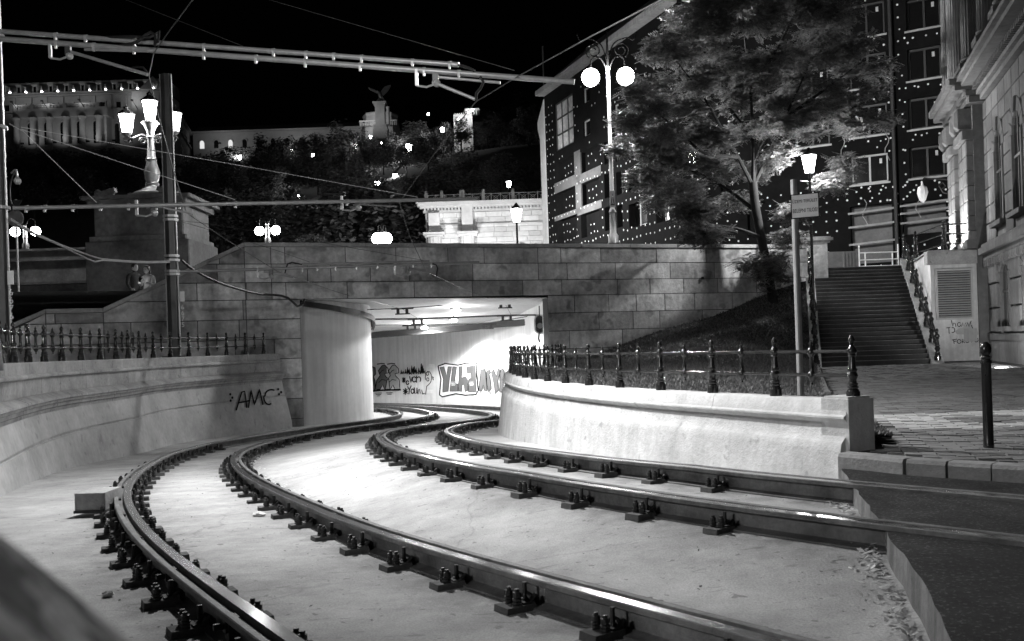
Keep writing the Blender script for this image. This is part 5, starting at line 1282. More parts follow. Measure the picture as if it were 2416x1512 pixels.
def hbox(name, u0, u1, v0, v1, t0, t1, m=M_PALACE, bev=0.0, parent=None):
    return MB().slab([(hx(u0), hz(v1)), (hx(u1), hz(v1)), (hx(u1), hz(v0)), (hx(u0), hz(v0))], lambda a, b, t: Vector((a, HD - t, b)), t0, t1, bev=bev).build(name, m, parent or pal)
hbox('wall_body', -40, 387, 220, 380, -12, 0)
rm = MB(); x0, x1 = hx(-40), hx(387)
rm.slab([(0, hz(217)), (3.4, hz(188)), (12, hz(188)), (12, hz(217))], lambda a, b, t: Vector((t, HD - 0.4 + a, b)), x0, x1 + 0.3); roof = rm.build('roof', M_PALROOF, pal)
hbox('ridge', -40, 388, 184.5, 188, -4, -2.6, M_PALACE)
hbox('cornice', -40, 389, 217, 221, -0.5, 1.0); hbox('cornice', -40, 388, 222, 226, -0.5, 0.6); hbox('string_course', -40, 388, 258, 262, -0.5, 0.5)
for i in range(11):
    u = 18 + i * 37.6 - 8
    dm_ = hbox('dormer', u - 5.5, u + 5.5, 199, 216, -3, 0.35, M_PALACE); hbox('pane', u - 3, u + 3, 202, 215, 0.3, 0.4, M_GLASS, parent=dm_); hbox('pediment', u - 7, u + 7, 196, 199, -3, 0.7, M_PALACE, parent=dm_)
    MB().lathe([(0.25, 0), (0.15, .3), (0.35, .8), (0.1, 1.3), (0.18, 1.6), (0.05, 1.8)], (hx(u + 17), HD - 0.7, hz(217)), 8).build('urn', M_PALACE, pal)
for i in range(11):
    u = 12 + i * 37.6 - 14
    if u > 380: continue
    wn = hbox('window', u - 6 + 20, u + 6 + 20, 243, 258, -0.2, 0.05, M_GLASS); hbox('surround', u + 12, u + 28, 240, 243, -0.1, 0.45, parent=wn); hbox('sill', u + 12, u + 28, 258.3, 260, -0.1, 0.4, parent=wn)
    for s_ in (13, 26.6): hbox('surround', u + s_ - 1.2, u + s_ + 1.2, 243, 258, -0.1, 0.3, parent=wn)
    hbox('pilaster', u - 1.5, u + 3.5, 227, 258, -0.1, 0.5)
# projecting colonnade with balcony
hbox('colonnade_block', 50, 262, 266, 380, -0.1, 3.2); hbox('balcony_entablature', 48, 268, 262, 283, -0.1, 4.2, bev=0.2); hbox('balcony_rail', 50, 250, 252.5, 254.5, 3.6, 4.1)
for i in range(60): hbox('baluster', 51 + i * 3.32, 52.6 + i * 3.32, 254.6, 262, 3.65, 4.0)
for i in range(6): hbox('balcony_pier', 52 + i * 38, 60 + i * 38, 252, 262, 3.5, 4.3)
for i in range(6):
    u = 56 + i * 38.3
    MB().lathe([(0.95, hz(345) - hz(360)), (0.8, 0), (0.72, hz(292) - hz(345)), (1.1, hz(285) - hz(345)), (1.2, hz(284) - hz(345))], (hx(u), HD - 4.0, hz(345)), 12).build('column', M_PALACE, pal, smooth=True)
    hbox('pier', u - 3, u + 3, 284, 380, 3.0, 3.5)
for i in range(6):
    u = 84 + i * 38.2
    pts = [(hx(u - 5.5), hz(345)), (hx(u + 5.5), hz(345))] + [(hx(u) + 5.5 * hk * math.cos(math.pi * k / 8), hz(298) + 5.5 * hk * math.sin(math.pi * k / 8)) for k in range(9)]
    if i < 5 or True:
        wn = MB().slab(pts, lambda a, b, t: Vector((a, HD - t, b)), 3.0 if i < 5 else -0.2, 3.25 if i < 5 else 0.06).build('window', M_GLASS, pal)
        ring = MB(); ring.tube([(hx(u) + 6.5 * hk * math.cos(math.pi * k / 8), HD - (3.3 if i < 5 else 0.1), hz(298) + 6.5 * hk * math.sin(math.pi * k / 8)) for k in range(9)], 0.22, 5); ring.bar((hx(u - 6.5), HD - (3.3 if i < 5 else 0.1), hz(298)), (hx(u - 6.5), HD - (3.3 if i < 5 else 0.1), hz(312)), .3, .3); ring.bar((hx(u + 6.5), HD - (3.3 if i < 5 else 0.1), hz(298)), (hx(u + 6.5), HD - (3.3 if i < 5 else 0.1), hz(312)), .3, .3); ring.build('surround', M_PALACE, wn)
for u in (305, 345, 378):
    wn = hbox('window', u - 5, u + 5, 300, 340, -0.2, 0.06, M_GLASS)
# receding side wing of the palace
sw = MB(); xr = hx(387); P0 = Vector((xr, HD - 0.0, 0)); P1 = P(472, 300, 330); P1.z = 0
fs_, LS = frame_of(P0, P1)
MB().slab([(0, hz(380)), (LS, hz(380)), (LS, hz(222)), (0, hz(222))], fs_, -8, 0).build('side_wall', M_PALACE, pal)
rm = MB(); a, b = fs_(0, hz(217), 0.8), fs_(LS, hz(217), 0.8); c, d_ = fs_(LS, hz(186), -2.6), fs_(0, hz(186), -2.6); rm.add([a, b, c, d_, fs_(0, hz(217), -6), fs_(LS, hz(217), -6)], [(0, 1, 2, 3), (0, 3, 4), (1, 5, 2), (3, 2, 5, 4)]); rm.build('side_roof', M_PALROOF, pal)
MB().slab([(0, hz(222)), (LS, hz(222)), (LS, hz(217.5)), (0, hz(217.5))], fs_, -1, 1.0).build('side_cornice', M_PALACE, pal); MB().slab([(0, hz(262)), (LS, hz(262)), (LS, hz(258)), (0, hz(258))], fs_, -1, 0.6).build('side_string_course', M_PALACE, pal)
for i in range(9):
    s_ = 5 + i * 9
    if s_ < LS - 4:
        MB().slab([(s_, hz(258)), (s_ + 3, hz(258)), (s_ + 3, hz(243)), (s_, hz(243))], fs_, -0.2, 0.06).build('side_window', M_GLASS, pal); MB().slab([(s_, hz(330)), (s_ + 3, hz(330)), (s_ + 3, hz(295)), (s_, hz(295))], fs_, -0.2, 0.06).build('side_window', M_GLASS, pal)
# floodlights of the palace
for i in range(10):
    u = 28 + i * 37.6; c = Vector((hx(u), HD - 0.75, hz(216)))
    fl = thing('palace_floodlight', f'small floodlight between palace dormers, {ORD[i]} along the roof balustrade', 'lamp', c, 'palace roof floodlights'); MB().box((0, 0, 0.1), (0.4, 0.3, 0.25)).build('housing', E_LAMP, fl)
    light(fl, (0, -0.2, 0.8), 6, 0.3)
for i, u in enumerate((90, 165, 240, 300)):
    c = Vector((hx(u), HD - 9, hz(352))); fl = thing('palace_uplight', f'floodlight in the shrubs below the palace columns, {ORD[i]}', 'lamp', c, 'palace ground floodlights'); MB().box((0, 0, 0), (0.8, 0.5, 0.4)).build('housing', M_FRAMEDK, fl)
    light(fl, (0, 0, 0.5), 600, 0.3, 'SPOT', (0, 9, 9), 110, 0.9)
for i, u in enumerate((60, 130, 215, 330)):
    c = Vector((hx(u), HD - (7 if u < 262 else 5), hz(250) - 0.2)); fl = thing('palace_uplight', f'floodlight on the palace balcony, {ORD[i]}', 'lamp', c, 'palace balcony floodlights'); MB().box((0, 0, 0), (0.6, 0.4, 0.3)).build('housing', M_FRAMEDK, fl)
    MB().tube([(0, 0, 0), (0, 4.0, -1.6)], 0.08, 5).build('arm', M_FRAMEDK, fl)
    light(fl, (0, 0, 0.3), 520, 0.3, 'SPOT', (0, 6, 1.5), 120, 0.9)
# long low wing
w2 = thing('palace_wing', 'long low palace wing with dark roof and arched windows above the trees', 'palace')
WD2 = 300.0; wx = lambda u: P(u, 320, WD2).x; wz = lambda v: P(650, v, WD2).z
MB().slab([(wx(455), wz(380)), (wx(900), wz(380)), (wx(900), wz(306)), (wx(455), wz(306))], lambda a, b, t: Vector((a, WD2 - t, b)), -10, 0).build('wall_body', M_PALACE, w2)
MB().slab([(0, wz(306)), (5, wz(287)), (10, wz(287)), (10, wz(306))], lambda a, b, t: Vector((t, WD2 - .8 + a, b)), wx(458), wx(900)).build('roof', M_PALROOF, w2)
MB().slab([(wx(455), wz(309)), (wx(900), wz(309)), (wx(900), wz(305.5)), (wx(455), wz(305.5))], lambda a, b, t: Vector((a, WD2 - t, b)), -1, 1.0).build('cornice', M_PALACE, w2)
k2 = WD2 / FPX
for i in range(12):
    u = 476 + i * 33.5; pts = [(wx(u) - 5 * k2, wz(345)), (wx(u) + 5 * k2, wz(345))] + [(wx(u) + 5 * k2 * math.cos(math.pi * k / 8), wz(331) + 5 * k2 * math.sin(math.pi * k / 8)) for k in range(9)]
    wn = MB().slab(pts, lambda a, b, t: Vector((a, WD2 - t, b)), -0.2, 0.1).build('window', E_WIN if i in (0, 2) else M_GLASS, w2)
    MB().tube([(wx(u) + 6.3 * k2 * math.cos(math.pi * k / 8), WD2 - .2, wz(331) + 6.3 * k2 * math.sin(math.pi * k / 8)) for k in range(9)], 0.25, 5).build('surround', M_PALACE, wn)
for i, u in enumerate((540, 700, 840)):
    c = Vector((wx(u), WD2 - 10, wz(350))); fl = thing('wing_uplight', f'floodlight hidden in shrubs below the long palace wing, {ORD[i]}', 'lamp', c, 'palace wing floodlights'); MB().box((0, 0, 0), (.8, .5, .4)).build('housing', M_FRAMEDK, fl); light(fl, (0, 0, .5), 1100, .3, 'SPOT', (0, 10, 6), 150, .9)
# domed pavilion roof behind the statue pillar
pv = thing('pavilion', 'floodlit pavilion roof with a balustrade behind the statue pillar', 'building')
VD = 262.0; vx = lambda u: P(u, 285, VD).x; vz = lambda v: P(893, v, VD).z; kv = VD / FPX
MB().lathe([(46 * kv, vz(330) - vz(298)), (46 * kv, 0), (44 * kv, vz(290) - vz(298)), (41 * kv, vz(272) - vz(298)), (43 * kv, vz(267) - vz(298)), (42 * kv, vz(264) - vz(298))], (vx(893), VD + 4, vz(298)), 8).build('roof', M_PALACE, pv)
for i in range(22): hb = MB().box((vx(852 + i * 4), VD - 2, vz(295)), (0.22, 0.22, 1.2)).build('baluster', M_PALACE, pv)
MB().bar((vx(850), VD - 2, vz(289)), (vx(938), VD - 2, vz(289)), .4, .3).build('balustrade_rail', M_PALACE, pv)
fl = thing('pavilion_floodlight', 'floodlight in front of the pavilion roof', 'lamp', (vx(868), VD - 8, vz(304))); MB().box((0, 0, 0), (.6, .4, .3)).build('housing', M_FRAMEDK, fl); light(fl, (0, 0, .4), 2000, .3, 'SPOT', (2.5, 9, 3), 120, .9)
# pillar with eagle
ED_ = 246.0; ek = ED_ / FPX; ez = lambda v: P(898, v, ED_).z; ex = lambda u: P(u, 270, ED_).x
sp = thing('statue_pillar', 'tall stone gate pillar with moulded cap below the bird statue', 'pillar')
cx = ex(897)
MB().box((cx, ED_, (ez(246) + ez(330)) / 2), (22 * ek, 18 * ek, ez(246) - ez(330))).build('shaft', M_PORTAL, sp)
for v0, v1, w_ in ((242, 246, 32), (246.4, 250, 27), (250.3, 253, 24), (296, 302, 30), (302.5, 330, 34)): MB().box((cx, ED_, (ez(v0) + ez(v1)) / 2), (w_ * ek, (w_ - 4) * ek, ez(v0) - ez(v1) - .02)).build('moulding', M_PORTAL, sp)
MB().lathe([(4.2 * ek, ez(296) - ez(258)), (3.6 * ek, 0), (5 * ek, .4)], (ex(916), ED_ - 6 * ek, ez(258)), 12).build('column', M_PORTAL, sp, smooth=True)
MB().lathe([(9 * ek, 0), (7 * ek, 6 * ek), (4 * ek, 9 * ek)], (cx, ED_, ez(241.6)), 8).build('rock_base', M_BRONZE, sp)
fl = thing('pillar_floodlight', 'floodlight at the foot of the statue pillar', 'lamp', (cx - 7, ED_ - 12, ez(305))); MB().box((0, 0, 0), (.6, .4, .3)).build('housing', M_FRAMEDK, fl); light(fl, (0, 0, .4), 2600, .3, 'SPOT', (7, 12, 7), 90, .9)
eg = thing('eagle_statue', 'dark bronze bird statue with raised spread wings on a pillar', 'statue')
def EPT(x, y, z): return Vector((cx + x * ek, ED_ + y * ek, ez(233) + z * ek))
b = MB(); b.tube([EPT(2, 0, 0), EPT(1, 0, 6), EPT(0, 0, 12), EPT(-3, -1, 16), EPT(-6, -2, 17.5), EPT(-10, -3, 16.5)], [1.5 * ek, 4.2 * ek, 4.6 * ek, 3.0 * ek, 2.0 * ek, .6 * ek], 10); b.tube([EPT(4, 0, 4), EPT(8, 2, -1), EPT(10, 2, -4)], [3 * ek, 3.2 * ek, 2.2 * ek], 8); b.build('body', M_BRONZE, eg, smooth=True)
def wing(pts, name):
    m_ = MB(); vs = [EPT(*p) for p in pts]; vs2 = [EPT(p[0] + .3, p[1] + 2.0, p[2] + .3) for p in pts]; n = len(pts)
    m_.add(vs + vs2, [tuple(range(n)), tuple(range(2 * n - 1, n - 1, -1))] + [(i, (i + 1) % n, n + (i + 1) % n, n + i) for i in range(n)]); m_.build(name, M_BRONZE, eg)
wing([(3, 0, 8), (0, 0, 13), (6, 1, 22), (12, 2, 29), (20, 3, 32), (26, 4, 33.5), (26, 4, 29), (23, 4, 24), (20, 3, 19), (15, 2, 13), (9, 1, 8)], 'wing')
wing([(-2, 0, 13), (-5, -1, 18), (-12, -2, 22), (-19, -3, 24), (-26, -4, 27), (-25, -4, 23), (-21, -3, 20), (-15, -2, 17), (-8, -1, 13)], 'wing')
for x in (-2, 3): MB().tube([EPT(x, 0, 2), EPT(x - 1, -1, -3)], [1.6 * ek, .9 * ek], 6).build('leg', M_BRONZE, eg)
# lit terrace pavilion
tz = P(1105, 285, 205); tp = thing('terrace_lookout', 'small lit lookout terrace with low roof on the dark slope', 'building', (tz.x, tz.y, tz.z)); q = 205 / FPX
MB().box((-12 * q, 0, 1 * q - 4), (44 * q, 4, 20 * q + 8)).build('wall', M_PORTAL, tp); MB().box((10 * q, -1, 18 * q), (34 * q, 5, 3 * q)).build('roof', M_PALACE, tp)
for i in range(5): MB().box((-4 * q + i * 6 * q, -2.6, 12 * q), (1.2 * q, .3, 12 * q)).build('post', M_PALACE, tp)
for i in range(6): MB().ball((-30 * q + i * 5 * q, -2.2, 12.2 * q), 1.4 * q, 8, 6).build('stone_ball', M_PORTAL, tp)
light(tp, (-22 * q, -4, -6 * q), 350, .3); light(tp, (6 * q, -4, 12 * q), 180, .3)
for x_, z_ in ((-22, -6), (6, 12), (2, 9), (12, 14)): MB().ball((x_ * q, -4, z_ * q), 1.6 * q, 8, 6).build('lamp_globe', E_FAR, tp, smooth=True)
# hillside stair parapets
for u, v, d, w_, h_ in ((800, 478, 120, 40, 16), (960, 392, 170, 26, 9), (832, 490, 112, 60, 20)):
    c = P(u, v, d); q = d / FPX; t = thing('hillside_parapet', {800: 'pale stair parapet low on the dark slope under the lower tube', 960: 'pale stair parapet with piers high on the dark slope', 832: 'dim stone parapet lowest on the slope behind the lamps'}[u], 'parapet', c)
    MB().box((0, 0, -3), (w_ * q, 1, h_ * q + 6)).build('wall', M_STONE2, t)
    for s_ in (-.5, .3): MB().box((w_ * q * s_, -.1, h_ * q * .5), (6 * q, 1.3, h_ * q * 1.2)).build('pier', M_STONE2, t)
# ================================================================== tram poles and overhead line
def pole(u, d, ztop, label, number, tu, tv):
    c = P(u, 780, d); t = thing('tram_pole', label, 'pole', (c.x, c.y, 0.97), 'steel tram poles')
    h = ztop - 0.97
    b = MB(); r = 0.15
    b.lathe([(r, 0), (r * 0.92, h)], n=8); b.build('shaft', M_POLE, t)
    for s_ in (-1, 1): MB().bar((s_ * (r + 0.005), -0.03, 0.0), (s_ * (r * 0.92 + 0.004), -0.03, h), 0.022, 0.05).build('edge_rib', M_GALV, t)
    MB().box((0, 0, 0.06), (0.5, 0.5, 0.12)).build('base_plate', M_POLE, t)
    q = P(tu, tv, d - 0.17)
    for i, ch in enumerate(number):
        text('number', ch, 0.17, t, (q.x - c.x, q.y - c.y - 0.02, q.z - 0.97 - i * 0.15), (math.radians(90), 0, 0), M_PAINTW)
    MB().box((q.x - c.x, q.y - c.y - 0.015, q.z - 0.97 + 0.28), (0.11, 0.02, 0.26)).build('number_plate', M_PAINTW, t)
    return t, c
pl1, c1 = pole(8, 18.0, 9.6, 'grey tram pole cut by the left picture edge, numbered 6676', '6676', 27, 690)
pl2, c2 = pole(411, 24.5, 8.35, 'grey tram pole in front of the triple street lamp, numbered 6675', '6675', 431, 725)
def collar(t, c, v, u, d, rr=0.2):
    z = P(u, v, d).z - 0.97; m_ = MB(); m_.lathe([(rr, -.03), (rr, .03)], (0, 0, z), 8); m_.build('clamp_band', M_GALV, t)
for v in (85, 300, 490): collar(pl1, c1, v, 12, 18)
for v in (510, 519, 604, 614, 640, 647): collar(pl2, c2, v, 411, 24.5)
# cantilever arms
def arm(label, tubes, clamps, extra=()):
    t = thing('cantilever_arm', label, 'bracket')
    for (a, b, r) in tubes: MB().tube([P(*a), P(*b)], r, 10).build('tube', M_TUBE, t, smooth=True)
    for (u, v, d, r) in clamps:
        c = P(u, v, d); m_ = MB(); m_.tube([c - Vector((.03, 0, 0)), c + Vector((.03, 0, 0))], r, 8); m_.box((c.x, c.y - r * .6, c.z - r), (0.04, 0.05, r * 1.6)); m_.build('clamp', M_GALV, t)
    for (pts, r) in extra: MB().tube(smoothpath([P(*p) for p in pts], 0.12), r, 6).build('jumper', M_CABLE, t, smooth=True)
    return t
def along(a, b, k): return tuple(a[i] + (b[i] - a[i]) * k for i in range(3))
U0, U1 = (-10, 73, 18.0), (1082, 153, 17.2); V0, V1 = (-10, 91, 17.9), (1355, 193, 17.0)
cl = [along(U0, U1, k) + (0.055,) for k in (0.13, 0.195, 0.30, 0.45, 0.6, 0.67, 0.73, 0.79, 0.9, 0.98)] + [along(V0, V1, k) + (0.062,) for k in (0.105, 0.17, 0.24, 0.36, 0.45, 0.535, 0.63, 0.74, 0.8)]
arm('long double-tube cantilever arm crossing the night sky from the edge pole', [(U0, U1, 0.045), (V0, V1, 0.05), ((200, 117, 17.8), (350, 121, 17.6), 0.025), ((165, 122, 17.8), (348, 176, 17.4), 0.032), ((1023, 181, 17.1), (1180, 195, 17.0), 0.025), ((1020, 193, 17.1), (1120, 234, 17.0), 0.03)], cl,
    [(((283, 108, 17.7), (320, 100, 17.6), (350, 78, 17.5), (366, 80, 17.5), (366, 108, 17.4)), 0.03), (((250, 88, 17.8), (310, 86, 17.6), (355, 88, 17.5), (375, 74, 17.5), (372, 100, 17.4)), 0.026), (((1078, 153, 17.2), (1100, 158, 17.1), (1120, 168, 17.1)), 0.03), (((1132, 181, 17), (1140, 190, 17), (1136, 205, 17), (1124, 218, 17), (1122, 236, 17)), 0.028), (((312, 160, 17.5), (335, 158, 17.4), (348, 172, 17.4)), 0.02)])
for (u, v, d) in ((113, 120, 17.8), (160, 133, 17.8), (985, 185, 17.1), (1005, 190, 17.1)): pass
def hanger(t_label, u, v, d):
    c = P(u, v, d); t = thing('steady_arm_hanger', t_label, 'bracket', c)
    MB().box((0, 0, -.05), (0.05, .05, .3)).build('drop_bar', M_GALV, t); MB().tube([(0, 0, -.2), (.18, 0, -.23), (.36, 0, -.17)], .02, 6).build('link', M_GALV, t); MB().ball((.36, 0, -.17), .07, 8, 6).build('insulator', M_GALV, t, smooth=True); MB().box((.34, 0, -.08), (.1, .08, .16)).build('yoke', M_POLE, t)
hanger('hanger fitting below the long double tube near its pole end', 118, 112, 17.8); hanger('hanger fitting below the long double tube near its free end', 982, 176, 17.1)
A0, A1 = (30, 491, 18.0), (1125, 469, 21.5)
arm('single-tube cantilever arm running level at mid height', [(A0, A1, 0.04), ((345, 490, 19), (440, 485, 19.3), 0.022), ((385, 490, 19), (455, 505, 19.3), 0.02), ((838, 479, 20.6), (935, 474, 21), 0.022), ((850, 482, 20.6), (935, 487, 21), 0.02)], [along(A0, A1, k) + (0.052,) for k in (0.03, 0.07, 0.13, 0.19, 0.25, 0.31, 0.36, 0.48, 0.72, 0.87)])
hanger('hanger fitting below the level tube by the second pole', 322, 484, 19.0); hanger('hanger fitting below the level tube over the far track', 806, 473, 20.6)
B0_, B1_ = (425, 641, 24.3), (1130, 619, 25.8); C0_, C1_ = (714, 624, 24.8), (1013, 616, 25.5)
arm('lowest dark cantilever arm in front of the overpass blocks', [(B0_, B1_, 0.042), (C0_, C1_, 0.03), ((622, 641, 24.7), (678, 647, 24.8), 0.025), ((622, 640, 24.7), (692, 654, 24.8), 0.025), ((950, 632, 25.4), (1005, 637, 25.5), 0.025), ((950, 631, 25.4), (1015, 643, 25.5), 0.025)], [along(B0_, B1_, k) + (0.055,) for k in (0.26, 0.41, 0.46, 0.52, 0.59, 0.66, 0.72, 0.78, 0.84)],
    [(((712, 624, 24.8), (690, 619, 24.8), (680, 620, 24.8), (674, 636, 24.8), (672, 645, 24.8)), .02), (((1020, 622, 25.5), (1032, 628, 25.5), (1030, 645, 25.5), (1030, 652, 25.5)), .02)])
hanger('hanger fitting on the lowest arm near its pole', 608, 638, 24.7); hanger('hanger fitting on the lowest arm near its free end', 931, 630, 25.4)
# contact wires
wire('contact wire of the far track, from overhead down into the tunnel', ((1900, -200, 6), (1560, 0, 9.5), (1390, 88, 13), (1220, 181, 17), (1122, 240, 18), (1030, 355, 19.6), (942, 478, 21.3), (965, 555, 23.3), (1005, 640, 25.5), (1095, 683, 29), (1191, 716, 33.4), (1205, 742, 35.8)), 0.010)
wire('contact wire of the outer track, crossing both tubes left of the second pole', ((560, -150, 10), (454, 0, 13.3), (400, 72, 15.5), (362, 126, 17.4), (351, 178, 17.9), (372, 268, 18.6), (416, 426, 19.1), (440, 502, 20.5), (530, 563, 22.4), (654, 640, 24.8), (805, 692, 28.5), (949, 729, 32), (987, 752, 35.5)), 0.010)
wire('thin stay wire ending on the upper tube left of centre', ((150, -60, 20), (298, 0, 19), (573, 109, 17.6)), 0.006)
wire('thin stay wire slanting across the black sky to the right tube end', ((450, -60, 20), (637, 0, 19), (900, 76, 18), (1213, 166, 17.1)), 0.006)
wire('bright stay wire dropping steeply from the edge pole to the level tube', ((22, 292, 18), (55, 310, 18), (228, 478, 18.6)), 0.0065, M_PWIRE)
wire('bright stay wire slanting from the edge pole to the middle of the level tube', ((50, 305, 18), (300, 388, 19), (555, 471, 19.8)), 0.0065, M_PWIRE)
wire('long stay wire from the edge pole to the far end of the level tube', ((50, 300, 18), (277, 340, 18.9), (604, 397, 20), (985, 465, 21.1)), 0.0055, M_PWIRE)
wire('thin wire from the second pole towards the lowest arm, upper one', ((428, 521, 24.4), (470, 525, 24.5), (625, 549, 24.8), (1010, 616, 25.5)), 0.006, M_POLE)
wire('thin wire from the second pole towards the lowest arm, lower one', ((428, 523, 24.4), (470, 535, 24.5), (650, 590, 24.8), (730, 618, 24.9)), 0.006, M_POLE)
for k, dv in enumerate((0, 3)):
    wire(('upper' if not k else 'lower') + ' strand of the pale cable sagging between the two poles', ((24, 515 + dv, 18), (70, 544 + dv, 18.6), (150, 580 + dv, 20), (222, 606 + dv + 8 * k, 21.5), (245, 611 + dv, 22), (330, 617 + dv, 23.2), (400, 616 + dv, 24.2)), 0.018, M_TUBE, 'feeder_cable', 'cable', 0.4)
wire('black cable from the second pole drooping to the tunnel wall top', ((428, 613, 24.3), (455, 636, 24.6), (520, 668, 25.4), (604, 692, 26.6), (660, 697, 27.3), (683, 705, 27.6), (700, 722, 27.9), (712, 720, 28.1), (718, 706, 28.3)), 0.035, M_CABLE, 'feeder_cable', 'cable', 0.25, 8)

# ================================================================== street lamps
def lantern(t, c, s_, power, glass=None):
    n = 8; b = MB(); b.lathe([(0.20, 0.0), (0.34, 0.78)], c, n, sc_=s_); ob = b.build('lamp_glass', glass or E_LAMP, t)
    m_ = MB(); m_.lathe([(0.05, -0.16), (0.16, -0.1), (0.22, -0.02), (0.22, 0.01)], c, n, sc_=s_); m_.build('lamp_cup', M_GALV, t)
    m_ = MB(); m_.lathe([(0.38, 0.78), (0.40, 0.82), (0.30, 0.9), (0.16, 1.02), (0.1, 1.06), (0.13, 1.12), (0.03, 1.22), (0.01, 1.3)], c, n, sc_=s_); m_.build('lamp_cap', M_IRON, t)
    for k in range(4):
        a = math.pi / 4 + k * math.pi / 2; m_ = MB(); m_.bar((c[0] + .205 * s_ * math.cos(a), c[1] + .205 * s_ * math.sin(a), c[2]), (c[0] + .345 * s_ * math.cos(a), c[1] + .345 * s_ * math.sin(a), c[2] + .78 * s_), .02 * s_, .02 * s_); m_.build('lamp_rib', M_IRON, t)
    if power: light(t, (c[0], c[1], c[2] + 0.4 * s_), power, 0.16 * s_)
def candelabra(loc, sc_, label, power, group):
    t = thing('street_candelabra', label, 'street lamp', loc, group); S = sc_
    MB().lathe([(0.75, 0), (0.78, .06), (0.7, .12), (0.5, .2), (0.32, .32), (0.27, .42), (0.3, .48), (0.24, .56), (0.30, .75), (0.33, 1.0), (0.26, 1.25), (0.2, 1.5), (0.24, 1.55), (0.18, 1.62), (0.145, 2.4), (0.16, 2.45), (0.2, 2.5), (0.15, 2.56), (0.16, 2.75), (0.3, 3.05), (0.38, 3.12), (0.34, 3.18), (0.15, 3.22)], n=18, sc_=S).build('column', M_GALV, t, smooth=True)
    for sx_ in (-1, 1):
        MB().tube(smoothpath([(sx_ * .12 * S, 0, 2.5 * S), (sx_ * .4 * S, 0, 2.62 * S), (sx_ * .75 * S, 0, 2.5 * S), (sx_ * 1.0 * S, 0, 2.56 * S)], .06), .055 * S, 8).build('arm', M_GALV, t, smooth=True)
        MB().tube([(sx_ * (.34 + .16 * math.cos(a) * (1 - a / 14)) * S, -.02, (2.36 + .16 * math.sin(a) * (1 - a / 14)) * S) for a in np.linspace(0, 9, 22)], .035 * S, 6).build('scroll', M_GALV, t, smooth=True)
        MB().tube([(sx_ * (1.02 + .16 * math.cos(a) * (1 - a / 14)) * S, -.02, (2.4 + .16 * math.sin(a) * (1 - a / 14)) * S) for a in np.linspace(0, 9, 22)], .035 * S, 6).build('scroll', M_GALV, t, smooth=True)
        lantern(t, (sx_ * 1.03 * S, 0, 2.72 * S), S, power)
    lantern(t, (0, 0, 3.28 * S), S, power); return t
# big pedestal with the triple lamp
pd = 38.0; pk = pd / FPX
def pzv(v): return P(362, v, pd).z
ped = thing('lamp_pedestal', 'massive stone pedestal with scrolled cap carrying the triple lamp', 'pedestal')
pcx = P(362, 520, pd).x
for nm, u0, u1, v0, v1 in (('cap', 240, 487, 476, 484), ('cap', 252, 476, 484.4, 497), ('shaft', 264, 466, 497.4, 566), ('base_moulding', 254, 474, 566.4, 578), ('base', 247, 481, 578.4, 800), ('lamp_block', 318, 406, 460, 476)):
    wd = (u1 - u0) * pk; MB().slab([(-wd / 2, pzv(v1)), (wd / 2, pzv(v1)), (wd / 2, pzv(v0)), (-wd / 2, pzv(v0))], lambda a, b, t: Vector((pcx + a, pd - t, b)), -wd * .45, wd * .45, bev=.04).build(nm, M_DKSTONE, ped)
for s_ in (-1, 1):
    for k, (o, r) in enumerate(((88, 7), (58, 9))): MB().tube([(pcx + s_ * (o + r * math.cos(a) * (1 - a / 16)) * pk, pd - 1.6, pzv(468 - k) + r * math.sin(a) * (1 - a / 16) * pk) for a in np.linspace(0, 10, 24)], 2.2 * pk, 6).build('scroll', M_DKSTONE, ped, smooth=True)
    MB().bar((pcx + s_ * 92 * pk, pd - 1.6, pzv(475)), (pcx + s_ * 48 * pk, pd - 1.6, pzv(462)), .3, .16).build('scroll_arm', M_DKSTONE, ped)
candelabra((pcx, pd, pzv(460)), 0.92, 'triple street lamp on the massive pedestal behind the second tram pole', 420, 'triple street lamps')
# its unseen neighbour that lights the tracks
candelabra((-9.0, -1.6, 0.97), 1.0, 'triple street lamp behind the camera on the wall side, out of view', 850, 'triple street lamps')
tall = thing('tall_street_lamp', 'tall street lamp rising behind the curved wall, above the picture edge', 'street lamp', (-6.6, 12.0, 0.97))
MB().lathe([(.16, 0), (.12, .5), (.07, .7), (.05, 6.1)], n=10).build('post', M_POLE, tall, smooth=True)
MB().tube([(0, 0, 6.05), (.5, 0, 6.3), (4.2, 0, 6.35)], .04, 8).build('arm', M_POLE, tall, smooth=True)
MB().lathe([(.28, 0), (.2, .1), (.06, .22)], (4.2, 0, 5.84), 12).build('lamp_hood', M_POLE, tall)
MB().tube([(4.2, 0, 6.0), (4.2, 0, 6.36)], .03, 6).build('drop', M_POLE, tall)
MB().ball((4.2, 0, 5.72), .2, 14, 10).build('globe', E_LAMP, tall, smooth=True)
light(tall, (4.2, 0, 5.72), 5600, .15, 'SPOT', (2.3, -0.2, -7), 120, 1.0); light(tall, (4.2, 0, 5.7), 520, .15)
mb = MB(); mb.add([(-75, 22, .95), (-15, 22, .95), (-15, 62, .95), (-75, 62, .95)], [(0, 1, 2, 3)]); struct(mb.build('street_square', M_ASPH))
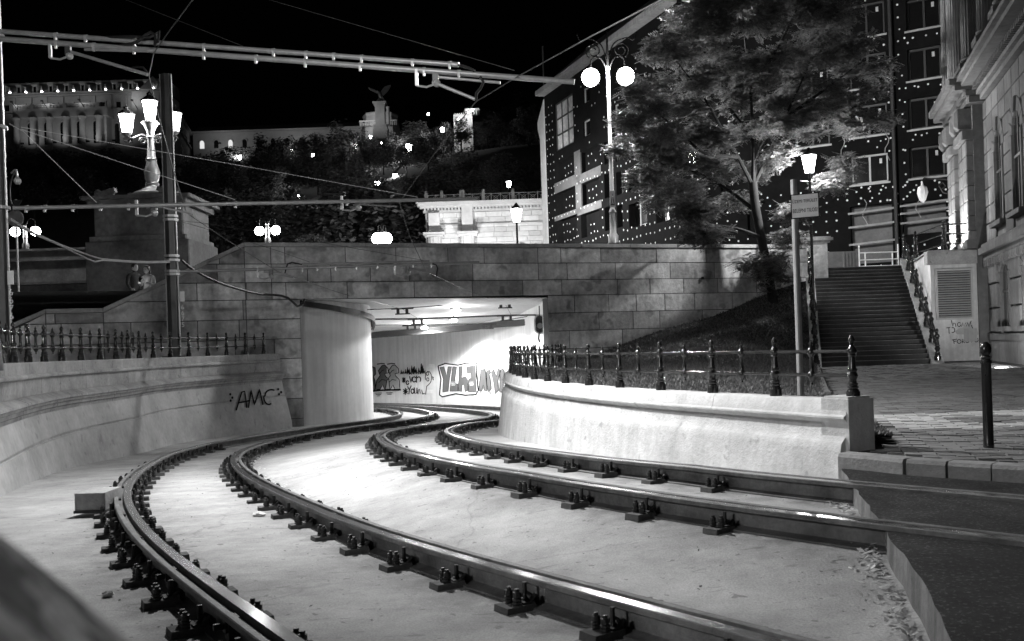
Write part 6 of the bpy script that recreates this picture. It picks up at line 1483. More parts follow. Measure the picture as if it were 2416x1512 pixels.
# low dark parapet with openings on the far left
par = thing('street_parapet', 'dark stone parapet with a ledge and small openings behind the edge pole', 'wall')
qd = 41.0; qk = qd / FPX
def qz(v): return P(140, v, qd).z
x0, x1 = P(-40, 600, qd).x, P(250, 600, qd).x
for nm, v0, v1, t_ in (('coping', 587, 592, .35), ('upper_course', 592.3, 612, .2), ('band', 612.3, 616, .3), ('lower_course', 665, 671, .4), ('face', 616.3, 664.7, .12), ('base', 671.3, 800, .1)):
    MB().slab([(x0, qz(v1)), (x1, qz(v1)), (x1, qz(v0)), (x0, qz(v0))], lambda a, b, t: Vector((a, qd - t, b)), -.6, t_).build(nm, M_DKSTONE, par)
for i in range(9):
    xx_ = x0 + 1.0 + i * .66; MB().box((xx_, qd - .14, qz(725)), (.34, .2, .9)).build('pier', M_DKSTONE, par)
# tall twin lamp
def twin(u, vbase, vlamp, d, du, label, power, rg=0.3, glass=None, ornate=False, sign=False):
    c = P(u, vbase, d); zl = P(u, vlamp, d).z - c.z; t = thing('twin_street_lamp', label, 'street lamp', c, 'twin-globe street lamps'); k = d / FPX; w_ = du * k
    MB().lathe([(.2, 0), (.2, .3), (.13, .42), (.11, 1.2), (.15, 1.25), (.09, 1.4), (.075, zl * .55), (.15, zl * .55 + .08), (.13, zl * .55 + .2), (.07, zl * .55 + .3), (.06, zl + .3), (.09, zl + .34), (.02, zl + .5)], n=12).build('post', M_GALV if ornate else M_POLE, t, smooth=True)
    for s_ in (-1, 1):
        MB().tube(smoothpath([(0, 0, zl + .25), (s_ * w_ * .4, 0, zl + .75), (s_ * w_ * .9, 0, zl + .75), (s_ * w_, 0, zl + rg * .8)], .1), .035, 6).build('arm', M_IRON, t, smooth=True)
        MB().lathe([(.05, .12), (.16, 0), (rg * .75, -.05)], (s_ * w_, 0, zl + rg * .8), 10).build('lamp_cap', M_IRON, t)
        MB().ball((s_ * w_, 0, zl), rg, 14, 10).build('globe', glass or E_LAMP, t, smooth=True)
        if power: light(t, (s_ * w_, 0, zl), power, rg * .6)
    if c.z > 3.45: MB().box((0, 0, (3.4 - c.z) / 2), (.5, .5, c.z - 3.4)).build('plinth', M_DKSTONE, t)
    if ornate:
        MB().tube([(0, 0, zl + .3), (0, 0, zl + 1.9)], [.06, .03], 8).build('mast', M_IRON, t)
        for s_ in (-1, 1):
            MB().tube([(s_ * (.55 + .3 * math.cos(a) * (1 - a / 14)), 0, zl + 1.05 + .3 * math.sin(a) * (1 - a / 14)) for a in np.linspace(-1, 9, 26)], .03, 5).build('scroll', M_IRON, t, smooth=True)
            MB().tube(smoothpath([(0, 0, zl + .5), (s_ * .25, 0, zl + 1.3), (s_ * .8, 0, zl + 1.55), (s_ * 1.05, 0, zl + 1.45), (s_ * 1.2, 0, zl + 1.75)], .1), .03, 5).build('scroll_arm', M_IRON, t, smooth=True)
    if sign:
        MB().box((0, -.13, 1.75), (.22, .03, .65)).build('crossing_sign', M_SIGN, t)
        MB().slab([(-.09, 1.5), (.09, 1.5), (0, 1.98)], lambda a, b, q: Vector((a, -q, b)), .1, .155).build('sign_triangle', M_POLE, t)
        s2 = MB(); s2.bar((0, -.16, 1.7), (0, -.16, 1.82), .02, .01); s2.bar((0, -.16, 1.7), (-.03, -.16, 1.55), .02, .01); s2.bar((0, -.16, 1.7), (.03, -.16, 1.55), .02, .01); s2.ball((0, -.16, 1.86), .02, 6, 5); s2.build('walking_figure', M_PAINTW, t)
    return t
twin(1447, 574, 181, 38, 41, 'tall twin-globe street lamp between the tree and the black sky, with scrolls', 4200, .36, None, True, True)
twin(61, 588, 546, 60, 24, 'short twin street lamp between the edge pole and the pedestal', 160, .3, E_FAR)
twin(632, 574, 544, 62, 19, 'twin street lamp just above the bend of the sloping parapet', 260, .3, E_FAR)
twin(902, 600, 563, 55, 9, 'brightest twin street lamp resting low over the overpass coping', 500, .36, E_FAR)
def single(u, v, d, h, label, power, s_=1.0, glass=None):
    c = P(u, v, d); h = max(2.2, min(14, c.z - hill_z(c.x, c.y) + .2)) if d > 94 else c.z - (3.4 if d > 36 else lawn_z(c.x, c.y)); t = thing('park_lamp', label, 'street lamp', (c.x, c.y, c.z - h), 'single park lamps')
    MB().lathe([(.14 * s_, 0), (.1 * s_, .4), (.05 * s_, .6), (.045 * s_, h - .35 * s_), (.1 * s_, h - .3 * s_)], n=8).build('post', M_IRON, t, smooth=True)
    MB().lathe([(.14, -.28), (.24, .26)], (0, 0, h), 8, sc_=s_).build('lamp_glass', glass or E_FAR, t)
    MB().lathe([(.28, .27), (.12, .42), (.03, .55)], (0, 0, h), 8, sc_=s_).build('lamp_cap', M_IRON, t)
    if power: light(t, (0, 0, h), power, .12 * s_)
single(1908, 387, 31.5, 4.2, 'bright lantern just behind the sign, in the edge of the tree', 1200, 1.0, E_LAMP)
single(1218, 508, 66, 4.0, 'bright lantern in front of the floodlit portal', 3800, 1.6, E_LAMP)
single(1632, 373, 44, 5.5, 'lamp glowing through the middle of the tree', 260, .9)
for u, v, d, w_, lab, s_ in ((965, 350, 185, 6000, 'star-bright lamp high on the slope below the statue', 2.6), (932, 418, 150, 2200, 'lamp on the slope under the high bright one', 1.6), (890, 438, 125, 2600, 'lamp beside the tree above the level tube', 1.7), (815, 520, 105, 1200, 'lamp low on the slope left of the brightest twin lamp', 1.3), (705, 463, 130, 700, 'small lamp between trees above the level tube', .9), (840, 346, 190, 2200, 'lamp half hidden by the tree left of the statue', 1.6), (1200, 435, 96, 300, 'lamp on the portal terrace railing', 1.0), (880, 515, 108, 60, 'tiny lamp right above the brightest twin lamp', .8), (565, 372, 200, 2500, 'glow among the trees below the long wing', 1.4), (738, 366, 175, 300, 'faint lamp between trees right of the wing glow', .9), (874, 324, 200, 260, 'small lamp among leaves left below the statue pillar', 1.0), (900, 337, 195, 160, 'tiny lamp right below the statue pillar', .8), (1010, 270, 225, 200, 'small lamp at the top of the dark trees between statue and lookout', 1.0), (1043, 307, 200, 900, 'bright lamp beside the lookout terrace', 1.7), (1016, 407, 150, 120, 'tiny lamp in the dark slope above the portal railing', .8), (688, 355, 205, 160, 'tiny lamp between trees under the long wing', .9), (859, 342, 192, 120, 'tiny lamp next to the half hidden one', .8)):
    single(u, v, d, 3.5, lab, w_, s_)

# ================================================================== signs, bollard, box
sp_ = Z(1889, 936, RTOP - 0.05); sg = thing('warning_sign', 'white no-entry notice on a ribbed steel post above the fence', 'sign', (sp_.x, sp_.y, sp_.z - 0.25))
ztop = P(1882, 424, sp_.y).z - sg.location.z
m_ = MB(); m_.lathe([(.033, 0), (.033, ztop)], n=12); m_.build('post', M_GALV, sg, smooth=True)
MB().bar((-.012, -.034, 0), (-.012, -.034, ztop), .02, .012).build('post_rib', M_GALV, sg)
sa, sb_ = P(1862, 462, sp_.y - .05), P(1920, 516, sp_.y - .05); scx, scz = (sa.x + sb_.x) / 2 - sp_.x, (sa.z + sb_.z) / 2 - sg.location.z; sw_, sh_ = sb_.x - sa.x, abs(sa.z - sb_.z) * .98
e = bpy.data.objects.new('sign_plate', None); rt = Matrix.Rotation(math.radians(-9), 4, 'Z')
pm_ = MB(); pm_.box((0, 0, 0), (sw_, .008, sh_)); po = pm_.build('sign_plate', M_SIGN, sg); po.location = (scx, -.15, scz); po.rotation_euler = (0, 0, math.radians(-26)); po.scale = (1.1, 1, 1)
bm_ = MB()
for a, b, c_, d_ in ((0, sh_ / 2, sw_ + .01, .008), (0, -sh_ / 2, sw_ + .01, .008)): bm_.box((a, -.001, b), (c_, .012, d_))
for s_ in (-1, 1): bm_.box((s_ * sw_ / 2, -.001, 0), (.008, .0115, sh_))
bm_.build('edge', M_INK, po)
MB().tube([(scx, -.01, scz), (scx, -.14, scz)], .015, 6).build('sign_clamp', M_GALV, sg)
text('lettering', 'ÜZEMI TERÜLET', .043, po, (0, -.006, sh_ * .2), (math.radians(90), 0, 0), M_INK, sx=.70)
text('lettering', 'BELÉPNI TILOS!', .052, po, (0, -.006, -sh_ * .2), (math.radians(90), 0, 0), M_INK, sx=.60)
bp = Z(2332, 1057, KERB_Z); bo = thing('bollard', 'black iron bollard with a ball top on the paved yard', 'bollard', bp)
hb = P(2325, 806, bp.y).z - KERB_Z; r = .042
MB().lathe([(r, 0), (r, .04), (r * .94, .05), (r * .9, hb * .79), (r * 1.06, hb * .8), (r * 1.06, hb * .825), (r * .85, hb * .83), (r * .85, hb * .84)], n=18).build('shaft', M_IRON, bo, smooth=True)
MB().lathe([(r * .85, hb * .84), (r * 1.0, hb * .855), (r * .62, hb * .87), (r * 1.02, hb * .905), (r * 1.08, hb * .935), (r * .85, hb * .975), (r * .3, hb)], n=18).build('ball_top', M_IRON, bo, smooth=True)
# road signs seen from behind beside the edge pole
rs = P(38, 560, 34); rsn = thing('road_sign', 'back of a triangular and a round road sign on one post', 'sign', (rs.x, rs.y, .97)); k = 34 / FPX; zz = lambda v: P(38, v, 34).z - .97
MB().tube([(0, .05, 0), (0, .05, zz(470))], .04, 8).build('post', M_GALV, rsn)
MB().slab([(-.28, zz(472)), (.28, zz(472)), (0, zz(500))], lambda a, b, t: Vector((a, -t, b)), 0, .02).build('triangle_plate', M_POLE, rsn)
MB().slab([(.3 * math.cos(a), zz(515) + .3 * math.sin(a)) for a in np.linspace(0, 6.28, 25)[:-1]], lambda a, b, t: Vector((a, -t, b)), 0, .02).build('round_plate', M_TUBE, rsn)
pc = P(38, 408, 18.3); pcam = thing('pole_lamp_arm', 'small curved fitting with cable on the edge pole', 'fitting', pc)
MB().tube(smoothpath([(-.1, 0, 0), (0, 0, .06), (.02, 0, -.1)], .03), .02, 6).build('arm', M_GALV, pcam); MB().lathe([(.03, 0), (.07, -.05), (.07, -.1), (.04, -.14)], (.02, 0, -.08), 8).build('head', M_GALV, pcam); MB().tube(smoothpath([(-.02, 0, .05), (-.12, 0, -.2), (-.12, 0, -.55), (0, 0, -.72)], .08), .016, 6).build('lead', M_CABLE, pcam)
# junction box by the outer rail
jb = Z(207, 1212, zbed(-3.9, 8.0)); jx = thing('track_box', 'low pale concrete box beside the outer rail fasteners', 'box', (jb.x, jb.y + .15, jb.z))
bw_ = (P(243, 1200, jb.y) - P(170, 1200, jb.y)).x; bh_ = P(170, 1163, jb.y).z - P(170, 1210, jb.y).z
MB().box((0, .05, .012), (bw_ * 1.02, .34, .024)).build('foot', M_FBLOCK, jx); MB().slab([(-bw_ / 2, .024), (bw_ / 2, .024), (bw_ / 2, bh_), (-bw_ / 2, bh_)], lambda a, b, t: Vector((a, -t, b)), -.28, .1, bev=.006).build('body', M_STONE2, jx)
# ================================================================== trees
def leaf_mesh(name, clumps, per, leaf, m, droop=.3, sprays=True):
    vs = []; fs = []
    for (c, r) in clumps:
        n = int(per * (r[0] * r[1] * r[2]) ** .45)
        for _ in range(n):
            d = RNG.normal(size=3); d /= np.linalg.norm(d); q = RNG.random() ** .4
            p = np.array(c) + d * np.array(r) * q
            a = RNG.random() * 6.283; t = np.array([math.cos(a), math.sin(a), RNG.normal() * .35 - droop]); t /= np.linalg.norm(t)
            nrm = np.cross(t, [0, 0, 1]) + RNG.normal(size=3) * .25; nrm /= np.linalg.norm(nrm)
            k = 5 if sprays else 1
            for i in range(k):
                for sgn in ((-1, 1) if sprays else (1,)):
                    b = p + t * leaf * .55 * i; tip = b + (nrm * sgn + t * .5) * leaf * random.uniform(.8, 1.3) if sprays else b + t * leaf * 1.3
                    sd = t * leaf * .26 if sprays else nrm * leaf * .5
                    mid = (b + tip) / 2; o = len(vs); vs += [tuple(b), tuple(mid + sd), tuple(tip), tuple(mid - sd + np.array([0, 0, -leaf * .12]))]; fs.append((o, o + 1, o + 2, o + 3))
    me = bpy.data.meshes.new(name); me.from_pydata(vs, [], fs); me.materials.append(m); me.update(); return me
# main tree on the slope
tr = thing('tree', 'broad leafy tree with feathery leaves on the slope by the stairs', 'tree')
base = WP(1822, 694, 1.0); TD = base.y - .4
def TP(u, v, dd=0): return P(u, v, TD + dd)
trunk = MB()
trunk.tube(smoothpath([base - Vector((0, 0, .3)), TP(1812, 640), TP(1795, 560), TP(1782, 490), TP(1775, 430)], .2), [.2 - .012 * 1 * i * .6 for i in range(len(smoothpath([base - Vector((0, 0, .3)), TP(1812, 640), TP(1795, 560), TP(1782, 490), TP(1775, 430)], .2)))] if False else .15, 10)
trunk.build('trunk', M_BARK, tr, smooth=True)
limbs = [((1776, 440, 0), (1810, 370, .4), (1850, 280, .8), (1900, 170, 1.0), (1930, 90, 1)), ((1776, 440, 0), (1740, 370, -.4), (1700, 300, -.9), (1660, 230, -1.2), (1600, 150, -1.4)), ((1776, 430, 0), (1800, 340, 1.0), (1870, 280, 1.6), (1970, 270, 1.7), (2040, 240, 1.4)), ((1785, 500, 0), (1720, 450, .6), (1650, 410, 1.0), (1570, 390, 1.2), (1510, 360, 1.2)), ((1776, 430, 0), (1775, 330, .2), (1770, 220, 0), (1760, 120, .2), (1750, 20, 0)), ((1740, 370, -.4), (1660, 360, -1.2), (1590, 300, -1.6), (1530, 250, -1.8)), ((1850, 280, .8), (1960, 200, 1.4), (2040, 140, 1.6)), ((1795, 560, 0), (1740, 540, -.8), (1680, 530, -1.2), (1620, 520, -1.4)), ((1775, 330, .2), (1690, 210, .9), (1640, 110, 1.2), (1590, 60, 1.2)), ((1770, 220, 0), (1840, 100, -.8), (1880, 20, -1))]
for L_ in limbs:
    q = smoothpath([TP(*p) for p in L_], .25); MB().tube(q, [.075 - .06 * i / len(q) for i in range(len(q))], 6).build('limb', M_BARK, tr, smooth=True)
clumps = []
for L_ in limbs:
    for k, (u, v, dd) in enumerate(L_[2:]):
        for _ in range(3):
            c = TP(u + random.uniform(-55, 55), v + random.uniform(-45, 45), dd + random.uniform(-.9, .9)); clumps.append((tuple(c), (random.uniform(.45, .85), random.uniform(.4, .8), random.uniform(.22, .4))))
for (u, v) in ((1500, 300), (1520, 420), (1480, 280), (1560, 470), (1540, 200), (1580, 90), (1620, 40), (1660, 10), (1700, 60), (1720, 150), (1800, 60), (1860, 130), (1940, 50), (2000, 110), (2060, 210), (2070, 160), (2010, 300), (1990, 390), (1960, 430), (1640, 500), (1610, 450), (1790, 620), (1820, 610), (1810, 640), (1860, 560), (1870, 500), (1740, 470), (1700, 400), (1800, 300), (1840, 360), (1900, 260), (1740, 240), (1660, 320), (1600, 240), (1560, 330), (1880, 200), (1950, 260), (1800, 180), (1820, 20), (1760, -20), (1900, -10), (1980, 30), (1690, -20), (1840, 240), (1720, 320), (1780, 400), (1640, 180), (1680, 120)):
    c = TP(u, v, random.uniform(-1.6, 1.6)); clumps.append((tuple(c), (random.uniform(.5, .95), random.uniform(.45, .9), random.uniform(.28, .5))))
cm = leaf_mesh('crown', clumps, 360, .12, M_LEAF); link('crown', cm, tr)
# young shoots at the trunk foot
shc = [(tuple(TP(u, v, -.3)), (.22, .25, .3)) for u, v in ((1790, 615), (1775, 640), (1830, 640), (1845, 660), (1800, 670))]
tag(link('sapling', leaf_mesh('sapling', shc, 260, .1, M_LEAF)), 'leafy shoots sprouting round the foot of the tree trunk', 'plant')
# hill trees: a few crown shapes reused
def hill_crown(i, n, wide, tall):
    cl = []
    for _ in range(n):
        d = RNG.normal(size=3); d /= np.linalg.norm(d); q = RNG.random() ** .5; cl.append(((d[0] * wide * q, d[1] * wide * q, tall * .62 + d[2] * tall * .38 * q), (wide * .38, wide * .38, tall * .16)))
    return leaf_mesh('crown', cl, 60 if tall > 8 else 90, .42, M_HLEAF, sprays=False)
HC = [hill_crown(0, 30, 3.4, 9.0), hill_crown(1, 34, 4.4, 8.0), hill_crown(2, 26, 2.6, 11.0), hill_crown(3, 30, 3.8, 10.0)]
HT = MB().tube([(0, 0, -1.5), (.1, 0, 2), (0, .1, 5)], [.28, .2, .1], 6).mesh('trunk', M_BARK, True)
spots = [(640, 350, 215), (560, 392, 205), (700, 355, 205), (735, 352, 200), (812, 330, 190), (870, 372, 180), (790, 385, 175), (930, 372, 190), (985, 318, 200), (1030, 345, 190), (1060, 320, 205), (610, 400, 170), (680, 420, 160), (750, 420, 150), (840, 420, 140), (905, 400, 160), (960, 430, 150), (1010, 420, 145), (1090, 390, 170), (1150, 360, 180), (1180, 400, 160), (1220, 330, 190), (1250, 400, 150), (1240, 250, 230), (1180, 290, 215), (1130, 300, 210), (1100, 440, 125), (1180, 445, 120), (1240, 450, 118), (1050, 470, 112), (960, 480, 112), (930, 520, 100), (945, 560, 97), (860, 470, 118), (780, 480, 120), (520, 420, 160), (560, 460, 140), (640, 470, 130), (700, 510, 110), (760, 540, 100), (520, 520, 105), (600, 520, 105), (90, 392, 200), (150, 400, 200), (210, 402, 195), (260, 398, 195), (40, 390, 200), (320, 400, 190), (60, 400, 170), (140, 410, 165), (220, 410, 165), (300, 420, 160), (470, 405, 190), (180, 460, 130), (80, 470, 130), (510, 400, 190), (1270, 300, 200), (840, 530, 101), (915, 515, 102), (480, 460, 140)]
side_w = lambda u: 'under the palace columns' if u < 330 else 'below the long palace wing' if u < 800 else 'around the statue and lamps' if u < 1060 else 'on the dark slope above the portal'
dupl = {}
sizes = ['broad', 'round', 'slender', 'tall']
for i, (u, v, d) in enumerate(spots):
    c = P(u, v, d); gz = hill_z(c.x, c.y); k = i % 4
    hgt = max(5.0, (c.z - gz) + 3.5); s_ = hgt / (9, 8, 11, 10)[k]; s_ = min(2.0, max(.6, s_))
    t = thing('hill_tree', None, 'tree', (c.x, c.y, c.z - (9, 8, 11, 10)[k] * s_ * .62), 'trees on the castle hill', random.uniform(0, 6))
    t.location.z = gz - .3 if c.z - gz < 11 else t.location.z
    row = 'upper' if v < 370 else 'middle' if v < 450 else 'lower'
    t['label'] = f'{sizes[k]} dark tree {side_w(u)}, {row} part of the wood'
    t.scale = (s_ * random.uniform(.95, 1.3), s_ * random.uniform(.95, 1.3), s_)
    link('crown', HC[k], t); link('trunk', HT, t); dupl.setdefault(t['label'], []).append((u, t))
for lb_, ls_ in dupl.items():
    if len(ls_) > 1:
        for k, (u, t) in enumerate(sorted(ls_, key=lambda q: q[0])): t['label'] = lb_.replace(' part of the wood', ' wood') + ', ' + ORD[k]
# pale bush on the coping
bc = P(735, 563, 40); b_ = thing('shrub', None, None, (bc.x, bc.y, 3.4)); MB().tube([(0, 0, 0), (.05, 0, bc.z - 3.3)], .06, 6).build('stem', M_BARK, b_); link('crown', leaf_mesh('shrub', [((random.uniform(-.65, .65), random.uniform(-.3, .3), random.uniform(0, .35)), (.3, .3, .22)) for _ in range(9)], 300, .07, M_LEAF, sprays=False), b_, (0, 0, bc.z - .25 - 3.4)); tag(b_, 'pale rounded shrub above the overpass coping', 'shrub')

# ================================================================== two people on the steps
def skin(name, joints, edges, m, parent):
    me = bpy.data.meshes.new(name); me.from_pydata([j[:3] for j in joints], edges, []); o = bpy.data.objects.new(name, me); COL.objects.link(o)
    md = o.modifiers.new('s', 'SKIN'); sv = me.skin_vertices[0].data
    for i, j in enumerate(joints): sv[i].radius = (j[3], j[4] if len(j) > 4 else j[3])
    for s_ in sv: s_.use_root = False
    sv[0].use_root = True
    sb = o.modifiers.new('d', 'SUBSURF'); sb.levels = 2; sb.render_levels = 2
    bpy.context.view_layer.update()
    nm = bpy.data.meshes.new_from_object(o.evaluated_get(bpy.context.evaluated_depsgraph_get())); bpy.data.objects.remove(o)
    nm.materials.clear(); nm.materials.append(m); nm.polygons.foreach_set('use_smooth', [True] * len(nm.polygons)); return link(name, nm, parent)
def person(loc, rz, label, h, top, legs, hair_long, arms):
    t = thing('person', label, 'person', loc, None, rz); s_ = h / 1.75
    J = [(0, 0, .95, .15, .11), (0, 0, 1.12, .14, .10), (0, .01, 1.3, .17, .11), (0, .02, 1.43, .14, .09), (0, .0, 1.5, .055, .055), (0, -.03, 1.6, .06, .07)]
    E_ = [(0, 1), (1, 2), (2, 3), (3, 4), (4, 5)]
    for sx_ in (-1, 1):
        k = len(J); J += [(sx_ * .1, 0, .88, .09), (sx_ * .11, -.01, .5, .06), (sx_ * .11, .02, .09, .045), (sx_ * .12, -.14, .04, .04)]; E_ += [(0, k), (k, k + 1), (k + 1, k + 2), (k + 2, k + 3)]
        a = arms[0 if sx_ < 0 else 1]; k = len(J); J += [(sx_ * .19, .02, 1.41, .06)] + [(sx_ * p[0], p[1], p[2], p[3]) for p in a]; E_ += [(3, k)] + [(k + i, k + i + 1) for i in range(len(a))]
    J = [tuple(c * s_ for c in j) for j in J]
    body = skin('body', J, E_, top, t)
    # trousers, head, hair, hands
    for sx_ in (-1, 1): MB().tube([(sx_ * .1 * s_, 0, .93 * s_), (sx_ * .11 * s_, -.01, .5 * s_), (sx_ * .11 * s_, .02, .1 * s_)], [.115 * s_, .08 * s_, .065 * s_], 10).build('trouser_leg', legs, t, smooth=True)
    hd = MB(); hd.ball((0, -.045 * s_, 1.635 * s_), .098 * s_, 16, 12, sq=(.82, .98, 1.2)); hd.ball((0, -.142 * s_, 1.62 * s_), .017 * s_, 6, 5); hd.build('head', M_SKIN, t, smooth=True)
    for sx_ in (-1, 1): MB().ball((sx_ * .033 * s_, -.128 * s_, 1.645 * s_), .011 * s_, 6, 5).build('eye', M_HAIR, t); MB().ball((sx_ * .082 * s_, -.03 * s_, 1.63 * s_), .022 * s_, 6, 5, sq=(.4, .8, 1.2)).build('ear', M_SKIN, t)
    MB().box((0, -.135 * s_, 1.585 * s_), (.04 * s_, .01, .008)).build('mouth', M_HAIR, t)
    hr = MB(); hr.ball((0, -.02 * s_, 1.67 * s_), .108 * s_, 16, 12, sq=(.88, .98, 1.05))
    if hair_long: hr.ball((0, .03 * s_, 1.56 * s_), .1 * s_, 14, 10, sq=(.95, .55, 1.5))
    hr.v = [(x, max(y, -.09 * s_ if z < 1.7 * s_ else y), z) for x, y, z in hr.v]; hr.build('hair', M_HAIR, t, smooth=True)
    for i, sx_ in enumerate((-1, 1)):
        p = arms[i][-1]; c = Vector((sx_ * p[0], p[1], p[2])) * s_; hm = MB(); hm.ball(tuple(c + Vector((0, -.04, 0))), .04 * s_, 8, 6, sq=(.55, 1, .8))
        for f in range(4): hm.tube([c + Vector((-.02 * sx_ , -.07, .026 - .017 * f)), c + Vector((-.03 * sx_, -.105, .022 - .017 * f)), c + Vector((-.055 * sx_, -.115 + .004 * f, .018 - .016 * f))], [.009, .008, .006], 6)
        hm.tube([c + Vector((-.01 * sx_, -.03, .035)), c + Vector((-.03 * sx_, -.06, .05)), c + Vector((-.04 * sx_, -.085, .045))], [.011, .009, .007], 6); hm.build('hand', M_SKIN, t, smooth=True)
    return t
pm1 = P(316, 622, 28.5); pm2 = P(347, 628, 28.2)
person((pm1.x, pm1.y, pm1.z - 1.76), math.radians(62), 'person in a dark jacket leaning towards the person with the phone', 1.76, M_DCLOTH, M_MCLOTH, False, (((.27, .0, 1.15, .05), (.24, -.12, .95, .04)), ((.27, -.02, 1.15, .05), (.2, -.2, 1.05, .04))))
pw = person((pm2.x, pm2.y, pm2.z - 1.66), math.radians(-18), 'person with long dark hair in a pale sweater looking at a phone', 1.66, M_LCLOTH, M_MCLOTH, True, (((.26, .0, 1.15, .055), (.1, -.24, 1.22, .035)), ((.26, .0, 1.15, .055), (.1, -.24, 1.22, .035))))
ph = thing('phone', 'small glowing phone held by the person in the sweater', 'phone', (pm2.x - .09, pm2.y - .30, pm2.z - .42), None, math.radians(-18)); ph.rotation_euler = (math.radians(-40), 0, math.radians(-18))
MB().box((0, 0, 0), (.075, .01, .15)).build('case', M_INK, ph); MB().box((0, .008, 0), (.066, .004, .135)).build('screen', E_SCREEN, ph)
light(ph, (0, .06, .02), .7, .03)

# ================================================================== near coping stone, litter
cs = MB(); n = 26
c0 = P(-60, 1470, .62)
g_ = []
for j in range(14):
    for i in range(n):
        x = -.62 + .62 * i / (n - 1); y = .36 + .62 * j / 13
        g_.append((x, y, 0))
def stone_z(x, y):
    d = (x + .385 + (y - .6) * .55)      # slopes off towards the track
    return .965 - max(0, d) ** 1.15 * 1.25 - .02 * math.sin(9 * x + 4) * math.sin(11 * y)
cs.add([(x, y, stone_z(x, y)) for x, y, _ in g_], [(j * n + i, j * n + i + 1, (j + 1) * n + i + 1, (j + 1) * n + i) for j in range(13) for i in range(n - 1)])
# skirt down to the wall foot
rim = [j * n + n - 1 for j in range(14)] + [13 * n + i for i in range(n - 2, -1, -1)]
o_ = len(cs.v); vs = [(cs.v[k][0], cs.v[k][1], -.5) for k in rim]; cs.add(vs, []); cs.f += [(rim[i], rim[i + 1], o_ + i + 1, o_ + i) for i in range(len(rim) - 1)]; cs.m += [0] * (len(rim) - 1)
cs.v = [(x * .42, y * .42, EYE + (z - EYE) * .42) for x, y, z in cs.v]
tag(cs.build('near_coping', mat('near coping stone', .55, .9, var=.9, scale=22, bump=.8, bscale=90, spots=(24, .5, .2)), smooth=True), 'out-of-focus rough stone coping right in front of the lens', 'stone')
def scatter(name, label, pts, m, size, kind='leaf'):
    vs = []; fs = []
    for p in pts:
        a = random.uniform(0, 6.28); s_ = size * random.uniform(.5, 1.5); t = Vector((math.cos(a), math.sin(a), random.uniform(-.3, .5))) * s_; b = Vector((-math.sin(a), math.cos(a), random.uniform(-.4, .4))) * s_ * random.uniform(.3, .6); o = len(vs)
        c = Vector(p) + Vector((0, 0, s_ * .35)); vs += [tuple(c - t), tuple(c + b), tuple(c + t), tuple(c - b)]; fs.append((o, o + 1, o + 2, o + 3))
    me = bpy.data.meshes.new(name); me.from_pydata(vs, [], fs); me.materials.append(m); me.update(); return tag(link(name, me), label, 'litter', kind='stuff')
pts = []
def su(path, u):
    s = arclen(path); us = [FPX * q.x / max(q.y, .5) + WPX / 2 for q in path]; return s[min(range(len(path) // 2), key=lambda i: abs(us[i] - u))]
for path, s0_, s1_, off, wdt, n in ((RB1, su(RB1, 2095), su(RB1, 1830), .16, .10, 900), (RB2, su(RB2, 2020), su(RB2, 1700), .15, .09, 600), (RB2, su(RB2, 1700), su(RB2, 1250), .2, .07, 500), (RA2, su(RA2, 1350), su(RA2, 690), .2, .08, 500), (RB1, su(RB1, 1830), su(RB1, 1100), .2, .05, 200)):
    for _ in range(n):
        q, tg = at(path, random.uniform(s0_, s1_)); o = off + abs(random.gauss(0, wdt)); x, y = q.x + tg.y * o, q.y - tg.x * o; z = zbed(x, y); pts.append((x, y, z + abs(random.gauss(0, .012))))
for _ in range(900):
    k = random.random() ** 1.3; i_ = int(3 + k * (len(edge) - 6)); v = edge[i_].lerp(edge[i_ + 1], random.random()); x = v.x - .05 - abs(random.gauss(0, .06)); pts.append((x, v.y, zbed(x, v.y) + abs(random.gauss(0, .012))))
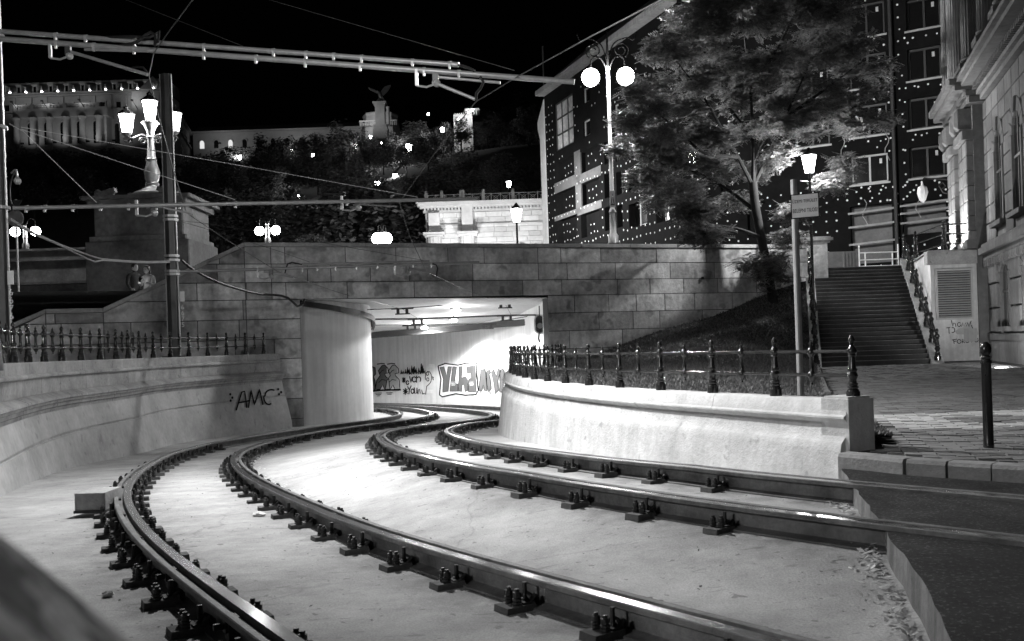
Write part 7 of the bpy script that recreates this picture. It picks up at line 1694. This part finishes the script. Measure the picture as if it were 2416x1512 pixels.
scatter('dry_leaves', 'drift of dry leaves along the rails and the asphalt step', pts, M_DRYLEAF, .02)
pts = []
for _ in range(900):
    y = random.uniform(3, 14); x = random.uniform(-4.5, 3.2); 
    if x > float(np.interp(y, [v.y for v in edge], [v.x for v in edge])) - .1 and y < 8: continue
    pts.append((x, y, zbed(x, y)))
scatter('grit', 'dark crumbs and grit strewn over the pale track bed', pts, mat('dark grit', .02, .9), .009)
pts = [];
for _ in range(700): y = random.uniform(3, 7); x = random.uniform(2, 6); pts.append((x, y, .002)) if x > float(np.interp(y, [v.y for v in edge], [v.x for v in edge])) + .05 else None
scatter('road_grit', 'small dark crumbs on the asphalt', pts, mat('dark grit', .02, .9), .008)
def scrap(name, label, u, v, size, m, zf=None, crumple=.5):
    c = ZF(u, v, lambda d: zA(d) - RAILH) if zf is None else Z(u, v, zf); c.z = zbed(c.x, c.y)
    b = MB(); b.ball((0, 0, 0), size, 9, 6, sq=(1.1, .8, .55)); b.v = [tuple(x * random.uniform(1 - crumple, 1 + crumple * .6) for x in p) for p in b.v]
    o = b.build(name, m); o.location = c + Vector((0, 0, size * .4)); return tag(o, label, 'litter')
scrap('crumpled_foil', 'crumpled dark wrapper lying near the blurred stone', 255, 1408, .035, M_PAINTL)
scrap('paper_scrap', 'pale crumpled paper beside the outer rail near the tagged wall', 452, 1073, .09, M_PAPER)
scrap('paper_scrap', 'flat white paper scrap beside the second rail fasteners', 612, 1218, .05, M_PAPER)
for i, (u, v, lab) in enumerate(((432, 1385, 'cigarette end on the dark floor by the wrapper'), (1180, 1366, 'cigarette end in front of the second rail'), (2012, 1395, 'cigarette end near the asphalt step'))):
    c = ZF(u, v, lambda d: zA(d) - RAILH); z = zbed(c.x, c.y); a = random.uniform(0, 3)
    o = MB().tube([(c.x, c.y, z + .005), (c.x + .03 * math.cos(a), c.y + .03 * math.sin(a), z + .005)], .004, 6).build('cigarette_end', M_PAPER); tag(o, lab, 'litter')
print('objects', len(bpy.data.objects), 'fasteners', NFAST)
